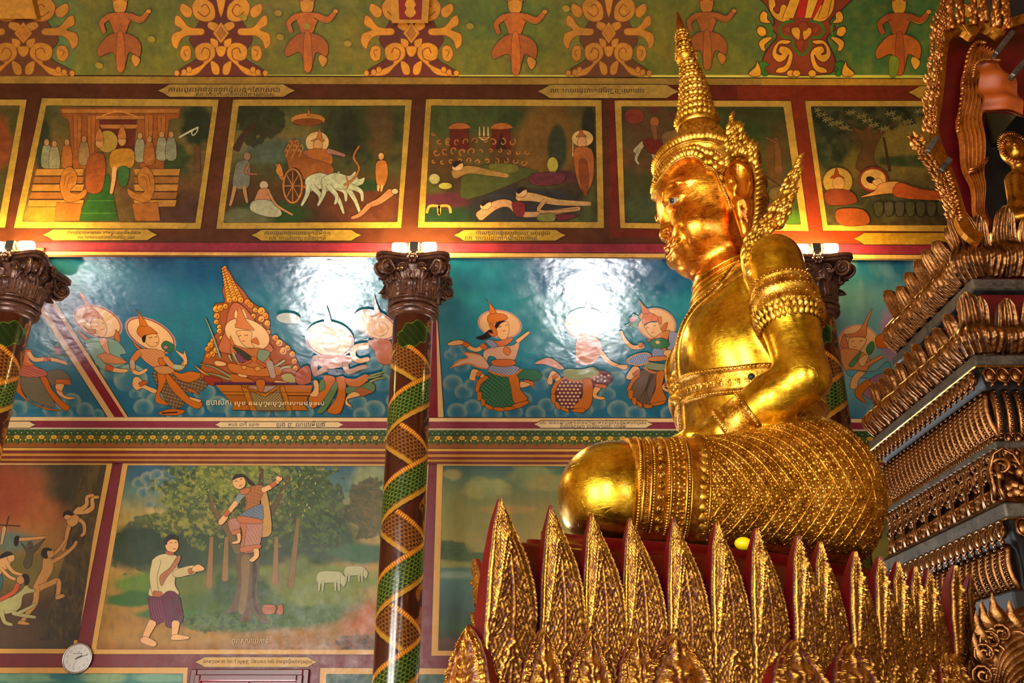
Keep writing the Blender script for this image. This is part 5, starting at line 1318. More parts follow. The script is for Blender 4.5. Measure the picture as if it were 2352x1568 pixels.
    def H(s, c, w, pts, ang, step):
        """hatching inside a shape"""
        q = spline(s.X(pts), 4, True); a = math.radians(ang); d = np.array([math.cos(a), math.sin(a)]); n = np.array([-d[1], d[0]]); t = q @ n; st = step*s.sc
        for k in np.arange(math.ceil(t.min()/st)*st, t.max(), st):
            xs_ = []
            for i in range(len(q)):
                t0, t1 = t[i]-k, t[(i+1) % len(q)]-k
                if (t0 < 0) != (t1 < 0): xs_.append(((q[i]+(q[(i+1) % len(q)]-q[i])*t0/(t0-t1)) @ d))
            xs_.sort()
            for a0, a1 in zip(xs_[::2], xs_[1::2]):
                if a1-a0 > 1.5: V, Fc = nrm_strip(np.array([n*k+d*a0, n*k+d*a1]), w); s._put(V, Fc, c)
        return s
    def frame(s, outer, inner, c, line='#2a1206', name='painted_border', lw=1.6):
        o = np.array(outer, float); i = np.array(inner, float)
        # subdivide so that the frame follows a curved ceiling too
        for a in range(4):
            b = (a+1) % 4; t = np.linspace(0, 1, 14)[:, None]; A = o[a]*(1-t)+o[b]*t; B = i[a]*(1-t)+i[b]*t; V = np.concatenate([A, B]); s._put(V, [(j, j+1, 14+j+1, 14+j) for j in range(13)], c)
        sc_, ox, oy = s.sc, s.ox, s.oy; s.crop(0, 0, 1)
        for a in range(4):
            b = (a+1) % 4; t = np.linspace(0, 1, 14)[:, None]; s.L(line, lw, inner[a]*(1-t)+i[b]*t if False else i[a]*(1-t)+i[b]*t, 0); s.L(line, lw*.7, o[a]*(1-t)+o[b]*t, 0)
        s.crop(ox, oy, sc_); return s.end(name)
    def strip(s, c, pts_top, pts_bot):
        n = 24; a = np.array(pts_top, float); b = np.array(pts_bot, float); t = np.linspace(0, 1, n)[:, None]; A = a[0]*(1-t)+a[1]*t; B = b[0]*(1-t)+b[1]*t
        s._put(np.concatenate([A, B]), [(j, j+1, n+j+1, n+j) for j in range(n-1)], c); return s
up_map = lambda u, v, o: on_up(np.asarray(u), np.asarray(v), o)
wl_map = lambda u, v, o: on_wall(np.asarray(u), np.asarray(v), o)
sf_map = lambda u, v, o: on_sof(np.asarray(u), np.asarray(v), o)
ce_map = lambda u, v, o: on_ceil(np.asarray(u), np.asarray(v), o)
M_UP = mural_mat('mural_upper', .55, .12, .46, .12, .3); M_SOF = mural_mat('mural_glossy', .20, .07, .10, .06, .75, wav=.20); M_LOW = mural_mat('mural_lower', .42, .12, .16, .1, .4); M_CEIL = mural_mat('mural_ceiling', .6, .1, .40, .12, .2, (.80, .74, .50))
def mural(label, at, cat='mural', group=None): return empty('wall_painting' if cat == 'mural' else cat, at, label, cat, group)
SK = '#e2a868'; OR = '#c4681e'; HAL = '#e6b478'
# ---- painted mouldings of the nave wall
t1 = empty('trim_1', on_up(1176., 376., .0)); t1['kind'] = 'structure'
A = Art(up_map, M_UP, t1, off=.001)
A.strip('#4c2009', [(-160, 168), (1700, 168)], [(-160, 590), (1700, 590)]); A.strip('#7a2408', [(1660, 168), (2600, 168)], [(1700, 590), (2600, 590)]); A.strip('#62180a', [(1400, 168), (1690, 168)], [(1400, 545), (1720, 545)]); A.end('painted_field')
A.strip('#a07a30', [(-160, 173), (1750, 179)], [(-160, 191), (1750, 195)]); A.strip('#c08a28', [(1750, 179), (2600, 182)], [(1750, 196), (2600, 198)])
A.L('#241004', 2, [(-160, 173), (2600, 182)], 0).L('#3a1a08', 1.2, [(-160, 192), (2600, 198)], 0); A.end('cream_band')
A.strip('#8c2338', [(-160, 556), (2600, 562)], [(-160, 573), (2600, 586)]); A.L('#2a0a0a', 1.5, [(-160, 555), (2600, 562)], 0); A.end('pink_band')
A.strip('#d8a458', [(-160, 573), (2600, 587)], [(-160, 585), (2600, 600)]); A.L('#1a1408', 1.8, [(-160, 573), (2600, 587)], 0).L('#1a1408', 1.8, [(-160, 584), (2600, 598)], 0); A.end('cream_edge')
PANELS = [  # outer, inner (top left, top right, bottom right, bottom left)
 ([(-190, 228), (62, 228), (12, 523), (-260, 523)], [(-180, 243), (45, 243), (-4, 508), (-250, 508)]),
 ([(96, 225), (503, 228), (461, 526), (31, 524)], [(107, 243), (488, 245), (448, 511), (52, 508)]),
 ([(535, 228), (947, 228), (922, 524), (496, 526)], [(549, 244), (930, 243), (912, 509), (514, 511)]),
 ([(978, 227), (1382, 229), (1388, 524), (959, 523)], [(991, 243), (1367, 245), (1372, 509), (976, 509)]),
 ([(1411, 230), (1817, 231), (1858, 531), (1424, 524)], [(1428, 245), (1799, 246), (1839, 515), (1436, 511)]),
 ([(1848, 231), (2262, 231), (2325, 533), (1890, 530)], [(1863, 245), (2244, 245), (2306, 517), (1901, 516)])]
PL = ['strip of a painted panel cut off by the left picture edge, upper row', 'upper wall painting of crowned couple on palace steps between serpent heads', 'upper wall painting of crowned rider in chariot behind white horses', 'upper wall painting of sleeping women and haloed figure in curtained palace', 'upper wall painting of white horse and riders, partly behind the crown spire', 'upper wall painting of haloed sleeper lying beneath a large tree']
CRB = '#a88432'
UP = []
for i, ((o, q), lb) in enumerate(zip(PANELS, PL)):
    c = np.mean(q, axis=0); r = mural(lb, on_up(c[0], c[1], 0.0), group=None); a_ = Art(up_map, M_UP, r, off=.003); UP.append((a_, q)); a_.frame(o, q, '#b88e36' if i > 3 else CRB)
A_ = (0, 0, .35714); B_ = (780, 0, .35714); C_ = (1400, 0, .40476)
# panel 0
a, q = UP[0]; a.ground(q, [('grad', [(243, '#5a4a1c'), (508, '#3a2a10')]), ('mot', .6, 40, '#2e3a14'), ('blob', 5, 330, 22, 60, '#7a3a14', .4, .6)], 5, seed=1)
# panel 1: palace steps
a, q = UP[1]; a.ground(q, [('grad', [(243, '#3c4420'), (330, '#6a5426'), (420, '#5a3a1a'), (508, '#4a2e14')]), ('mot', .5, 50, '#6e5a28'), ('blob', 455, 290, 40, 50, '#1c2812', .3, .7), ('blob', 400, 370, 45, 40, '#2a3a16', .4, .8), ('blob', 95, 330, 22, 60, '#26301a', .4, .8), ('blob', 400, 480, 80, 40, '#44281c', .5, .5), ('blob', 100, 490, 50, 24, '#7a6a1e', .5, .4)], 4, seed=2)
a.crop(*A_)
a.P('#8a4a18', [(385, 690), (1165, 690), (1150, 760), (1090, 770), (1050, 1100), (900, 1090), (880, 800), (640, 800), (620, 1080), (470, 1090), (440, 770), (400, 750)], 0)
a.P('#5a1e0c', [(640, 770), (880, 770), (860, 980), (660, 980)], 0)
for y, x0, x1 in ((700, 390, 1160), (740, 560, 990), (800, 640, 890)): a.P('#a8682a', [(x0, y), (x1, y), (x1-15, y+28), (x0+15, y+28)], 0)
a.L('#c07a2c', 3, [(620, 760), (760, 715), (900, 760)])
for x in (470, 560, 930, 1010): a.P('#9a5820', [(x, 740), (x+55, 740), (x+48, 1000), (x+6, 1000)], 0); a.L('#5a2c0c', 1, [(x+26, 750), (x+26, 990)], 0)
a.end('palace')
for x, y, c in ((300, 1000, '#7a7a5a'), (350, 1010, '#8a8260'), (430, 1000, '#9a5a20'), (900, 960, '#8a8464'), (960, 980, '#9a5a20'), (1040, 950, '#8a8868'), (1100, 950, '#7a7a60'), (540, 980, '#8a6a40')):
    a.P(c, [(x-24, y-60), (x+24, y-60), (x+34, y+70), (x-34, y+70)], 3); a.E('#a87848', x, y-85, 17, 22); a.end('attendant')
for k in range(5):
    y = 1085+k*50; a.P('#a8722a' if k % 2 == 0 else '#8a541c', [(235-k*12, y), (540, y), (530, y+44), (225-k*12, y+44)], 0); a.P('#a8722a' if k % 2 == 0 else '#8a541c', [(860, y), (1160-k*6, y), (1150-k*6, y+44), (870, y+44)], 0)
a.P('#1e4a14', [(650, 1120), (700, 1120), (760, 1420), (495, 1420), (590, 1200)], 0); a.L('#3a6a1c', 2, [(560, 1290), (735, 1290)], 0).L('#3a6a1c', 2, [(520, 1370), (755, 1370)], 0); a.end('steps')
for sx, x in ((1, 470), (-1, 910)):
    a.P('#a06422', [(x-85*sx, 1210), (x-70*sx, 1110), (x-20*sx, 1070), (x+25*sx, 1120), (x+20*sx, 1180), (x-20*sx, 1230), (x+30*sx, 1245), (x+90*sx, 1210), (x+70*sx, 1270), (x-40*sx, 1300)], 4); a.L('#5a2c0c', 1.2, [(x-60*sx, 1200), (x-45*sx, 1130), (x-10*sx, 1110)]).L('#5a2c0c', 1.2, [(x-40*sx, 1210), (x-25*sx, 1150), (x+2*sx, 1135)])
    a.P('#96581c', [(x-105*sx, 1300), (x+60*sx, 1310), (x+40*sx, 1420), (x-120*sx, 1420)], 0); a.end('serpent_head')
a.E('#9a7a30', 690, 910, 68, 72); a.P('#8a4416', [(580, 1000), (660, 990), (680, 1080), (650, 1230), (560, 1230), (550, 1100)], 4); a.E('#b8844a', 640, 920, 26, 34); a.P('#a8682a', [(610, 900), (640, 820), (668, 900)], 2)
a.P('#a8721e', [(720, 970), (850, 960), (860, 1060), (800, 1090), (710, 1080)], 4); a.P('#2e5a28', [(760, 1080), (830, 1080), (815, 1190), (770, 1190)], 3); a.T('#b88a54', 12, 7, [(735, 1080), (730, 1160), (715, 1240)]); a.E('#b8844a', 785, 905, 26, 34); a.P('#a8682a', [(755, 885), (785, 805), (815, 885)], 2); a.end('crowned_couple')
a.L('#b8b08a', 4, [(1150, 885), (1230, 840), (1275, 820)]).L('#b8b08a', 2.5, [(1275, 815), (1265, 850), (1240, 870), (1235, 845), (1270, 815)]); a.P('#5a3a1e', [(1255, 940), (1285, 940), (1290, 1110), (1250, 1110)], 0); a.end('banner')
# panel 2: chariot
a, q = UP[2]; a.ground(q, [('grad', [(243, '#34401c'), (290, '#5e5a2a'), (330, '#7a602c'), (380, '#4a4a20'), (420, '#4a3216'), (510, '#341c10')]), ('blob', 620, 345, 70, 22, '#8a6a30', .6, .4), ('blob', 660, 350, 110, 34, '#4a5a44', .4, .4), ('blob', 840, 310, 110, 70, '#2a3214', .6, 1.0), ('blob', 800, 300, 26, 60, '#1c2410', .5, .8), ('blob', 875, 290, 30, 70, '#4e3a18', .7, .8), ('leaf', 600, 275, 75, 48, ('#141e0c', '#1c2810', '#243414'), 8, 1.4), ('blob', 690, 395, 90, 26, '#3a3a1c', .6, .5), ('blob', 620, 490, 90, 30, '#1c3a14', .4, .3), ('blob', 560, 500, 60, 20, '#5a5a3c', .5, .4), ('blob', 830, 470, 90, 50, '#5a2c16', .5, .4), ('blob', 840, 425, 50, 14, '#1e3a16', .3, .2)], 4, seed=3)
a.crop(*A_); a.T('#3a2414', 16, 9, [(1520, 960), (1560, 880), (1640, 800)]); a.end('tree_trunk')
a.E('#b07028', 1980, 770, 112, 42).E('#7a3c12', 1980, 785, 95, 22); a.P('#a06422', [(1975, 740), (1985, 700), (1998, 740)], 2); a.L('#7a4a1c', 2, [(1985, 810), (2030, 880)], 0); a.end('parasol')
a.E('#c8a462', 2040, 915, 76, 70); a.P('#b0682a', [(1995, 905), (2035, 890), (2055, 825), (2075, 890), (2085, 910)], 2); a.E('#c89058', 2045, 935, 30, 40); a.P('#a05a20', [(1960, 970), (2110, 965), (2130, 1060), (1980, 1080)], 4); a.T('#9a6a58', 11, 6, [(2110, 970), (2170, 985), (2215, 1000)]); a.T('#9a5a40', 11, 8, [(1970, 980), (1915, 1005)]); a.end('crowned_rider')
a.P('#8a4c18', [(1830, 960), (1900, 890), (1960, 1000), (2130, 1060), (2120, 1130), (1900, 1150), (1850, 1050)], 3)
a.T('#a8682a', 9, 5, [(1785, 1060), (1810, 1140), (1890, 1190), (2000, 1205)]); a.P('#b07430', [(1775, 1110), (1790, 1050), (1812, 1075), (1822, 1140)], 3)
for k in range(8): a.L('#c08438', 1.6, [(1835+k*14, 1010-(k % 3)*30), (1850+k*14, 985-(k % 3)*30), (1842+k*14, 960-(k % 3)*30), (1830+k*14, 975-(k % 3)*30)])
a.E('#4a2a12', 1882, 1195, 68, 118, 8).E('#3a2414', 1882, 1195, 48, 94, 8)
for k in range(8): an = k*PI/4; a.L('#a8682a', 2, [(1882, 1195), (1882+52*math.cos(an), 1195+98*math.sin(an))], 0)
th = np.linspace(0, 2*PI, 30); a.L('#a8682a', 4, np.stack([1882+60*np.cos(th), 1195+108*np.sin(th)], 1), 0); a.end('chariot')
HW = '#a8ac8c'
for dx in (0, 105):
    a.P(HW, [(1965+dx, 1150), (2050+dx, 1110), (2140+dx, 1130), (2180+dx, 1100), (2200+dx, 1150), (2240+dx, 1140), (2230+dx, 1180), (2190+dx, 1200), (2150+dx, 1220), (2060+dx, 1215), (1980+dx, 1230)], 4)
    for pts in (((1985, 1190), (1975, 1250), (1940, 1320)), ((2010, 1200), (2060, 1260), (2050, 1310)), ((2130, 1210), (2180, 1290), (2210, 1370)), ((2150, 1200), (2215, 1230), (2225, 1290))): a.T(HW, 13, 5, [(x+dx, y) for x, y in pts])
    a.T('#a05a20', 4, 4, [(2120+dx, 1130), (2135+dx, 1180), (2125+dx, 1215)], 0)
a.end('white_horse')
a.crop(*B_); a.T('#a8682a', 4, 4, [(30, 1190), (90, 1150), (125, 1080), (90, 1010), (125, 940)]); a.end('reins_pole')
a.P('#b06a28', [(235, 1050), (260, 1030), (300, 1040), (312, 1120), (295, 1180), (280, 1200), (245, 1200), (230, 1120)], 4); a.E('#c08a50', 267, 1005, 19, 24); a.T('#c89a5c', 7, 4, [(250, 1195), (248, 1225)]); a.T('#c89a5c', 7, 4, [(272, 1195), (268, 1228)]); a.end('monk')
a.T('#a8704a', 18, 10, [(330, 1235), (260, 1290), (190, 1320)]); a.T('#a8704a', 12, 6, [(190, 1320), (130, 1380), (80, 1400)]); a.E('#a89a7a', 355, 1230, 22, 18); a.end('lying_figure')
a.crop(*A_); a.E('#8a6a50', 1590, 1005, 24, 27); a.P('#6a6a5c', [(1530, 1040), (1600, 1035), (1610, 1130), (1590, 1210), (1500, 1200), (1510, 1090)], 4); a.T('#a87848', 9, 5, [(1510, 1200), (1495, 1270), (1480, 1320)]); a.T('#a87848', 9, 5, [(1570, 1200), (1580, 1260), (1590, 1300)]); a.T('#8a5a3a', 7, 4, [(1600, 1060), (1580, 1110), (1650, 1120)]); a.end('old_man')
a.E('#a89878', 1697, 1190, 28, 28); a.P('#a87048', [(1670, 1215), (1730, 1215), (1740, 1290), (1640, 1300), (1650, 1250)], 4); a.P('#9a9a7c', [(1630, 1290), (1740, 1290), (1810, 1360), (1790, 1395), (1700, 1390), (1610, 1350)], 4); a.T('#a87848', 6, 4, [(1730, 1240), (1780, 1320), (1880, 1380)]); a.end('seated_man')
# panel 3: palace interior
a, q = UP[3]; a.ground(q, [('grad', [(243, '#4a3c1c'), (330, '#5a3a16'), (420, '#3a2a14'), (509, '#22281c')]), ('blob', 1040, 275, 80, 40, '#34441c', .5, .6), ('blob', 1150, 270, 60, 36, '#2c3c1a', .5, .5), ('mot', .4, 30, '#55602a', .4), ('blob', 1260, 330, 70, 90, '#6a4a1a', .4, .2), ('blob', 1280, 340, 22, 55, '#2a3420', .2, .1), ('blob', 1352, 320, 18, 90, '#1a2012', .3, .2), ('blob', 1020, 490, 70, 24, '#16301a', .4, .3), ('blob', 1200, 470, 130, 44, '#24242a', .5, .4), ('blob', 1020, 460, 60, 18, '#4a1c2a', .5, .3), ('blob', 1290, 405, 50, 14, '#4a2028', .4, .3)], 4, seed=4)
a.crop(*B_)
for x in (770, 1040): a.P('#5a180c', [(x-60, 820), (x+60, 820), (x+62, 960), (x-62, 960)], 0); a.P('#a05a24', [(x-70, 830), (x-40, 795), (x+30, 790), (x+75, 825)], 2)
a.P('#2a0e08', [(1000, 960), (1040, 850), (1075, 960)], 0)
for x in (900, 928, 955): a.T('#c0a468', 4, 2, [(x, 870), (x, 815)], .6)
a.L('#c0a468', 3, [(895, 880), (928, 900), (962, 880)]); a.end('palace_doorway')
for k in range(34):
    x = 600+(k*97 % 620); y = 860+(k*53 % 190)+max(0, (x-700))*.12; r = 14+(k*7 % 16); th = np.linspace(0, 4.8, 10)+k; a.L('#a8682c', 2.6, np.stack([x+r*(1-.09*np.arange(10))*np.cos(th), y+r*(1-.09*np.arange(10))*np.sin(th)], 1), 2)
a.end('gilded_scrolls', kind='stuff')
a.P('#3e461c', [(800, 1130), (960, 1050), (1240, 1090), (1230, 1130), (820, 1285), (780, 1180)], 3); a.P('#5a5a1e', [(970, 1050), (1140, 1060), (1130, 1110), (980, 1110)], 3); a.end('couch')
for (hx, hy, pts, cl) in ((760, 1070, ((740, 1120), (830, 1090), (960, 1110), (1080, 1130)), '#8a6a34'), (940, 1320, ((900, 1390), (1000, 1320), (1090, 1310), (1200, 1380), (1540, 1340)), '#b0845c'), (1170, 1240, ((1150, 1260), (1260, 1270), (1400, 1300), (1610, 1310)), '#b08a58')):
    a.T(cl, 22, 9, pts); a.E('#c09a68', hx, hy, 38, 27, -20); a.P('#1a100c', [(hx-34, hy-16), (hx-5, hy-38), (hx+30, hy-26), (hx+8, hy-14), (hx-20, hy+6)], 3); a.end('sleeping_woman')
a.P('#6a1c24', [(1110, 1300), (1190, 1310), (1180, 1390), (1130, 1380)], 4); a.T('#a87c50', 10, 5, [(1320, 1290), (1290, 1360), (1530, 1350)]); a.end('red_skirt')
a.E('#c09a5c', 1562, 890, 70, 54); a.P('#9a5a24', [(1520, 880), (1540, 860), (1552, 815), (1566, 860), (1590, 880)], 2); a.E('#c08a54', 1558, 915, 30, 38); a.P('#9a5424', [(1510, 960), (1620, 960), (1635, 1120), (1600, 1230), (1570, 1250), (1520, 1130)], 4); a.P('#7a3a1a', [(1540, 1040), (1590, 1040), (1600, 1220), (1560, 1230)], 3); a.L('#b09a6a', 2, [(1500, 880), (1500, 1010)], 0); a.end('haloed_figure')
a.E('#a89c3c', 1370, 1060, 36, 50); a.E('#a89c3c', 1375, 1108, 22, 9); a.end('golden_jar'); a.P('#5a2430', [(1230, 1120), (1440, 1110), (1420, 1180), (1250, 1190)], 4); a.end('round_table'); a.E('#9a9460', 610, 1150, 36, 34); a.end('bowl'); a.E('#a09a40', 680, 1195, 44, 22); a.end('bowl'); a.L('#b88a34', 6, [(560, 1370), (580, 1325), (640, 1330), (640, 1380), (640, 1330), (700, 1325), (715, 1370)]); a.end('gilded_table_foot'); a.P('#6a6a3a', [(1280, 1380), (1380, 1370), (1380, 1420), (1280, 1420)], 3); a.P('#5a1820', [(1400, 1380), (1540, 1385), (1420, 1420)], 3); a.end('cushion')
# panel 4: riders
a, q = UP[4]; a.ground(q, [('grad', [(245, '#2c3414'), (330, '#4e3c1a'), (400, '#33381a'), (515, '#2a3018')]), ('blob', 1490, 270, 60, 30, '#5a2a1c', .5, .7), ('blob', 1480, 340, 60, 60, '#5a3c20', .5, .8), ('blob', 1490, 430, 60, 26, '#3c3e1c', .5, .3), ('blob', 1490, 480, 60, 30, '#3a4428', .4, .3), ('mot', .4, 30, '#3e4a1a'), ('blob', 1780, 370, 22, 60, '#5a3a14', .5, .4), ('blob', 1815, 500, 30, 22, '#3a5a14', .5, .3), ('blob', 1700, 300, 70, 30, '#2a3a14', .5, .9)], 4, seed=5)
a.crop(*C_); a.T('#a89a78', 15, 7, [(150, 860), (200, 810), (250, 830)]); a.T('#a89a78', 8, 4, [(170, 850), (150, 900), (165, 930)]); a.T('#a89a78', 8, 4, [(240, 850), (260, 900), (330, 930)]); a.P('#6a1c10', [(190, 800), (280, 790), (300, 860), (230, 870)], 4); a.E('#7a2e1e', 140, 660, 55, 45).E('#a05a34', 255, 690, 26, 30); a.T('#7a4a28', 14, 8, [(250, 720), (260, 790)]); a.P('#7a5a30', [(300, 760), (420, 740), (440, 840), (330, 850)], 4); a.end('horse_and_riders')
a.T('#6a4420', 18, 11, [(960, 970), (955, 860), (940, 790)]); a.T('#6a4420', 6, 3, [(945, 810), (890, 780)]); a.L('#2a1a0c', 2.5, [(860, 980), (990, 1070)], 0); a.E('#5a4a24', 950, 1100, 46, 40); a.P('#6a2a14', [(900, 1160), (990, 1150), (1000, 1230), (890, 1240)], 4); a.end('standing_figure')
# panel 5: reclining sleeper under a tree
a, q = UP[5]; a.ground(q, [('grad', [(245, '#26301a'), (320, '#5e5a22'), (390, '#6a5420'), (440, '#3c3418'), (516, '#3a2c14')]), ('blob', 1960, 290, 60, 50, '#4a3a1a', .5, .4), ('blob', 2100, 330, 90, 50, '#7a6424', .7, .5), ('blob', 1900, 330, 50, 60, '#26301a', .4, .7), ('leaf', 1980, 262, 160, 40, ('#16200e', '#1e2a12', '#0e160a'), 9, 1.2), ('blob', 2100, 370, 90, 14, '#2e401e', .3, .3), ('blob', 2060, 470, 150, 26, '#30301a', .4, .4), ('mot', .3, 14, '#6a6438')], 4, seed=6)
a.crop(*C_); a.P('#5a3c1c', [(1400, 960), (1430, 820), (1380, 720), (1440, 740), (1480, 700), (1500, 760), (1620, 690), (1530, 790), (1500, 900), (1540, 970)], 4); a.T('#3a2a16', 5, 3, [(1590, 970), (1570, 850), (1555, 780)]); a.L('#6a4a24', 3, [(1380, 740), (1290, 720)], 0); a.end('tree_trunk')
for k in range(30):
    x = 1180+(k*131 % 620); y = 625+(k*71 % 110); 
    for j in range(5): an = j*1.257+k; a.L('#7a6e3c', 2.6, [(x, y), (x+20*math.cos(an), y+17*math.sin(an))], 0)
a.end('pale_leaves')
a.E('#8a2a1c', 1497, 1018, 84, 72).E('#d0a050', 1497, 1018, 72, 60); a.E('#1a0e08', 1482, 1020, 26, 18, 20); a.P('#d09a5c', [(1490, 1030), (1530, 1010), (1550, 1040), (1520, 1055)], 4); a.P('#c88a48', [(1540, 1040), (1640, 1030), (1660, 1080), (1700, 1090), (1560, 1100), (1420, 1120), (1500, 1085)], 4); a.P('#a84a18', [(1640, 1035), (1760, 1070), (1960, 1100), (1960, 1135), (1720, 1130), (1610, 1105)], 4); a.end('reclining_sleeper')
a.E('#b08a3a', 1295, 1030, 84, 80); a.P('#8a3414', [(1250, 1010), (1275, 990), (1288, 940), (1302, 990), (1335, 1010)], 2); a.E('#c08a50', 1300, 1040, 34, 38); a.P('#7a3418', [(1230, 1080), (1360, 1080), (1400, 1150), (1240, 1160)], 4); a.P('#8a4018', [(1290, 1190), (1440, 1190), (1470, 1270), (1310, 1275)], 4); a.end('crowned_mourner')
for k in range(9): a.P('#44402a', [(1500+k*60, 1150), (1550+k*60, 1150), (1545+k*60, 1220), (1510+k*60, 1220)], 4, 1.4, '#1a140a')
a.end('couch_petals')
# ---- green nave ceiling: scroll ornaments and dancers
t2 = mural('green painted ceiling slope with rows of dancers between scroll ornaments', on_ceil(1176., 90., 0.0))
A = Art(ce_map, M_CEIL, t2, off=.004)
A.ground([(-170, -40), (2620, -40), (2620, 172), (-170, 172)], [('grad', [(-40, '#56601e'), (172, '#62641c')]), ('mot', .6, 90, '#7a6a22'), ('mot', .5, 40, '#4a5a20'), ('blob', 2150, 60, 420, 260, '#3c6234', .5, .3), ('blob', 1140, 20, 120, 80, '#50682c', .7, .5), ('blob', 140, 60, 40, 120, '#4a6a44', .8, .4), ('mot', .3, 16, '#80802c')], 5, seed=7)
YO = '#c88a22'; YD = '#7a3a10'
def scroll_orn(cx, w, dark):
    A.crop(0, 0, 1); yc = YO if not dark else '#a87424'
    A.P('#5a1c10' if not dark else '#5a3010', [(cx-w*.85, 172), (cx-w*.45, 130), (cx-w*.62, 90), (cx-w*.4, 40), (cx-w*.5, -30), (cx+w*.5, -30), (cx+w*.4, 40), (cx+w*.62, 90), (cx+w*.45, 130), (cx+w*.85, 172)], 4, 1.5, '#1e2a10')
    for sg in (-1, 1):
        X_ = lambda l: [(cx+sg*x*w, y) for x, y in l]
        A.P(yc, X_([(.30, 150), (.12, 128), (.16, 104), (.34, 98), (.50, 110), (.48, 134), (.34, 142), (.42, 152), (.8, 172), (.5, 172)]), 5, 1.4, YD); A.L(YD, 2.5, X_([(.36, 140), (.24, 134), (.22, 116), (.33, 110), (.38, 122)]))
        A.P(yc, X_([(.16, 10), (.40, -6), (.56, 12), (.50, 40), (.28, 50), (.12, 40)]), 5, 1.4, YD); A.L(YD, 2.5, X_([(.46, 26), (.32, 38), (.22, 26), (.30, 10), (.38, 16)]))
        A.P(yc, X_([(.35, 66), (.62, 62), (.78, 40), (.88, 36), (.90, 56), (.76, 68), (.94, 78), (.96, 100), (.86, 112), (.80, 94), (.66, 82), (.36, 80)]), 5, 1.4, YD)
        A.P(yc, X_([(.60, 108), (.74, 106), (.80, 124), (.72, 140), (.60, 134)]), 5, 1.4, YD); A.L(YD, 1.8, X_([(.64, 114), (.72, 118), (.68, 130)])); A.P(yc, X_([(.58, 20), (.76, 8), (.80, 24), (.68, 40), (.58, 36)]), 5, 1.2, YD)
        for x, y in ((.62, 160), (.72, 166), (.86, 168)): A.E(yc, cx+sg*x*w, y, 6, 7, 0, 1.2, YD)
        A.P(yc, X_([(.06, 56), (.22, 50), (.26, 62), (.10, 72)]), 4, 1, YD); A.P(yc, X_([(.06, 94), (.20, 88), (.18, 104), (.08, 110)]), 4, 1, YD); A.P(yc, X_([(.05, 150), (.20, 140), (.16, 168), (.04, 170)]), 4, 1, YD)
    A.P(yc, [(cx, 50), (cx+w*.16, 76), (cx, 100), (cx-w*.16, 76)], 0, 1.6, YD); A.P('#a86a1c', [(cx, 60), (cx+w*.09, 76), (cx, 92), (cx-w*.09, 76)], 0, 1.2, YD); A.P(yc, [(cx-w*.1, 108), (cx+w*.1, 108), (cx+w*.05, 128), (cx-w*.05, 128)], 3, 1, YD); A.P(yc, [(cx-.1*w, -20), (cx+.1*w, -20), (cx, 40)], 3, 1, YD)
    A.end('scroll_ornament')
scroll_orn(508, 118, False); scroll_orn(945, 120, False); scroll_orn(1398, 108, True); scroll_orn(55, 130, True); scroll_orn(2300, 118, False)
A.crop(1700, 0, .19558)
A.P('#7a2e0c', [(260, 720), (330, 560), (430, 430), (360, 330), (400, 250), (300, 60), (280, -60), (1260, -60), (1240, 60), (1040, 250), (1120, 330), (1010, 450), (1080, 620), (1110, 760), (1000, 870), (360, 870)], 5, 2, '#241004')
YB_ = '#cf9428'
for sg in (-1, 1):
    X_ = lambda l: [(715+sg*x, y) for x, y in l]
    A.P(YB_, X_([(120, 480), (250, 470), (330, 560), (340, 660), (270, 730), (190, 700), (150, 640), (190, 760), (280, 800), (300, 850), (200, 850), (130, 780), (100, 640), (150, 560), (240, 540), (270, 600), (230, 640), (290, 620), (260, 520), (170, 520)]), 4, 2, '#3a1406')
    A.P(YB_, X_([(400, 250), (350, 120), (300, -20), (230, -20), (190, 100), (230, 200), (300, 260), (180, 250), (130, 180), (330, 320)]) if False else X_([(140, 240), (260, 250), (360, 150), (390, 0), (330, -40), (300, 60), (330, 110), (270, 160), (240, 60), (180, 60), (150, 160)]), 4, 2, '#3a1406')
    A.P(YB_, X_([(450, 130), (490, 190), (470, 260), (360, 270), (400, 220), (400, 160)]), 5, 1.6, '#3a1406'); A.P(YB_, X_([(430, 330), (500, 310), (525, 370), (470, 430), (410, 400)]), 4, 1.6, '#3a1406'); A.P(YB_, X_([(340, 440), (430, 440), (500, 500), (470, 590), (420, 590), (430, 530)]), 5, 1.6, '#3a1406')
    A.L('#2e6a18', 6, X_([(90, 250), (190, 260), (260, 340), (210, 430), (120, 440)])); A.L('#2e6a18', 6, X_([(100, 460), (90, 560), (10, 650)])); A.L('#3a7a1c', 5, X_([(370, 280), (350, 340), (370, 430)])); A.P('#8a3a10', X_([(130, 330), (180, 310), (200, 360), (140, 390)]), 4)
    A.P('#2a6a1e', X_([(380, 760), (440, 720), (500, 740), (480, 800), (450, 890), (390, 870), (430, 800)]), 4, 1.2, '#10300a'); A.P(YB_, X_([(480, 800), (520, 720), (540, 780), (620, 860), (560, 900), (480, 880)]), 4, 1.6, '#3a1406'); A.P(YB_, X_([(20, 330), (110, 330), (110, 400), (30, 470)]), 4, 1.4, '#3a1406')
    A.E(YB_, 715+sg*125, 860, 48, 42, 0, 1.6, '#3a1406')
A.E('#8a3a10', 735, 310, 55, 52).E(YB_, 655, 860, 48, 42, 0, 1.6, '#3a1406'); A.P('#8a3410', [(650, 480), (750, 480), (700, 590)], 3); A.P('#b01c0c', [(650, 210), (700, -60), (1000, -60), (860, 210)], 0); A.P('#d8a838', [(750, 210), (800, -60), (930, -60), (830, 210)], 0, 1.5); A.P('#d8a030', [(490, 210), (600, -60), (720, -60), (620, 215)], 0, 1.5); A.P('#c88c20', [(900, 220), (1000, -60), (1080, -60), (1020, 200)], 0, 1.5); A.end('scroll_ornament')
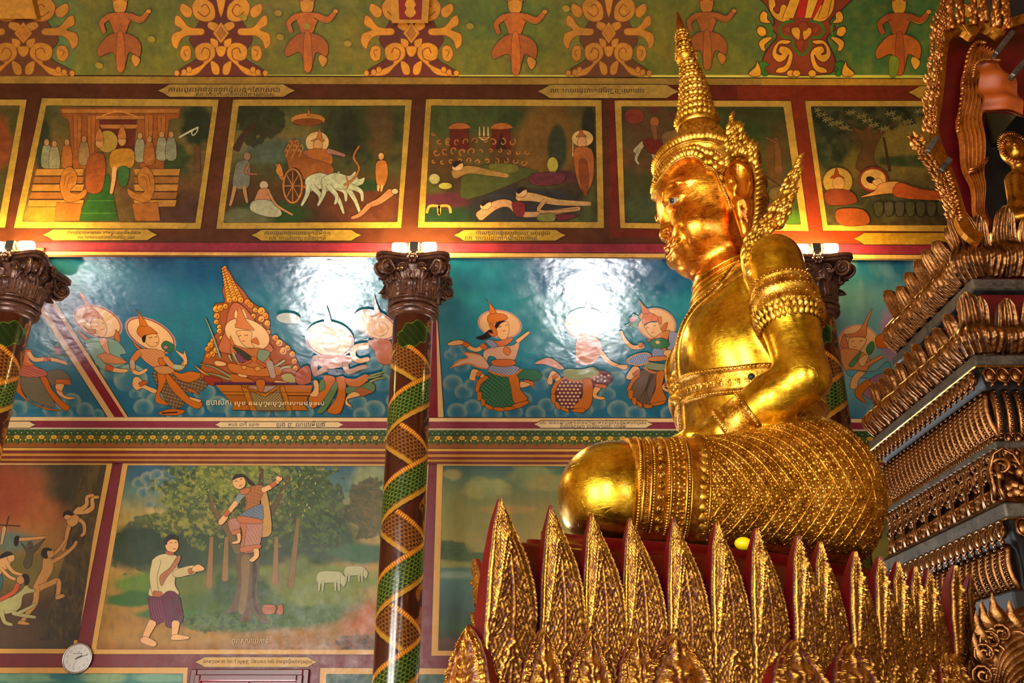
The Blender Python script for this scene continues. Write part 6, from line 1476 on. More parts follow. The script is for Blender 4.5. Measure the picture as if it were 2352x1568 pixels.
def dancer(cx, s, c, c2, sk, green=None):
    A.crop(cx, 0, s)
    A.P(sk, [(-26, -10), (26, -10), (26, 44), (0, 60), (-26, 44)], 4); A.P(c, [(-34, 6), (-26, -40), (26, -40), (34, 6), (0, -6)], 3); A.P(c, [(-50, 60), (50, 60), (38, 110), (20, 150), (-20, 150), (-38, 110)], 4)
    A.T(sk, 9*s/.3, 6*s/.3, [(44, 70), (90, 88), (120, 60)]) if s > .2 else None; A.T(c, 26*s, 18*s, [(44, 70), (92, 84), (120, 56)], 1); A.T(c, 26*s, 18*s, [(-44, 70), (-80, 100), (-70, 140)], 1); A.E(sk, 126, 50, 12, 10)
    A.P(c2, [(-40, 150), (40, 150), (90, 190), (86, 250), (40, 230), (20, 300), (-10, 300), (-30, 230), (-90, 250), (-96, 210)], 4); A.P(c, [(-12, 150), (16, 150), (22, 300), (-14, 306)], 3); A.P(sk, [(60, 240), (90, 262), (70, 296), (50, 262)], 4)
    if green: A.P(green, [(-40, 240), (0, 250), (-10, 320), (-40, 320)], 4)
    A.end('dancer')
for cx, s in ((277, .52), (706, .52), (1183, .54)): dancer(cx, s, '#a85c1c', '#94501a', '#b8802e')
dancer(1622, .50, '#94521a', '#8a4a18', '#a86a24'); dancer(2063, .54, '#9a4a16', '#a85a18', '#c8922e', '#6a7a1e')
A.crop(0, 0, 1)
for u, v in ((705, 60), (560, 40), (350, 90), (645, 85), (800, 100), (1080, 60), (1300, 20), (640, 30), (230, 150)): A.E('#94802c', u, v, 9, 7, 20, 0)
A.end('scattered_blossom')
# ceiling beams that run up from the wall over the columns
for k, (pts, lab) in enumerate((([(897, -60), (992, -60), (985, 52), (903, 52)], 'painted ceiling beam with red centre above the middle column'), ([(-160, -60), (70, -60), (96, 42), (-60, 42)], 'plain pale painted ceiling beam at the top left corner'))):
    q = np.array(pts, float); lo_ = on_ceil(q[:, 0], q[:, 1], .11); hi_ = on_ceil(q[:, 0], q[:, 1], .0); m = MB(); m.add(np.concatenate([lo_, hi_]), [(0, 1, 2, 3), (7, 6, 5, 4), (0, 4, 5, 1), (1, 5, 6, 2), (2, 6, 7, 3), (3, 7, 4, 0)])
    b = m.build('ceiling_beam', M_CEIL, None, smooth=False, col=np.tile(lin('#b88430'), (8, 1)), label=lab, cat='beam', origin=lo_.mean(0))
    if k == 0:
        a2 = Art(ce_map, M_CEIL, b, off=.113); a2.Q('#7a1a0c', [(915, -60), (975, -60), (970, 44), (920, 44)]); 
        for j in range(6): a2.P('#c8902c', [(945, 40-j*18), (958, 28-j*18), (945, 12-j*18), (932, 28-j*18)], 2, 0)
        a2.end('red_panel')
# ------------------------------------------------------------------ blue paintings of the aisle ceiling
t3 = empty('trim_2', on_sof(1176., 760., 0.0)); t3['kind'] = 'structure'
A = Art(sf_map, M_SOF, t3, off=.0008)
A.strip('#7a1c34', [(-160, 572), (2600, 590)], [(-160, 600), (2600, 610)])
A.strip('#7c1c32', [(-160, 955), (2600, 962)], [(-160, 984), (2600, 990)]); A.strip('#d6ae78', [(-160, 956), (2600, 962)], [(-160, 966), (2600, 972)]); A.L('#140c08', 1.6, [(-160, 956), (2600, 962)], 0); A.end('lower_band')
def divider(x0, x1, v0=586, v1=957):     # five bands, positions at the top and at the foot
    for c, a0, a1 in (('#d8ae74', 0, 1), ('#7c1c32', 1, 2), ('#d8ae74', 2, 3)):
        n = 20; t = np.linspace(0, 1, n)[:, None]; P0 = np.array([x0[a0], v0])*(1-t)+np.array([x1[a0], v1])*t; P1 = np.array([x0[a1], v0])*(1-t)+np.array([x1[a1], v1])*t
        A._put(np.concatenate([P0, P1]), [(j, j+1, n+j+1, n+j) for j in range(n-1)], c)
    for a0 in (0, 3): A.L('#140c08', 1.6, [(x0[a0], v0), (x1[a0], v1)], 0)
PUFF = ('#2a7488', '#a6b290')
rp = random.Random(3)
def clouds(u0, u1, n): return [('puff', rp.uniform(u0, u1), 962-rp.random()**1.5*70, rp.uniform(10, 26), '#2a7488', '#9fb08e') for _ in range(n)]
SKY = ('grad', [(584, '#08395c'), (640, '#0f5270'), (680, '#1c6c80'), (760, '#1f7484'), (860, '#156a88'), (960, '#12668a')], 20)
M_SOFSKY = M_SOF
# panel left of the divider
r = mural('left part of blue ceiling painting with dancer reaching for a lotus, beside the leftmost column', on_sof(100., 860., 0.0)); a = Art(sf_map, M_SOF, r, off=.003)
a.ground([(-170, 586), (13, 586), (247, 957), (-170, 957)], [SKY, ('mot', .35, 60, '#2f7f90')]+[('puff', *q, '#2a7488', '#9fb08e') for q in ((40, 938, 24), (75, 925, 20), (120, 942, 22), (165, 920, 22), (195, 940, 20), (150, 950, 18), (225, 950, 14), (20, 950, 18))], 3, seed=11)
a.crop(0, 580, .2551)
a.P('#c4641e', [(100, 1080), (160, 1120), (210, 1130), (190, 1220), (260, 1330), (400, 1390), (560, 1420), (410, 1410), (240, 1330), (150, 1250), (90, 1200)], 4); a.P('#6c6450', [(200, 1110), (350, 1120), (430, 1240), (500, 1380), (380, 1370), (250, 1300), (190, 1210)], 4); a.P('#6c6450', [(420, 1080), (520, 1050), (600, 1080), (640, 1160), (500, 1180), (490, 1220), (430, 1150)], 4); a.P('#c4641e', [(510, 1135), (625, 1140), (640, 1190), (500, 1180)], 0); a.P(SK, [(510, 1180), (580, 1185), (560, 1250), (600, 1290), (690, 1305), (610, 1320), (530, 1280), (500, 1220)], 4); a.P('#c4641e', [(360, 1110), (420, 1120), (470, 1230), (560, 1330), (630, 1390), (580, 1420), (470, 1310), (400, 1200)], 4)
a.L('#a8501a', 2, [(500, 1225), (585, 1260)], 0); a.P('#b8604a', [(100, 1000), (260, 1000), (420, 1070), (390, 1115), (170, 1105)], 4); a.H('#7a2a20', .8, [(100, 1000), (260, 1000), (420, 1070), (390, 1115), (170, 1105)], 20, 22); a.P('#c4641e', [(190, 900), (240, 870), (300, 880), (260, 900), (270, 970), (310, 1010), (200, 1010)], 3)
a.T(SK, 10, 6, [(260, 900), (310, 960), (420, 955), (520, 970), (600, 1000)]); a.T('#b8582a', 10, 9, [(400, 958), (450, 955)], 1); a.P('#2c6a52', [(410, 820), (470, 840), (520, 800), (560, 870), (600, 940), (500, 940), (460, 890)], 3); a.P('#9a4a68', [(490, 850), (540, 850), (560, 910), (510, 910)], 4); a.end('dancing_figure')
# main panel between the divider and the middle column
r = mural('blue ceiling painting with crowned figure on flaming throne and flying attendants', on_sof(560., 780., 0.0)); a = Art(sf_map, M_SOF, r, off=.003)
a.ground([(57, 586), (985, 586), (975, 957), (287, 957)], [SKY, ('mot', .4, 70, '#2c6478'), ('blob', 250, 680, 120, 60, '#33688a', .8, .6), ('mot', .3, 14, '#1f5c74', 3)]+[('puff', *q, '#2a7488', '#a3b38e') for q in ((300, 870, 40), (260, 850, 30), (340, 905, 20), (360, 920, 24), (330, 935, 24), (470, 900, 26), (500, 930, 26), (540, 945, 24), (450, 942, 20), (600, 945, 22), (650, 945, 20), (700, 945, 22), (760, 935, 24), (820, 925, 24), (860, 940, 26), (880, 880, 26), (900, 850, 22), (860, 835, 20), (910, 920, 24), (400, 952, 18), (310, 905, 14), (830, 952, 20))], 2.6, seed=12)
def deva(hx, hy, rx, ry, rot=20): a.E('#b88a78', hx, hy, rx*1.1, ry*1.1, rot, 0); a.E(HAL, hx, hy, rx, ry, rot, 2.0, '#7a2a4a')
a.crop(0, 580, .2551)
deva(880, 620, 215, 128, 22)
a.P(OR, [(745, 590), (775, 510), (835, 495), (915, 570), (925, 600), (840, 600), (830, 640), (770, 610)], 3); a.P(OR, [(775, 510), (760, 440), (735, 415), (715, 345), (775, 405), (765, 415), (835, 495)], 2); a.P(SK, [(830, 600), (920, 596), (965, 680), (940, 750), (890, 750), (820, 660)], 4)
a.L('#3a1a10', 1.4, [(850, 628), (885, 632)], 0).L('#3a1a10', 1.4, [(915, 630), (940, 636)], 0).L('#9a3020', 1.8, [(905, 690), (935, 688)], 0); a.P(OR, [(745, 650), (800, 690), (860, 690), (850, 730), (800, 710)], 3); a.P(OR, [(700, 690), (760, 740), (830, 800), (780, 800), (720, 740)], 3); a.P(OR, [(1045, 690), (1080, 740), (1080, 800), (1055, 815), (1028, 750), (1040, 720)], 3)
a.P('#7a9c86', [(770, 790), (900, 760), (1050, 790), (1140, 900), (1080, 920), (1140, 990), (1000, 1040), (870, 990), (800, 880)], 4); a.P('#d09068', [(890, 780), (960, 770), (980, 870), (1000, 930), (940, 880)], 4); a.P('#c47a4a', [(880, 930), (950, 900), (1110, 960), (1140, 990), (1000, 1000), (900, 970)], 4); a.T('#7a9c86', 16, 11, [(880, 970), (930, 1020), (1000, 1045)]); a.T(SK, 10, 7, [(1020, 1050), (1080, 1060), (1140, 1060)]); a.T('#b8582a', 12, 12, [(960, 1025), (1010, 1045)], 1); a.end('flying_attendant')
a.crop(0, 540, .34014)
deva(1017, 672, 172, 92, 28)
a.P(OR, [(925, 655), (945, 605), (1000, 610), (1055, 650), (1060, 665), (985, 672), (960, 690)], 3); a.P(OR, [(945, 605), (940, 545), (915, 495), (960, 550), (1000, 610)], 2); a.P(SK, [(975, 680), (1055, 665), (1075, 715), (1050, 750), (1010, 745), (980, 715)], 4); a.L('#3a1a10', 1.4, [(1005, 690), (1030, 686)], 0).L('#3a1a10', 1.4, [(1045, 684), (1062, 684)], 0).L('#9a3020', 1.8, [(1050, 725), (1068, 722)], 0); a.P('#1a120c', [(960, 690), (985, 672), (980, 715), (968, 720)], 3)
a.P(OR, [(890, 705), (950, 760), (1010, 775), (970, 790), (920, 755)], 3); a.P('#cf8a52', [(930, 770), (1090, 775), (1120, 850), (1070, 900), (980, 850)], 4); a.H('#a0502a', .7, [(930, 770), (1090, 775), (1120, 850), (1070, 900), (980, 850)], 35, 16); a.P(OR, [(1070, 830), (1110, 830), (1120, 870), (1085, 880)], 3)
a.T('#c47438', 15, 11, [(940, 790), (895, 850), (900, 910)]); a.T('#b89878', 12, 11, [(893, 850), (898, 890)], 1); a.T(SK, 9, 6, [(905, 920), (945, 930), (990, 905)]); a.T('#cf8a52', 13, 9, [(1120, 830), (1165, 880), (1220, 895), (1250, 850)]); a.T('#a8b090', 11, 10, [(1180, 885), (1225, 890)], 1); a.P(SK, [(1235, 870), (1240, 840), (1180, 770), (1240, 800), (1240, 762), (1265, 830), (1262, 870)], 3)
a.P('#2c6a44', [(1090, 740), (1120, 710), (1180, 745), (1150, 790), (1105, 770)], 3); a.P('#b06a80', [(1105, 745), (1135, 745), (1130, 765), (1108, 765)], 3)
a.P('#6e543c', [(1030, 930), (1120, 900), (1230, 960), (1340, 950), (1415, 990), (1340, 1060), (1250, 1060), (1240, 1150), (1160, 1160), (1090, 1060)], 4); a.H('#c09a68', .9, [(1030, 930), (1120, 900), (1230, 960), (1340, 950), (1415, 990), (1340, 1060), (1250, 1060), (1240, 1150), (1160, 1160), (1090, 1060)], 15, 22); a.H('#2c2018', .8, [(1030, 930), (1120, 900), (1230, 960), (1340, 950), (1415, 990), (1340, 1060), (1250, 1060), (1240, 1150), (1160, 1160), (1090, 1060)], 105, 22)
a.P(OR, [(1065, 900), (1130, 910), (1110, 1010), (1080, 1080), (1140, 1140), (1050, 1120), (1070, 1010)], 4); a.P(OR, [(1120, 920), (1200, 1000), (1290, 1100), (1370, 1130), (1330, 1170), (1230, 1110), (1140, 1010)], 4); a.P(OR, [(1150, 900), (1220, 930), (1290, 915), (1370, 940), (1290, 990), (1210, 970)], 4); a.P('#c4844a', [(1040, 890), (1130, 880), (1180, 920), (1090, 935)], 4)
a.P(SK, [(905, 960), (940, 955), (990, 1010), (1060, 1040), (1040, 1065), (965, 1030), (925, 1045), (895, 1010)], 4); a.T('#b8582a', 9, 9, [(945, 1005), (985, 990)], 1); a.P('#b8602a', [(1290, 1030), (1350, 1070), (1330, 1070), (1260, 1040)], 3); a.P('#c4641e', [(1070, 1195), (1150, 1170), (1250, 1180), (1210, 1210), (1100, 1210)], 4); a.L('#1a0c08', 3, [(1095, 1198), (1200, 1192)], 0); a.P(SK, [(1290, 1090), (1360, 1110), (1340, 1125), (1280, 1100)], 3); a.end('flying_attendant')
# flaming throne
a.crop(440, 600, .22956)
a.P('#a8542a', [(325, 40), (390, 110), (440, 200), (520, 290), (570, 360), (640, 430), (760, 500), (790, 640), (780, 720), (900, 780), (1000, 880), (1060, 1000), (1050, 1200), (160, 1210), (140, 900), (190, 780), (260, 680), (220, 440), (330, 400), (310, 290), (330, 190)], 4, 1.2)
rf = random.Random(11); YF = '#dc9a2c'
lobes = []
for t in np.linspace(0, 1, 12): lobes += [(330+105*t+(-1)**k*(12+45*t), 70+310*t, 18+16*t) for k in (0, 1)]+[(335+100*t, 60+310*t, 20+14*t)]
lobes += [(250, 470, 40), (290, 460, 36), (255, 540, 36), (250, 600, 30), (280, 650, 28), (280, 690, 30), (300, 760, 26), (220, 790, 36), (190, 830, 34), (160, 870, 30), (210, 920, 34), (170, 940, 30), (250, 880, 36), (330, 800, 28), (400, 800, 30), (590, 430, 36), (640, 480, 30), (700, 490, 42), (740, 540, 38), (700, 570, 36), (760, 610, 34), (690, 640, 30), (770, 700, 28), (840, 760, 36), (880, 810, 40), (960, 860, 32), (1010, 920, 34), (1030, 990, 32), (1040, 1060, 30), (920, 890, 44), (340, 440, 30), (560, 400, 34), (380, 520, 26), (620, 540, 30)]
for x, y, q in lobes:
    c = rf.choice(('#dc9a2c', '#e0a838', '#d88c24')); a.P(c, [(x-q*.9, y+q*.2), (x-q*.6, y-q*.7), (x+q*.1, y-q), (x+q*.8, y-q*.5), (x+q*.7, y+q*.5), (x, y+q*.8)], 3, 1.0); a.L('#a83020', 2.2, [(x-q*.3, y+q*.3), (x+q*.3, y+q*.1), (x+q*.2, y-q*.4)])
a.P('#b8623a', [(380, 470), (450, 400), (560, 480), (660, 620), (740, 760), (800, 900), (300, 900), (330, 700)], 4); a.end('flaming_throne')
a.E(HAL, 560, 720, 235, 150, 22, 1.2); a.P('#c8743a', [(450, 560), (480, 430), (545, 570), (620, 660), (620, 680), (440, 650), (455, 600)], 2); a.P(HAL, [(430, 540), (445, 470), (462, 500), (455, 560)], 3, .6); a.P(HAL, [(510, 480), (525, 470), (555, 540), (545, 560)], 3, .6); a.P(SK, [(455, 685), (600, 690), (600, 790), (630, 850), (560, 850), (500, 800), (470, 740)], 4); a.L('#3a1a10', 1.4, [(470, 740), (500, 728)], 0).L('#3a1a10', 1.4, [(530, 730), (570, 728)], 0).L('#a03828', 1.8, [(505, 785), (535, 788)], 0)
a.P(OR, [(390, 730), (440, 830), (510, 880), (480, 900), (400, 830)], 3); a.P(OR, [(600, 790), (650, 750), (680, 820), (640, 810)], 3); a.P('#b86a30', [(400, 830), (560, 860), (700, 860), (790, 960), (720, 1060), (520, 1060), (420, 960)], 4); a.P('#3a3c2a', [(420, 840), (500, 870), (620, 960), (560, 980), (440, 880)], 3); a.P('#7a8a6a', [(680, 870), (790, 900), (720, 1000), (660, 960)], 3); a.H('#1c2418', .8, [(420, 840), (500, 870), (620, 960), (560, 980), (440, 880)], 60, 18); a.P('#7a3a5a', [(450, 900), (540, 970), (520, 1000), (470, 990)], 3); a.P(OR, [(595, 960), (630, 930), (665, 970), (630, 1000)], 0); a.T('#b8582a', 6, 6, [(500, 1030), (600, 985)], 1).T('#b8582a', 6, 6, [(660, 985), (770, 1050)], 1)
a.P('#c06a24', [(370, 1010), (520, 1030), (680, 1060), (880, 1040), (900, 1110), (800, 1140), (560, 1130), (400, 1090)], 4); a.E('#d09038', 665, 1063, 30, 24).E('#d09038', 530, 1050, 26, 20); a.P('#b8601e', [(360, 1120), (450, 1120), (600, 1170), (640, 1210), (520, 1215), (400, 1190)], 4); a.P(SK, [(470, 1110), (560, 1130), (550, 1150), (480, 1140)], 3); a.P('#a89a58', [(900, 1130), (990, 1110), (1050, 1170), (1020, 1215), (930, 1190)], 4); a.P(SK, [(840, 1180), (930, 1190), (1020, 1215), (900, 1225), (840, 1205)], 3); a.T('#b09a88', 15, 13, [(780, 1000), (820, 1140)]); a.H('#8a4a58', .8, [(745, 1010), (820, 1000), (850, 1140), (800, 1150)], 10, 22)
a.P(SK, [(230, 1000), (260, 980), (340, 1000), (345, 1030), (260, 1035)], 4); a.T('#8aa08a', 4.5, 1.5, [(290, 950), (240, 800), (180, 640), (140, 550)]); a.T('#8a8c5a', 5, 1.5, [(390, 1140), (230, 1050), (80, 1015)]); a.T('#8a8c5a', 5, 1.5, [(380, 1170), (240, 1120), (110, 1105)]); a.T('#9aa070', 6, 2, [(420, 910), (440, 950), (470, 1000)]); a.T('#9aa070', 6, 2, [(380, 930), (390, 960), (410, 990)]); a.T('#a8b080', 6, 2, [(930, 980), (870, 1020), (830, 1040)]); a.T('#a8b080', 6, 2, [(990, 1040), (920, 1050), (880, 1080)]); a.P('#9a3020', [(130, 1140), (250, 1150), (310, 1190), (230, 1230), (150, 1200)], 4); a.P('#a84a24', [(1050, 1100), (1170, 1030), (1200, 1180), (1130, 1220), (1050, 1200)], 4); a.P('#d0922c', [(30, 1020), (110, 1080), (200, 1140), (100, 1100)], 3); a.end('enthroned_figure')
a.P('#4a1c4a', [(230, 1195), (1050, 1200), (1050, 1225), (230, 1222)], 0, 0); a.P('#b8681e', [(240, 1222), (1215, 1225), (1190, 1330), (330, 1325)], 0, 1.4); a.P('#a85c1a', [(330, 1325), (1175, 1335), (1130, 1420), (420, 1420)], 0, 1.2); a.P('#b8681e', [(430, 1420), (1130, 1425), (1170, 1480), (410, 1475)], 0, 1.2); a.P('#b8701e', [(500, 1230), (560, 1235), (660, 1480), (590, 1480)], 0, 1.2); a.P('#b8701e', [(880, 1235), (930, 1235), (1010, 1480), (950, 1480)], 0, 1.2); a.P('#9c8a58', [(585, 1285), (740, 1345), (880, 1270), (950, 1480), (655, 1480)], 0, 1.2)
a.H('#6a3c18', .9, [(585, 1285), (740, 1345), (880, 1270), (950, 1480), (655, 1480)], 45, 22); a.H('#6a3c18', .9, [(585, 1285), (740, 1345), (880, 1270), (950, 1480), (655, 1480)], 135, 22); a.P('#b8701e', [(500, 1230), (580, 1260), (740, 1310), (860, 1235), (900, 1235), (740, 1345)], 0, 1.0); a.P('#a88a80', [(560, 1232), (860, 1232), (740, 1305)], 0, 1.0); a.P('#b8601e', [(650, 1180), (740, 1180), (715, 1300), (670, 1280)], 3); a.L('#5a2c0c', 1.2, [(260, 1290), (1195, 1300)], 0); a.end('throne_base')
# attendants towards the middle column
deva(1385, 770, 225, 165, 10); a.P('#c8844a', [(1320, 640), (1330, 590), (1355, 440), (1400, 590), (1440, 640)], 2); a.E(SK, 1400, 800, 90, 85); a.P('#c07850', [(1220, 930), (1580, 930), (1600, 1000), (1420, 1060), (1300, 1040)], 4); a.T('#a87868', 17, 12, [(1240, 960), (1230, 1050), (1250, 1120)]); a.T('#b88868', 14, 9, [(1340, 1060), (1260, 1110)]); a.T('#b8886a', 13, 8, [(1540, 1000), (1570, 1090), (1690, 1050), (1750, 1040)]); a.P('#4a5a7a', [(1370, 1070), (1520, 1075), (1500, 1120), (1390, 1120)], 4)
a.P('#5a7a4a', [(1290, 1180), (1400, 1140), (1460, 1200), (1450, 1290), (1330, 1490), (1255, 1490), (1330, 1380), (1280, 1280)], 4); a.P(OR, [(1320, 1130), (1440, 1150), (1400, 1250), (1300, 1400), (1210, 1460), (1180, 1400), (1190, 1330), (1340, 1260)], 4); a.P(OR, [(1450, 1150), (1540, 1150), (1545, 1300), (1530, 1400), (1480, 1510), (1360, 1490), (1440, 1370), (1470, 1260)], 4); a.P(OR, [(1540, 1160), (1640, 1160), (1740, 1115), (1785, 1150), (1680, 1240), (1570, 1230)], 4); a.P('#5a7a4a', [(1560, 1240), (1680, 1240), (1780, 1190), (1840, 1240), (1790, 1310), (1560, 1310)], 4); a.P('#a85a2c', [(1630, 1280), (1690, 1240), (1820, 1290), (1710, 1340)], 0); a.P(SK, [(1580, 1310), (1640, 1290), (1690, 1330), (1560, 1370), (1610, 1440), (1545, 1420), (1545, 1360)], 4); a.P(SK, [(1220, 1180), (1270, 1190), (1270, 1330), (1185, 1330), (1230, 1260)], 4); a.end('running_attendant')
a.T('#8a9a58', 5, 2, [(1790, 1130), (1860, 1110), (1930, 1090)]); a.T('#8a9a58', 5, 2, [(1790, 1190), (1860, 1160), (1940, 1150)]); a.T('#8a9a58', 5, 2, [(1760, 1150), (1840, 1140), (1900, 1120)]); a.end('lotus_leaves')
deva(1840, 620, 210, 125, 25); a.P('#c8844a', [(1790, 480), (1830, 470), (1828, 320), (1850, 400), (1880, 470), (1900, 540), (1800, 540)], 2); a.E(SK, 1890, 660, 78, 72); a.P('#b8623a', [(1770, 780), (1990, 780), (2000, 1000), (1880, 1000), (1830, 880)], 4); a.T(SK, 14, 9, [(1760, 830), (1640, 850), (1620, 930), (1680, 980), (1770, 960)]); a.end('flying_attendant')
a.E('#a8b0a4', 970, 555, 120, 55, 5, 1.2, '#1c4a5a'); a.end('bare_plaster_patch')
A.off = .004; divider((8, 24, 47, 61), (247, 263, 286, 295)); divider((974, 984, 1000, 996), (970, 984, 1006, 1020))
A.end('divider')
# panel right of the column
r = mural('blue ceiling painting with three running dancers in patterned skirts', on_sof(1300., 800., 0.0)); a = Art(sf_map, M_SOF, r, off=.003)
a.ground([(998, 586), (1880, 588), (1900, 960), (1020, 957)], [('grad', [(584, '#07466e'), (660, '#0a5274'), (690, '#157080'), (770, '#1c7c88'), (860, '#14708e'), (960, '#12688c')], 12), ('mot', .3, 70, '#2a8890')]+[('puff', *q, '#256f8a', '#9db096') for q in ((1035, 815, 16), (1050, 805, 20), (1060, 840, 20), (1070, 800, 14), (1040, 880, 24), (1065, 900, 22), (1085, 885, 20), (1050, 945, 24), (1085, 935, 22), (1130, 950, 24), (1180, 945, 22), (1205, 915, 18), (1230, 950, 24), (1255, 930, 20), (1290, 945, 18), (1240, 880, 22), (1260, 860, 18), (1340, 940, 24), (1370, 925, 22), (1395, 905, 20), (1420, 940, 26), (1415, 870, 22), (1390, 880, 16), (1460, 950, 24), (1540, 950, 24), (1560, 920, 20), (1580, 900, 22), (1595, 945, 24), (1420, 800, 26), (1410, 780, 20), (1600, 870, 18))], 2.6, seed=13)
a.crop(1000, 670, .2551)
def halo(x, y, rx, ry, rot=0): a.E('#b88a80', x, y, rx*1.03, ry*1.03, rot, 0); a.E('#dca870', x, y, rx*.95, ry*.95, rot, 1, '#a87060')
halo(580, 290, 195, 125, 10)
a.P(OR, [(475, 210), (530, 190), (620, 200), (650, 240), (560, 270), (500, 290), (470, 260)], 3); a.P(OR, [(490, 195), (485, 110), (450, 55), (490, 100), (550, 185)], 2); a.P(SK, [(545, 290), (640, 262), (665, 340), (640, 420), (600, 430), (550, 380)], 4); a.P('#0e0c10', [(540, 290), (580, 262), (635, 262), (590, 280), (550, 330)], 3); a.P('#141014', [(500, 340), (520, 390), (430, 430), (365, 410), (430, 385), (470, 350)], 3); a.P(OR, [(480, 290), (530, 300), (560, 380), (510, 400), (475, 360), (520, 370)], 3); a.L('#3a1a10', 1.4, [(570, 315), (595, 310)], 0).L('#3a1a10', 1.4, [(630, 300), (650, 296)], 0).L('#a04050', 1.8, [(605, 350), (635, 346)], 0)
a.P('#c86a3a', [(510, 430), (560, 440), (690, 410), (680, 450), (600, 490), (530, 470)], 4); a.P('#d0a080', [(450, 520), (560, 490), (690, 480), (760, 440), (740, 540), (700, 620), (560, 640), (540, 590), (480, 580), (460, 650), (430, 580)], 4); a.H('#b86a4a', .6, [(450, 520), (560, 490), (690, 480), (760, 440), (740, 540), (700, 620), (560, 640), (540, 590)], 30, 16); a.P('#c8742e', [(620, 500), (660, 500), (680, 540), (650, 570), (615, 540)], 3); a.P('#6878a0', [(450, 440), (500, 430), (560, 480), (510, 500)], 3); a.H('#d8c8a8', .6, [(450, 440), (500, 430), (560, 480), (510, 500)], 45, 14)
a.T(SK, 10, 8, [(440, 480), (370, 520), (290, 490)]); a.T(SK, 9, 5, [(290, 480), (230, 450), (170, 450), (115, 465)]); a.T('#c4641e', 10, 10, [(240, 455), (295, 480)], 1); a.P(SK, [(110, 460), (190, 430), (250, 440), (240, 470), (130, 480)], 3); a.T('#c4641e', 11, 11, [(420, 475), (450, 500)], 1); a.P('#d0a080', [(130, 685), (210, 620), (290, 590), (260, 540), (400, 560), (480, 650), (470, 690), (380, 670), (290, 640)], 4, 1.2); a.L('#c87024', 3, [(135, 685), (210, 620), (295, 590), (265, 545), (400, 565)]); a.L('#c87024', 3, [(480, 690), (380, 675), (290, 640), (200, 665)])
a.P('#2c6a4a', [(480, 720), (640, 740), (760, 700), (900, 700), (965, 750), (900, 800), (760, 790), (720, 1000), (650, 1040), (520, 1030), (430, 960), (400, 880), (450, 800)], 4); a.H('#154026', .9, [(480, 720), (640, 740), (700, 760), (720, 1000), (650, 1040), (520, 1030), (430, 960), (400, 880), (450, 800)], 35, 28); a.H('#154026', .9, [(480, 720), (640, 740), (700, 760), (720, 1000), (650, 1040), (520, 1030), (430, 960), (400, 880), (450, 800)], 125, 28); a.H('#5a9a78', .6, [(480, 720), (640, 740), (700, 760), (720, 1000), (650, 1040), (520, 1030), (430, 960), (400, 880), (450, 800)], 40, 28)
a.P(OR, [(660, 760), (740, 750), (770, 880), (830, 960), (740, 1000), (700, 980), (680, 860)], 4); a.P(OR, [(700, 1010), (830, 975), (835, 1000), (760, 1040), (690, 1050)], 3)
for pts in ([(360, 890), (375, 800), (440, 750), (480, 770), (410, 830), (390, 900)], [(375, 900), (415, 900), (415, 960), (380, 975)], [(410, 955), (445, 970), (450, 1015), (415, 1020)], [(445, 1005), (500, 1020), (520, 1055), (460, 1045)], [(525, 1035), (610, 1040), (620, 1070), (540, 1065)], [(615, 1035), (700, 1030), (720, 1050), (640, 1065)]): a.P(OR, pts, 3)
a.P('#6878a0', [(500, 660), (640, 650), (760, 680), (700, 740), (580, 740), (480, 700)], 4); a.H('#d0c0a0', .6, [(500, 660), (640, 650), (760, 680), (700, 740), (580, 740), (480, 700)], 45, 20); a.H('#d0c0a0', .6, [(500, 660), (640, 650), (760, 680), (700, 740), (580, 740), (480, 700)], 135, 20); a.L('#c87024', 4, [(475, 705), (580, 745), (700, 745), (780, 690)]); a.P('#c4642a', [(520, 610), (690, 605), (720, 650), (600, 670), (510, 650)], 4); a.P(SK, [(335, 690), (390, 700), (440, 740), (420, 770), (370, 745), (355, 795), (305, 780), (315, 730)], 4); a.T('#c4641e', 9, 9, [(380, 745), (410, 720)], 1); a.P('#c4642a', [(810, 785), (885, 810), (870, 850), (800, 810)], 3); a.P(SK, [(770, 800), (860, 830), (770, 860)], 3); a.T(SK, 9, 6, [(740, 440), (790, 400), (840, 360)]); a.end('running_dancer')
halo(1350, 280, 185, 140, 0); a.P('#c8743a', [(1270, 230), (1330, 190), (1375, 60), (1410, 190), (1450, 230), (1360, 210)], 2); a.E(SK, 1310, 300, 70, 90); a.P('#c8743a', [(1290, 380), (1440, 400), (1500, 500), (1420, 640), (1280, 640), (1260, 560)], 4); a.T(SK, 11, 7, [(1490, 540), (1570, 630), (1700, 680)]); a.P(SK, [(1620, 660), (1720, 650), (1730, 680), (1690, 695)], 3); a.P('#d0907a', [(890, 640), (990, 590), (1060, 600), (1160, 680), (1100, 690), (1000, 650)], 4)
a.P('#6a2034', [(1180, 760), (1330, 780), (1300, 960), (1230, 1050), (1120, 1000), (1070, 900), (1110, 810)], 4); hp = [(1180, 760), (1330, 780), (1300, 960), (1230, 1050), (1120, 1000), (1070, 900), (1110, 810)]; a.P('#6a2034', [(1400, 770), (1490, 700), (1590, 740), (1570, 820), (1440, 850)], 4)
for x in range(9):
    for y in range(9):
        px, py = 1085+x*36+(y % 2)*18, 775+y*32
        if (px < 1330-(py-780)*.15 and py < 1040 and (px-1075)**2*.2+(py-900)**2 < 26000) and px > 1085+abs(py-900)*.25: a.P('#d8b890', [(px, py-12), (px+15, py), (px, py+12), (px-15, py)], 0, 0)
for k in range(9): px, py = 1430+(k % 5)*32, 745+(k // 5)*36+(k % 5 % 2)*14; a.P('#d8b890', [(px, py-11), (px+13, py), (px, py+11), (px-13, py)], 0, 0)
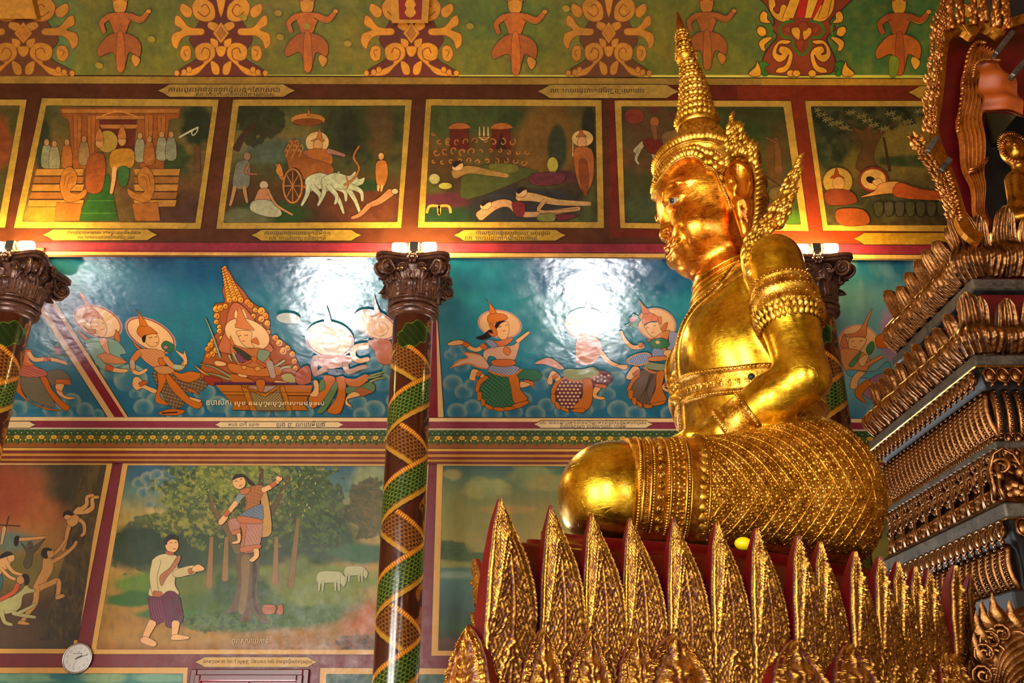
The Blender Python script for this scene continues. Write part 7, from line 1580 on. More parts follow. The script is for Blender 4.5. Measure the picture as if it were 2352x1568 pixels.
a.P('#7a8a4a', [(1170, 690), (1320, 690), (1420, 670), (1470, 720), (1380, 780), (1240, 790), (1155, 750)], 4); a.H('#c8b880', .6, [(1170, 690), (1320, 690), (1420, 670), (1470, 720), (1380, 780), (1240, 790), (1155, 750)], 60, 12); a.L('#c06a22', 4, [(1155, 755), (1240, 795), (1390, 780), (1480, 715)]); a.P(OR, [(1330, 790), (1400, 780), (1420, 900), (1390, 1030), (1310, 1070), (1240, 1030), (1320, 940)], 4); a.P(OR, [(1240, 1050), (1340, 1040), (1330, 1080), (1230, 1070)], 3)
for pts in ([(1040, 900), (1060, 830), (1110, 780), (1160, 770), (1100, 840), (1070, 920)], [(1040, 920), (1080, 920), (1080, 1000), (1050, 990)], [(1070, 985), (1110, 990), (1130, 1045), (1090, 1040)], [(1130, 1030), (1190, 1045), (1200, 1075), (1140, 1060)]): a.P(OR, pts, 3)
a.P(SK, [(1050, 705), (1095, 720), (1130, 770), (1090, 800), (1060, 760), (1050, 825), (1005, 810), (1020, 750)], 4); a.T('#c4641e', 8, 8, [(1062, 765), (1100, 740)], 1); a.P(SK, [(1430, 850), (1490, 860), (1450, 920), (1530, 945), (1490, 965), (1420, 940)], 4); a.P('#c4642a', [(1440, 820), (1530, 830), (1530, 860), (1450, 850)], 3); a.end('running_dancer')
halo(1990, 285, 175, 145, 15); a.P('#c86a34', [(1860, 230), (1890, 180), (1940, 180), (2020, 230), (1990, 260), (1880, 290)], 3); a.P('#c86a34', [(1860, 180), (1850, 120), (1825, 55), (1870, 110), (1930, 170), (1900, 190)], 2); a.P(SK, [(1885, 285), (1990, 255), (2030, 330), (2050, 390), (1960, 400), (1900, 340)], 4); a.L('#1a1010', 2.4, [(1885, 290), (1930, 265), (1990, 262)]); a.L('#3a1a10', 1.4, [(1895, 320), (1920, 310)], 0).L('#3a1a10', 1.4, [(1960, 300), (1985, 292)], 0).L('#a03828', 1.8, [(1945, 362), (1972, 355)], 0); a.P(OR, [(2000, 230), (2035, 220), (2030, 290)], 3); a.P(OR, [(2040, 300), (2090, 265), (2070, 340), (2030, 335)], 3)
a.P('#4a7a54', [(1700, 300), (1750, 270), (1780, 190), (1850, 240), (1830, 270), (1810, 320), (1760, 300)], 3); a.P('#c8707a', [(1745, 230), (1785, 210), (1810, 240), (1780, 262), (1750, 255)], 4); a.T(SK, 10, 6, [(1870, 480), (1780, 490), (1710, 430), (1670, 350)]); a.T('#b8582a', 10, 10, [(1835, 470), (1860, 470)], 1)
a.P('#c8742e', [(2050, 350), (2110, 340), (2090, 420), (2070, 520), (2000, 480), (1900, 430), (1960, 410)], 4); a.P('#6878a0', [(2110, 350), (2200, 380), (2150, 480), (2090, 520), (2100, 420)], 4); a.H('#d0c0a0', .6, [(2110, 350), (2200, 380), (2150, 480), (2090, 520), (2100, 420)], 45, 18); a.H('#d0c0a0', .6, [(2110, 350), (2200, 380), (2150, 480), (2090, 520), (2100, 420)], 135, 18); a.L('#c8742e', 4, [(2200, 370), (2180, 450), (2110, 530)]); a.T('#c8742e', 14, 10, [(2220, 400), (2240, 460), (2200, 540), (2130, 560)]); a.P('#6878a0', [(1960, 500), (2060, 520), (2060, 580), (1960, 590)], 4); a.H('#d0c0a0', .6, [(1960, 500), (2060, 520), (2060, 580), (1960, 590)], 45, 16); a.P('#2c6a3a', [(1920, 440), (1990, 410), (2060, 410), (2110, 460), (2060, 500), (1950, 490)], 3); a.E('#d0b050', 2000, 445, 22, 16); a.P(SK, [(2060, 520), (2120, 515), (2150, 550), (2120, 580), (2060, 560)], 4)
a.P('#6a5448', [(1850, 700), (2000, 720), (1960, 900), (1930, 1010), (1840, 1010), (1760, 930), (1740, 850)], 4); a.P('#6a5448', [(2050, 700), (2150, 690), (2160, 760), (2080, 790)], 4)
for k in range(5): a.L('#2c2018', .9, [(1930+k*10, 730), (1880+k*6, 880), (1780+k*40, 1000)])
a.P('#6e7c58', [(1900, 620), (2060, 640), (2160, 600), (2150, 670), (2040, 700), (1900, 680), (1880, 650)], 4); a.H('#c8b880', .6, [(1900, 620), (2060, 640), (2160, 600), (2150, 670), (2040, 700), (1900, 680), (1880, 650)], 60, 12); a.L('#c8742e', 4, [(1870, 670), (1960, 715), (2100, 700), (2170, 650)]); a.P('#6878a0', [(1720, 610), (1790, 560), (1900, 540), (1940, 580), (1880, 640), (1800, 650)], 4, 2.5, '#c8742e'); a.H('#d0c0a0', .6, [(1720, 610), (1790, 560), (1900, 540), (1940, 580), (1880, 640), (1800, 650)], 70, 18); a.P('#c4742e', [(1930, 575), (2080, 570), (2080, 600), (2000, 615), (1920, 610)], 4)
a.P(OR, [(1990, 720), (2060, 710), (2040, 850), (2080, 960), (2020, 990), (1930, 990), (1980, 860)], 4); a.P(OR, [(1925, 1000), (2070, 970), (2050, 1000), (1980, 1015)], 3)
for pts in ([(1720, 870), (1780, 760), (1850, 740), (1790, 800), (1750, 880)], [(1735, 880), (1780, 880), (1770, 950), (1740, 950)], [(1770, 940), (1810, 950), (1805, 1010), (1775, 1000)], [(1815, 970), (1860, 1000), (1850, 1035), (1820, 1010)], [(1870, 1000), (1950, 1010), (1940, 1035), (1890, 1035)]): a.P(OR, pts, 3)
a.P(SK, [(1780, 660), (1830, 670), (1840, 730), (1790, 750), (1760, 780), (1715, 765), (1740, 710)], 4); a.T('#b8582a', 8, 8, [(1785, 740), (1830, 705)], 1); a.P(SK, [(2080, 790), (2140, 770), (2110, 840), (2060, 850), (2145, 885), (2080, 890), (2035, 850)], 4); a.T('#b8582a', 8, 8, [(2065, 820), (2110, 825)], 1); a.end('running_dancer')
# panel behind the statue's shoulder
r = mural('blue ceiling painting with haloed figure between the right column and the altar tower', on_sof(2000., 780., 0.0)); a = Art(sf_map, M_SOF, r, off=.003)
a.ground([(1905, 590), (2640, 592), (2640, 962), (1925, 960)], [('grad', [(590, '#0c4c72'), (640, '#2c6c84'), (680, '#5a8a8c'), (760, '#5c9094'), (860, '#7aa4a0'), (960, '#2a7894')], 20), ('mot', .4, 30, '#7aa0a0', .4), ('blob', 2050, 770, 30, 60, '#9a7a94', .5, .5)]+[('puff', 2010+k*22, 945-(k % 3)*9, 20, '#3f8296', '#a8b89a') for k in range(10)], 3, seed=14)
a.crop(1800, 500, .38251); halo(445, 740, 118, 100, 0); a.P('#c07040', [(430, 690), (470, 650), (530, 540), (520, 580), (500, 640), (490, 720), (400, 720), (370, 700)], 3); a.P(SK, [(400, 720), (490, 720), (480, 770), (430, 810), (390, 780)], 4); a.L('#3a1a10', 1.2, [(405, 742), (425, 738)], 0).L('#3a1a10', 1.2, [(450, 740), (475, 736)], 0).L('#a03828', 1.5, [(415, 775), (435, 774)], 0); a.P('#c07040', [(360, 690), (380, 740), (390, 790), (340, 770)], 3); a.P('#d0844a', [(340, 790), (460, 800), (520, 860), (480, 930), (380, 930)], 4)
a.P('#3a7a4a', [(500, 770), (530, 740), (545, 770), (520, 820), (495, 800)], 3); a.P('#4a8a5a', [(390, 880), (450, 810), (465, 810), (420, 890)], 3); a.P(SK, [(450, 850), (490, 820), (510, 830), (480, 890), (455, 880)], 3); a.T('#d0844a', 9, 7, [(500, 880), (590, 830)]); a.P('#5a9aa4', [(390, 910), (540, 920), (620, 860), (640, 900), (560, 960), (400, 950)], 4); a.P(SK, [(410, 960), (450, 920), (490, 930), (450, 970), (440, 1020), (400, 1020)], 4); a.P('#9a6a7a', [(500, 980), (600, 930), (660, 1000), (600, 1090), (500, 1080), (470, 1030)], 4); a.P(OR, [(430, 1030), (500, 970), (520, 1000), (470, 1060), (500, 1110), (440, 1080)], 4); a.P('#c4641e', [(550, 720), (630, 680), (640, 760), (570, 780)], 3); a.end('haloed_figure')
# ------------------------------------------------------------------ outer wall: frieze, two rows of paintings
t4 = empty('trim_3', on_wall(1176., 1020., 0.0)); t4['kind'] = 'structure'
A = Art(wl_map, M_LOW, t4, off=.002)
def wband(c, v0, v1, d=6): A.strip(c, [(-170, v0), (2600, v0+d)], [(-170, v1), (2600, v1+d)])
wband('#6e1c26', 960, 1570); A.end('maroon_field')
wband('#d6ae78', 956, 966); A.L('#140c08', 1.2, [(-170, 966), (2600, 972)], 0); wband('#7c1c32', 966, 982); wband('#b8a884', 981, 985); A.end('chipped_edge')
wband('#24401c', 985, 1000); wband('#585218', 999, 1018); wband('#8a4a14', 1016, 1028); A.end('green_frieze')
A.crop(0, 0, 1)
for k in range(200):
    u = -165+k*14.3; d = (u+170)/2770*6
    if u > 2400: break
    A.E('#8a9a50', u, 993+d, 1.7, 1.7, 0, 0); A.E('#6a7c3c', u+7, 988+d, 1.3, 1.3, 0, 0)
for k in range(95):
    u = -160+k*28.4; d = (u+170)/2770*6
    if u > 2400: break
    A.P('#c89a28', [(u-7, 1001+d), (u, 998+d), (u+7, 1001+d), (u+4, 1007+d), (u-4, 1007+d)], 2, 0); A.P('#c89a28', [(u-11, 1008+d), (u-6, 1006+d), (u-7, 1013+d)], 0, 0); A.P('#c89a28', [(u+11, 1008+d), (u+6, 1006+d), (u+7, 1013+d)], 0, 0); A.P('#2c5a2a', [(u, 1007+d), (u+4, 1013+d), (u, 1020+d), (u-4, 1013+d)], 0, 0); A.P('#2c5a2a', [(u+14, 1003+d), (u+18, 1010+d), (u+14, 1016+d), (u+10, 1010+d)], 0, 0); A.E('#8a2c14', u, 1003+d, 1.6, 1.6, 0, 0)
A.end('flower_row')
for c, v0, v1 in (('#c89438', 1028, 1034), ('#741a20', 1034, 1040), ('#b87c1e', 1040, 1047), ('#741a20', 1047, 1052), ('#b07818', 1052, 1058), ('#6e1c26', 1058, 1062)): wband(c, v0, v1)
for v in (1027, 1034, 1040, 1047, 1052, 1058): A.L('#2a1206', 1, [(-170, v), (2600, v+6)], 0)
A.end('striped_moulding')
CR = '#cf9c4c'
r = mural('lower wall painting of burning scene with figures climbing a dark tree, at left edge', on_wall(100., 1280., 0.0)); a = Art(wl_map, M_LOW, r, off=.004)
a.frame([(-170, 1057), (260, 1058), (173, 1501), (-250, 1500)], [(-160, 1068), (244, 1068), (166, 1489), (-240, 1488)], CR)
a.ground([(-160, 1068), (244, 1068), (166, 1489), (-240, 1488)], [('grad', [(1068, '#3c3420'), (1200, '#4a3c22'), (1300, '#5c4626'), (1400, '#4e3420'), (1489, '#38301e')]), ('blob', 60, 1190, 110, 90, '#a05a26', .9, .5), ('blob', 20, 1130, 70, 70, '#8a3c1c', .9, .5), ('blob', 100, 1270, 90, 60, '#9a6a2c', .8, .4), ('blob', 30, 1245, 50, 26, '#5a6a5a', .6, .4), ('blob', 60, 1310, 90, 50, '#6a5c24', .7, .5), ('blob', 170, 1110, 60, 60, '#38321c', .7, .5), ('blob', 160, 1470, 110, 90, '#2c2a20', .5, .6), ('blob', 20, 1455, 120, 40, '#4e3a24', .6, .4)], 4, seed=21)
a.crop(0, 1040, .33684)
a.ground([(193, 1068), (230, 1068), (190, 1260), (140, 1260)], [('grad', [(1068, '#5a4a1e'), (1260, '#3a2c1a')]), ('mot', .7, 9, '#2a2012', .4)], 3, 'tree_trunk', 22); a.ground([(178, 1180), (222, 1180), (180, 1470), (90, 1470)], [('grad', [(1180, '#4a3c1c'), (1470, '#2e2c20')]), ('mot', .7, 8, '#241c10', .4), ('mot', .4, 7, '#6a5424', .5)], 3, 'tree_trunk', 23)
a.T('#c08a4c', 10, 6, [(480, 470), (460, 540), (445, 610), (430, 660)]); a.T('#c08a4c', 9, 6, [(530, 450), (570, 480), (575, 540), (555, 565)]); a.P('#c08a4c', [(450, 430), (500, 410), (540, 440), (520, 490), (470, 500)], 4); a.P('#c8924e', [(500, 400), (540, 365), (620, 380), (610, 410), (520, 420)], 4); a.T('#c8924e', 11, 6, [(590, 400), (630, 370), (630, 310), (670, 300)]); a.T('#c8924e', 10, 6, [(560, 380), (590, 350), (595, 300), (635, 288)]); a.E('#c8924e', 460, 430, 26, 26); a.P('#120c08', [(430, 440), (435, 405), (470, 390), (505, 420), (480, 425), (450, 420)], 3); a.end('upper_climber')
a.P('#c08a48', [(300, 700), (360, 720), (360, 800), (320, 870), (290, 940), (220, 940), (250, 860), (285, 790)], 4); a.T('#c08a48', 9, 6, [(360, 740), (430, 700), (500, 640), (520, 605)]); a.T('#c08a48', 8, 6, [(340, 710), (400, 660), (450, 590)]); a.T('#c08a48', 13, 9, [(270, 920), (340, 890), (395, 870), (400, 930), (390, 980)]); a.T('#c08a48', 14, 8, [(250, 930), (240, 1020), (190, 1090), (150, 1150)]); a.P('#c08a48', [(120, 1165), (140, 1140), (200, 1160), (190, 1172)], 3); a.P('#c08a48', [(380, 975), (430, 960), (440, 980), (385, 1000)], 3); a.E('#c08a48', 340, 685, 30, 32); a.P('#120c08', [(280, 690), (290, 655), (330, 645), (355, 665), (320, 670), (325, 715), (295, 715)], 3); a.end('lower_climber')
DG = '#a8a468'
a.P(DG, [(0, 1010), (80, 980), (150, 930), (180, 890), (200, 920), (240, 930), (230, 950), (160, 970), (140, 1050), (80, 1090), (0, 1090)], 4); a.T(DG, 11, 6, [(10, 1080), (30, 1150), (80, 1170)]); a.T(DG, 10, 6, [(90, 1090), (150, 1105), (240, 1120)]); a.T(DG, 8, 5, [(130, 1090), (190, 1060), (240, 1030)]); a.end('pale_dog')
a.P('#c8965a', [(0, 720), (60, 700), (70, 780), (20, 800), (0, 830)], 4); a.T('#c8965a', 9, 6, [(50, 760), (90, 810), (150, 830)]); a.T('#c8965a', 8, 6, [(10, 790), (60, 840), (100, 860)]); a.E('#c8965a', 75, 715, 26, 28); a.P('#141010', [(0, 700), (50, 670), (90, 690), (60, 700), (0, 720)], 3); a.P('#2c5a62', [(0, 830), (20, 850), (10, 930), (0, 930)], 3); a.E('#b8804a', 140, 865, 28, 30); a.P('#141010', [(150, 830), (190, 830), (200, 880), (170, 905), (165, 860)], 3); a.T('#b8502e', 12, 8, [(120, 900), (90, 950), (0, 1000)]); a.end('grasping_figure')
a.L('#2a2418', 3, [(60, 430), (45, 490), (20, 600)], 0).L('#2a2418', 3, [(0, 490), (140, 498)], 0); a.T('#b89060', 9, 5, [(30, 510), (10, 620)]); a.T('#c08a4c', 8, 6, [(110, 590), (200, 585), (310, 575)]); a.P('#4a4430', [(140, 610), (200, 650), (280, 600), (310, 580), (260, 650), (225, 690), (215, 760), (180, 790), (160, 750), (180, 680)], 4); a.E('#4a4430', 205, 625, 18, 22); a.P('#14100c', [(95, 600), (105, 570), (130, 570), (120, 630), (100, 630)], 3); a.end('distant_figure')
# the couple under the tree
r = mural('lower wall painting of man in white jacket walking below woman sitting in tree', on_wall(560., 1280., 0.0)); a = Art(wl_map, M_LOW, r, off=.004)
Q2 = [(294, 1069), (960, 1071), (930, 1491), (222, 1490)]
a.frame([(282, 1058), (985, 1060), (962, 1503), (207, 1502)], Q2, CR)
a.ground(Q2, [('grad', [(1068, '#2a5468'), (1130, '#58786a'), (1180, '#a08a44'), (1215, '#a88c40'), (1300, '#a8843c'), (1340, '#a8822e'), (1490, '#94601c')]),
  ('blob', 350, 1085, 70, 22, '#2c5a74', .6, .6)]+[('puff', u, v, q, '#3a6a72', '#b0a878') for u, v, q in ((320, 1110, 18), (340, 1100, 20), (360, 1092, 18), (385, 1088, 16), (372, 1108, 18), (330, 1132, 18), (352, 1128, 18), (378, 1124, 16), (400, 1112, 14), (345, 1160, 14), (362, 1164, 12), (850, 1110, 18), (868, 1125, 16), (880, 1100, 16))]+[('blob', 355, 1172, 24, 8, '#b89a5a', .5, .8), ('blob', 420, 1150, 60, 40, '#7c8660', .6, .6),
  ('blob', 850, 1110, 40, 40, '#8a9466', .6, .8), ('blob', 870, 1180, 60, 40, '#a89a58', .7, .6),
  ('leaf', 330, 1250, 70, 60, ('#1e3822', '#2c4a2a', '#16281a', '#3a5a34'), 7, 1.0), ('blob', 320, 1255, 75, 50, '#20381f', .5, .5), ('blob', 440, 1270, 70, 60, '#1f3a22', .4, .5), ('blob', 560, 1260, 120, 70, '#2c4420', .4, .6), ('blob', 720, 1240, 110, 70, '#24401f', .4, .6), ('blob', 830, 1270, 70, 26, '#2e5a34', .4, .5),
  ('leaf', 470, 1150, 110, 90, ('#3e5420', '#6a7426', '#2c441c', '#8a8a34'), 8, 1.0), ('leaf', 640, 1130, 130, 100, ('#2c481e', '#56681e', '#1f3a18', '#7a7c2c'), 8, 1.0), ('leaf', 730, 1180, 70, 90, ('#2a441e', '#46601e', '#1c3416'), 8, 1.0), ('leaf', 850, 1170, 50, 70, ('#3a3c18', '#54441c', '#28300f'), 8, 1.0), ('leaf', 540, 1090, 90, 40, ('#7a8430', '#9a9a40', '#4a6022'), 8, 1.1),
  ('blob', 700, 1330, 180, 34, '#6c7a1c', .4, .5), ('blob', 370, 1340, 110, 28, '#5a7a14', .35, .5), ('blob', 320, 1375, 80, 18, '#2c6014', .3, .5), ('blob', 520, 1360, 160, 50, '#5a6a1a', .5, .5), ('blob', 620, 1400, 240, 46, '#3c5e18', .35, .5), ('blob', 520, 1430, 120, 26, '#2c5018', .4, .6), ('blob', 740, 1370, 100, 22, '#6a7a20', .5, .5), ('blob', 390, 1410, 70, 12, '#3a6a1a', .4, .5), ('blob', 640, 1330, 26, 30, '#6a6c24', .5, .6), ('blob', 690, 1300, 30, 24, '#5a6a24', .5, .6), ('blob', 520, 1350, 30, 40, '#2a4a1e', .5, .6), ('blob', 590, 1355, 30, 30, '#2a4a1e', .5, .6), ('blob', 380, 1460, 160, 24, '#a87a2c', .6, .5), ('blob', 880, 1440, 90, 60, '#a85a1e', .6, .4), ('blob', 850, 1480, 60, 20, '#5a2c14', .5, .8), ('leaf', 820, 1475, 60, 20, ('#7a3a18', '#3c2410'), 6, 1.2), ('leaf', 520, 1430, 110, 20, ('#4a6a20', '#24441a'), 6, 1.3), ('mot', .25, 10, '#3c4416', .5)], 3, seed=31)
a.crop(0, 1020, .38265)
a.P('#5a4422', [(1420, 640), (1550, 640), (1555, 760), (1545, 900), (1580, 1010), (1620, 1075), (1560, 1060), (1520, 1010), (1500, 1060), (1440, 1060), (1440, 1000), (1340, 1020), (1390, 960), (1425, 820)], 4, .8); a.P('#7a6030', [(1450, 680), (1500, 680), (1490, 850), (1470, 1000), (1430, 1000), (1450, 850)], 4, 0); a.P('#36260f', [(1520, 680), (1545, 760), (1530, 900), (1560, 1030), (1520, 960), (1515, 800)], 4, 0)
a.T('#6a5428', 20, 8, [(1430, 640), (1360, 500), (1290, 400), (1265, 310)], .8); a.T('#5a4422', 18, 7, [(1540, 640), (1580, 480), (1660, 350), (1730, 200)], .8); a.T('#4c3a1c', 16, 8, [(1500, 640), (1530, 500), (1560, 300), (1570, 150)], .8); a.end('big_tree')
for x0, x1, y0, y1 in ((1270, 1255, 560, 850), (1360, 1350, 560, 810), (1790, 1745, 450, 850), (1660, 1650, 560, 830)): a.T('#8a6430' if x0 < 1700 else '#7a5c30', 8, 15, [(x0, y0), ((x0+x1)/2, (y0+y1)/2), (x1, y1)], .6); a.end('slender_trunk')
rl = random.Random(9)
for k in range(260):
    x = rl.choice((rl.gauss(1180, 110), rl.gauss(1500, 210), rl.gauss(1800, 90))); y = rl.gauss(250, 90)
    if 780 < x < 2280 and 140 < y < 520:
        an = rl.uniform(.2, 2.9); ln = rl.uniform(14, 26); a.P(rl.choice(('#8a8e36', '#a8a048', '#5c7224', '#6e7e2a', '#b0a050', '#3e5a20')), [(x, y), (x+ln*.5*math.cos(an)-4, y+ln*.5*math.sin(an)), (x+ln*math.cos(an), y+ln*math.sin(an)), (x+ln*.5*math.cos(an)+5, y+ln*.5*math.sin(an))], 2, 0)
a.end('painted_leaves')
a.P('#a85a34', [(1580, 965), (1650, 965), (1645, 1015), (1580, 1015)], 3, .8); a.E('#b8683c', 1612, 972, 36, 10); a.end('clay_pot'); a.P('#a85a34', [(1665, 990), (1670, 965), (1695, 965), (1700, 1010), (1680, 1025), (1660, 1010)], 3, .8); a.end('clay_pot')
CW = '#a8a674'
for dx, dy, s in ((0, 0, 1), (165, -30, .8)):
    X_ = lambda l: [(1900+dx+x*s, 760+dy+y*s) for x, y in l]
    a.P(CW, X_([(0, 40), (20, 5), (90, 0), (150, 10), (170, 50), (160, 80), (110, 70), (40, 75), (10, 80)]), 4, .6); [a.T(CW, 6*s, 3.5*s, X_([(x, 60), (x-4+8*(x > 60), 118)]), .5) for x in (18, 40, 110, 132)]; a.P(CW, X_([(150, 20), (180, 50), (165, 95), (145, 70)]), 4, .6); a.end('white_cow')
a.P('#c8b47c', [(920, 690), (1000, 655), (1070, 680), (1060, 760), (1050, 840), (1075, 890), (1060, 905), (1010, 900), (950, 915), (890, 900), (920, 800)], 4); a.T('#c4ae74', 17, 13, [(1055, 760), (1110, 770), (1165, 760)]); a.P('#c4ae74', [(1040, 760), (1160, 725), (1165, 770), (1060, 800)], 3); a.T('#a85a28', 11, 11, [(1135, 762), (1160, 757)], 1); a.P(SK, [(1155, 740), (1190, 720), (1228, 745), (1210, 760), (1160, 765)], 4); a.T('#c8b47c', 20, 14, [(940, 700), (920, 800), (935, 900)]); a.P(SK, [(925, 900), (975, 920), (990, 960), (965, 985), (950, 950)], 4); a.T('#a85a28', 15, 15, [(925, 900), (965, 905)], 1)
a.P('#a8683c', [(1070, 665), (1080, 700), (1000, 800), (970, 850), (960, 790), (1020, 740)], 4); a.L('#5a2a18', .8, [(1060, 690), (980, 800)], 0); a.E(SK, 1032, 605, 40, 46); a.P('#100c0a', [(990, 600), (985, 570), (1020, 540), (1062, 550), (1068, 572), (1030, 570), (1005, 585), (1002, 600)], 3); a.L('#2a1408', 1.6, [(1020, 592), (1035, 590)], 0).L('#2a1408', 1.6, [(1048, 590), (1060, 590)], 0).L('#8a3020', 1.8, [(1038, 628), (1055, 627)], 0); a.P('#b05a2a', [(995, 640), (1040, 650), (1040, 665), (1000, 658)], 3)
a.P('#5a1434', [(890, 915), (960, 915), (1010, 880), (1065, 900), (1095, 1000), (1095, 1060), (1060, 1075), (1030, 1060), (1025, 1100), (995, 1090), (985, 1060), (930, 1085), (905, 1050), (895, 980)], 4)
for k in range(5): a.L('#8a3a5a', 1.1, [(905+k*14, 935), (910+k*16, 1000), (935+k*14, 1070)]); a.L('#2c0818', 1.2, [(1030+k*13, 920), (1040+k*12, 990), (1035+k*12, 1060)])
a.T(SK, 19, 11, [(915, 1070), (880, 1140), (870, 1180)]); a.P(SK, [(845, 1165), (880, 1155), (940, 1190), (920, 1215), (850, 1190)], 4); a.T(SK, 18, 11, [(1055, 1070), (1050, 1120), (1045, 1150)]); a.P(SK, [(1030, 1150), (1065, 1140), (1135, 1155), (1120, 1170), (1035, 1175)], 4); a.end('walking_man')
a.P('#b88a44', [(1560, 290), (1600, 280), (1630, 530), (1540, 540), (1570, 400)], 4, 1.2); a.P('#a8642c', [(1460, 290), (1530, 245), (1590, 260), (1560, 340), (1560, 400), (1470, 420), (1480, 340)], 4); a.H('#7a3c18', .8, [(1460, 290), (1530, 245), (1590, 260), (1560, 340), (1560, 400), (1470, 420)], 15, 20); a.H('#7a3c18', .8, [(1460, 290), (1530, 245), (1590, 260), (1560, 340), (1560, 400), (1470, 420)], 95, 20); a.P('#5a6878', [(1430, 430), (1560, 360), (1580, 400), (1570, 460), (1450, 470)], 4); a.H('#8a98a0', .7, [(1430, 430), (1560, 360), (1580, 400), (1570, 460), (1450, 470)], 30, 16)
a.P('#a8705a', [(1370, 460), (1440, 440), (1570, 460), (1555, 620), (1510, 650), (1450, 640), (1470, 520), (1440, 500), (1440, 530), (1390, 540)], 4); a.H('#d0a088', .6, [(1370, 460), (1440, 440), (1570, 460), (1555, 620), (1510, 650), (1450, 640), (1470, 520)], 60, 18); a.P('#b8642a', [(1440, 470), (1480, 470), (1470, 560), (1460, 630), (1440, 630), (1455, 540)], 3); a.P('#b8642a', [(1445, 620), (1555, 600), (1560, 625), (1460, 650)], 3); a.P('#b8642a', [(1430, 430), (1560, 450), (1570, 475), (1440, 470)], 3); a.P('#b8642a', [(1390, 520), (1440, 510), (1440, 535), (1395, 545)], 3)
a.P(SK, [(1420, 540), (1445, 535), (1440, 590), (1395, 598), (1395, 585), (1425, 575)], 3); a.P(SK, [(1520, 630), (1550, 625), (1555, 670), (1520, 705), (1495, 695), (1525, 665)], 3); a.T('#7a8a80', 15, 11, [(1460, 290), (1430, 330), (1410, 370)]); a.T(SK, 11, 8, [(1415, 350), (1370, 410), (1330, 450)]); a.P(SK, [(1350, 420), (1370, 440), (1330, 485), (1310, 470), (1325, 440)], 3); a.T('#b05a2a', 10, 10, [(1350, 425), (1372, 405)], 1); a.T(SK, 12, 8, [(1580, 275), (1630, 250), (1670, 220)]); a.T('#b05a2a', 10, 10, [(1628, 250), (1652, 232)], 1); a.E(SK, 1675, 205, 20, 18); a.L('#5a2c18', 2, [(1690, 200), (1640, 165)], 0)
a.E(SK, 1435, 228, 40, 42, -20); a.P('#100c0a', [(1395, 215), (1410, 185), (1460, 180), (1500, 215), (1530, 245), (1495, 240), (1470, 200), (1430, 200)], 3); a.L('#2a1408', 1.6, [(1410, 225), (1425, 218)], 0).L('#2a1408', 1.6, [(1440, 212), (1455, 206)], 0).L('#8a3020', 1.8, [(1435, 252), (1452, 244)], 0); a.P('#b8642a', [(1440, 275), (1500, 260), (1490, 295), (1450, 300)], 3); a.end('woman_in_tree')
# lake painting behind the throne
r = mural('lower wall painting of lake with wooded shore under yellow clouds, behind the lotus throne', on_wall(1060., 1280., 0.0)); a = Art(wl_map, M_LOW, r, off=.004)
Q3 = [(1018, 1070), (2300, 1076), (2420, 1496), (1007, 1493)]
a.frame([(1003, 1062), (2320, 1068), (2440, 1508), (990, 1506)], Q3, CR)
a.ground(Q3, [('grad', [(1070, '#2f5656'), (1110, '#5c6e48'), (1170, '#8c803a'), (1240, '#a08a40'), (1300, '#8c8a44'), (1302, '#4c7060'), (1340, '#3c6664'), (1400, '#274a48'), (1440, '#26502c'), (1462, '#2e3a20'), (1470, '#5a3026'), (1495, '#4a2a1e')], 8), ('blob', 1040, 1090, 20, 12, '#8a8450', .4, .9), ('blob', 1120, 1120, 46, 22, '#8a8c50', .4, .9), ('blob', 1090, 1130, 26, 16, '#98924e', .4, .9), ('blob', 1220, 1090, 46, 26, '#7a8450', .4, .9), ('blob', 1260, 1110, 60, 18, '#8e8448', .5, .8), ('blob', 1160, 1170, 60, 10, '#a8833c', .5, .8), ('blob', 1030, 1265, 50, 20, '#36481f', .4, .8), ('blob', 1090, 1280, 60, 12, '#3e5224', .4, .8), ('leaf', 1025, 1258, 36, 20, ('#26381a', '#3a4c20'), 6, 1.2), ('blob', 1040, 1320, 50, 8, '#7a9080', .7, .4), ('mot', .3, 40, '#50783e', .3), ('blob', 2020, 1150, 80, 80, '#4a6a50', .5, .4), ('leaf', 2040, 1165, 40, 30, ('#b86a1c', '#c87c24', '#8a4c18'), 8, 1.3)], 4, seed=41)
# row below the clock
r = mural('top edge of teal sky painting below the round clock', on_wall(200., 1560., 0.0)); a = Art(wl_map, M_LOW, r, off=.004)
QA = [(-200, 1546), (420, 1547), (414, 1640), (-230, 1640)]; a.frame([(-210, 1532), (432, 1532), (424, 1655), (-245, 1655)], QA, CR); a.ground(QA, [('grad', [(1545, '#2a7068'), (1640, '#2f7a76')]), ('blob', 60, 1556, 80, 12, '#6a9a80', .5, .8), ('blob', 150, 1552, 40, 10, '#17686c', .5, .8), ('blob', 240, 1556, 60, 12, '#7a9a70', .5, .8), ('blob', 360, 1556, 60, 12, '#6a9a80', .5, .8)], 4, seed=51)
r = mural('top edge of dark green painting between the window and the middle column', on_wall(800., 1560., 0.0)); a = Art(wl_map, M_LOW, r, off=.004)
QB = [(750, 1548), (1040, 1549), (1036, 1640), (746, 1640)]; a.frame([(735, 1533), (1056, 1534), (1050, 1655), (731, 1655)], QB, CR); a.ground(QB, [('grad', [(1545, '#1e4440'), (1640, '#2f5a46')]), ('mot', .6, 16, '#5a7a50')], 4, seed=52)
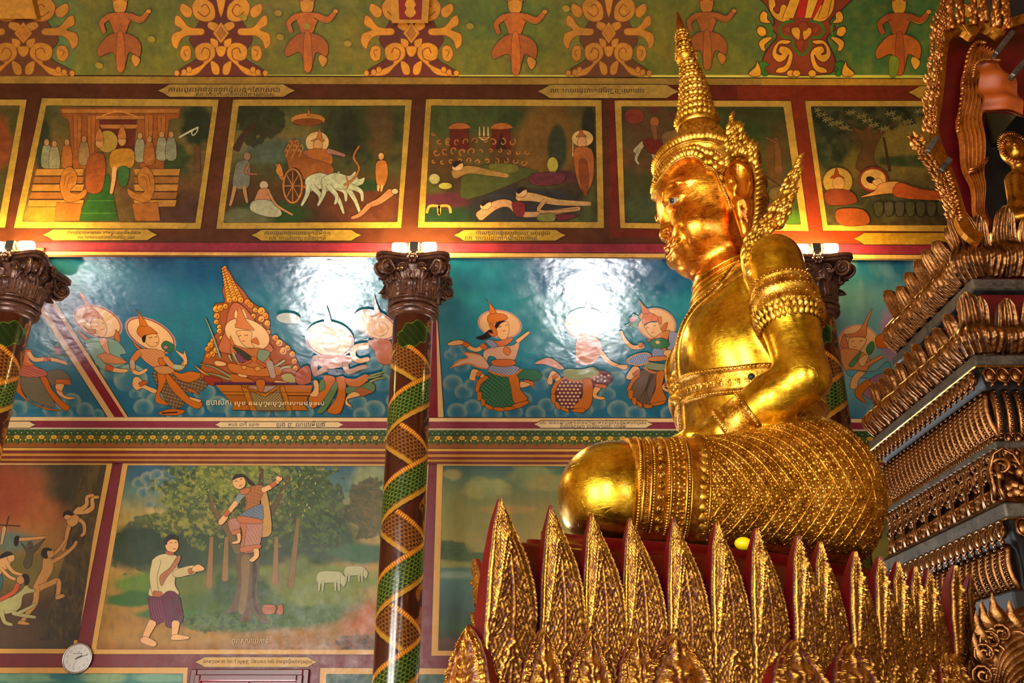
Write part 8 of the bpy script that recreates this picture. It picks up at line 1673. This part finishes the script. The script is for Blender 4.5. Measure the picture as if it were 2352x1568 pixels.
# ------------------------------------------------------------------ written captions on painted cartouches
INK = paint('caption_ink', '#1c120a', .6, .1)
INK_W = paint('pale_caption_paint', '#c8b48a', .6, .1)
TEXTS = []
def write(parent, mp, u, v, wpx, s, mat=INK, name='lettering', off=.008, ang=0.0):
    cu_ = bpy.data.curves.new(name, 'FONT'); cu_.body = s; cu_.size = 1; cu_.align_x = 'CENTER'; cu_.align_y = 'CENTER'
    o = bpy.data.objects.new(name, cu_); C.objects.link(o); cu_.materials.append(mat)
    P = mp(np.array(float(u)), np.array(float(v)), off); w_ = np.linalg.norm(mp(np.array(u+wpx/2.), np.array(float(v)), off)-mp(np.array(u-wpx/2.), np.array(float(v)), off))
    o.parent = parent; o.location = P-org(parent); o.rotation_euler = (PI/2, 0, ang); TEXTS.append((o, w_)); return o
def cartouche(label, mp, mat, u0, u1, v0, v1, color, lines, tips=True, group=None):
    um, vm = (u0+u1)/2, (v0+v1)/2; e = (v1-v0)*.9
    r = empty('caption_cartouche', mp(um, vm, 0.0), label, 'inscription', group); a = Art(mp, mat, r, off=.006)
    h = v1-v0
    a.P(color, [(u0, vm), (u0+e*.5, v0+h*.28), (u0+e, v0), (u1-e, v0), (u1-e*.5, v0+h*.28), (u1, vm), (u1-e*.5, v1-h*.28), (u1-e, v1), (u0+e, v1), (u0+e*.5, v1-h*.28)], 0, 1.6, '#241208'); a.end('painted_plate')
    for (u, v, wd_, s) in lines: write(r, mp, u, v, wd_, s)
cartouche('long pale caption cartouche with two lines of script above the palace painting', up_map, M_UP, 362, 678, 193, 223, '#a8823a', [(515, 206, 255, 'កាលព្រះអានន្ទទ្វេនុំលង់តែសាសជា'), (540, 217, 180, 'លោកយាយភុទិកាជាវិញាណយស')])
cartouche('long pale caption cartouche with one line of script above the sleeping women painting', up_map, M_UP, 1234, 1560, 194, 226, '#a8843a', [(1372, 208, 215, 'លោកយរដុះកាត់ជារិញ្ញាណយេះ')])
cartouche('blank yellow caption cartouche beside the niche flame border', up_map, M_UP, 2085, 2330, 197, 227, '#b88a2c', [])
cartouche('caption cartouche with two lines of script under the palace painting', up_map, M_UP, 98, 362, 526, 552, '#a48030', [(238, 534, 170, 'កាលព្រះសមណគោតមជួបព្រះពិម្ពិសារ'), (243, 545, 130, 'លោកយាយឧបាសិកាជាវិញាណ')])
cartouche('caption cartouche with two lines of script under the chariot painting', up_map, M_UP, 577, 830, 527, 553, '#a8842e', [(683, 535, 150, 'កាលព្រះអង្គយាងទតនិមិត្ត'), (683, 547, 130, 'លោកយាយសុខនិងបុត្រា')])
cartouche('caption cartouche with two lines of script under the sleeping women painting', up_map, M_UP, 1042, 1300, 527, 553, '#a8842e', [(1178, 535, 170, 'កាលព្រះអង្គប្រុងចេញបព្វជ្ជា'), (1150, 547, 165, 'លោកយរដុះកាត់ជាយ៉យអាន')])
cartouche('blank yellow caption cartouche under the reclining sleeper painting', up_map, M_UP, 1960, 2240, 534, 562, '#b8861c', [])
cartouche('narrow cream caption cartouche with spaced script below the flaming throne', wl_map, M_LOW, 493, 790, 968, 982, '#d2b282', [(560, 975, 70, 'មហា ជាតិ ទេវតា'), (665, 975, 60, 'ទ្រុង ញ ណ'), (722, 975, 52, 'បារមីឡើង')])
cartouche('cream caption cartouche with two lines of script below the running dancers', wl_map, M_LOW, 1226, 1500, 965, 983, '#d2b282', [(1362, 970, 245, 'ហោរាសេនាប្រមុខនាំទេវតាចុះមករាំថ្វាយព្រះមហាបុរស'), (1362, 979, 150, 'នីលវណ្ណា ពាធិសត្វលោកធម៌')])
cartouche('cream end of a caption cartouche cut by the leftmost column', wl_map, M_LOW, -130, 82, 967, 983, '#d2b282', [])
cartouche('yellow caption cartouche with one line of script above the woman in the tree', wl_map, M_LOW, 526, 746, 1038, 1051, '#c89c58', [(636, 1044.5, 195, '·ក្ដាប់បេះឈើពីចេកាត់រឺដីស្រីពីងកូល·')])
cartouche('yellow caption cartouche with flowing script over the bright window', wl_map, M_LOW, 448, 728, 1508, 1532, '#c89a48', [(592, 1519, 250, 'ឯកឧត្ដម ពៅពៅ ឈ្មួញ បឹងយសោធរ៉ា បានធ្វើ ប្រសាទបុណ្យ')])
bt = bpy.data.objects['wall_painting.012'] if 'wall_painting.012' in bpy.data.objects else None
for o in [q for q in bpy.data.objects if q.get('label', '').startswith('lower wall painting of man')]: write(o, wl_map, 575, 1472, 84, 'ព្រះសារាយកាន់', INK_W, off=.022)
for o in [q for q in bpy.data.objects if q.get('label', '').startswith('blue ceiling painting with crowned')]: write(o, sf_map, 610, 921, 270, 'ឧបាសិកា សុខ និងបុត្រាបុត្រីកសាងឧទ្ទិស', INK_W, off=.026, ang=0)
bpy.context.view_layer.update()
for o, w_ in TEXTS:
    k = w_/max(o.dimensions.x/max(o.scale.x, 1e-6), 1e-3); o.scale = (k, k, k)
    if o.parent and 'ceiling' in o.parent.get('label', '') and 'cartouche' not in o.parent.get('label', ''): o.rotation_euler = (PI/2+math.atan(.5)+.0, 0, 0)
def to_mesh(o):
    dg = bpy.context.evaluated_depsgraph_get(); me = bpy.data.meshes.new_from_object(o.evaluated_get(dg)); nm = o.name.split('.')[0]
    n = bpy.data.objects.new(nm, me); C.objects.link(n); n.parent = o.parent; n.matrix_local = o.matrix_local.copy(); bpy.data.objects.remove(o); return n
bpy.context.view_layer.update()
for o, w_ in TEXTS: to_mesh(o)
# ------------------------------------------------------------------ round wall clock
cc = on_wall(181., 1512., .0); CR_ = .150
clock = empty('wall_clock', cc, 'round white wall clock with silver rim hanging between the lower wall paintings', 'clock')
RIMM = gold('clock_rim', '#c8c4c8', '#a8a4a8', '#7a7678', (.2, .3), 6, .05, 40)
FACE = paint('clock_face', '#c8cccc', .3, .03); DARK = paint('clock_print', '#3a3c40', .5, .1); GREY = paint('clock_numerals', '#8e9496', .5, .1)
rt = Matrix.Rotation(math.radians(9), 3, 'Y')
def disc(r, y0, y1, n=48):
    a = np.linspace(0, 2*PI, n, endpoint=False); V = np.concatenate([np.stack([r*np.cos(a), np.full(n, -y), r*np.sin(a)], 1) for y in (y0, y1)])+cc
    return V, [tuple(range(n, 2*n))[::-1], tuple(range(n))]+[(i, (i+1) % n, n+(i+1) % n, n+i) for i in range(n)]
V, F_ = disc(CR_*.98, .01, .035); obj('case', V, F_, RIMM, clock, smooth=False)
m = MB(); a = np.linspace(0, 2*PI, 56, endpoint=False); m.tube(np.stack([CR_*.965*np.cos(a), np.full(56, -.038), CR_*.965*np.sin(a)], 1)+cc, .011, 8, closed=True); m.build('rim', RIMM, clock)
V, F_ = disc(CR_*.93, .03, .040); obj('dial', V, F_, FACE, clock, smooth=False)
def hand(ang, L, w0, w1, y, mat, name):
    q = math.radians(ang); d = np.array([math.sin(q), 0, math.cos(q)]); n = np.array([math.cos(q), 0, -math.sin(q)]); b = cc+[0, -y, 0]
    V = [b-d*L*.18+n*w0, b-d*L*.18-n*w0, b+d*L-n*w1, b+d*L+n*w1]; V = V+[v+[0, -.003, 0] for v in np.array(V)]
    obj(name, V, [(3, 2, 1, 0), (4, 5, 6, 7), (0, 1, 5, 4), (1, 2, 6, 5), (2, 3, 7, 6), (3, 0, 4, 7)], mat, clock, smooth=False)
hand(58, .055, .007, .004, .043, DARK, 'hour_hand'); hand(70, .112, .0035, .0018, .047, DARK, 'minute_hand'); hand(196, .10, .0012, .0008, .050, GREY, 'second_hand')
NUMS = []
for h in range(1, 13):
    q = math.radians(h*30+9); cu_ = bpy.data.curves.new('numeral', 'FONT'); cu_.body = str(h); cu_.size = .040; cu_.align_x = 'CENTER'; cu_.align_y = 'CENTER'; cu_.materials.append(GREY)
    o = bpy.data.objects.new('numeral', cu_); C.objects.link(o); o.parent = clock; o.location = (.104*math.sin(q), -.0415, .104*math.cos(q)); o.rotation_euler = (PI/2, math.radians(9), 0); NUMS.append(o)
bpy.context.view_layer.update()
for o in NUMS: to_mesh(o)
m = MB()
for k in range(9): m.box((cc[0]-.045+k*.010, cc[1]-.0425, cc[2]+.042+.003*math.sin(k*2.1)), (cc[0]-.045+k*.010+.006, cc[1]-.041, cc[2]+.050+.004*math.cos(k*1.7)))
m.build('dial_print', DARK, clock, smooth=False)
m = MB(); m.ball(cc+[.012, -.0405, .062], (.007, .002, .006), 10, 6); m.build('red_mark', paint('clock_red', '#c05060', .5), clock)
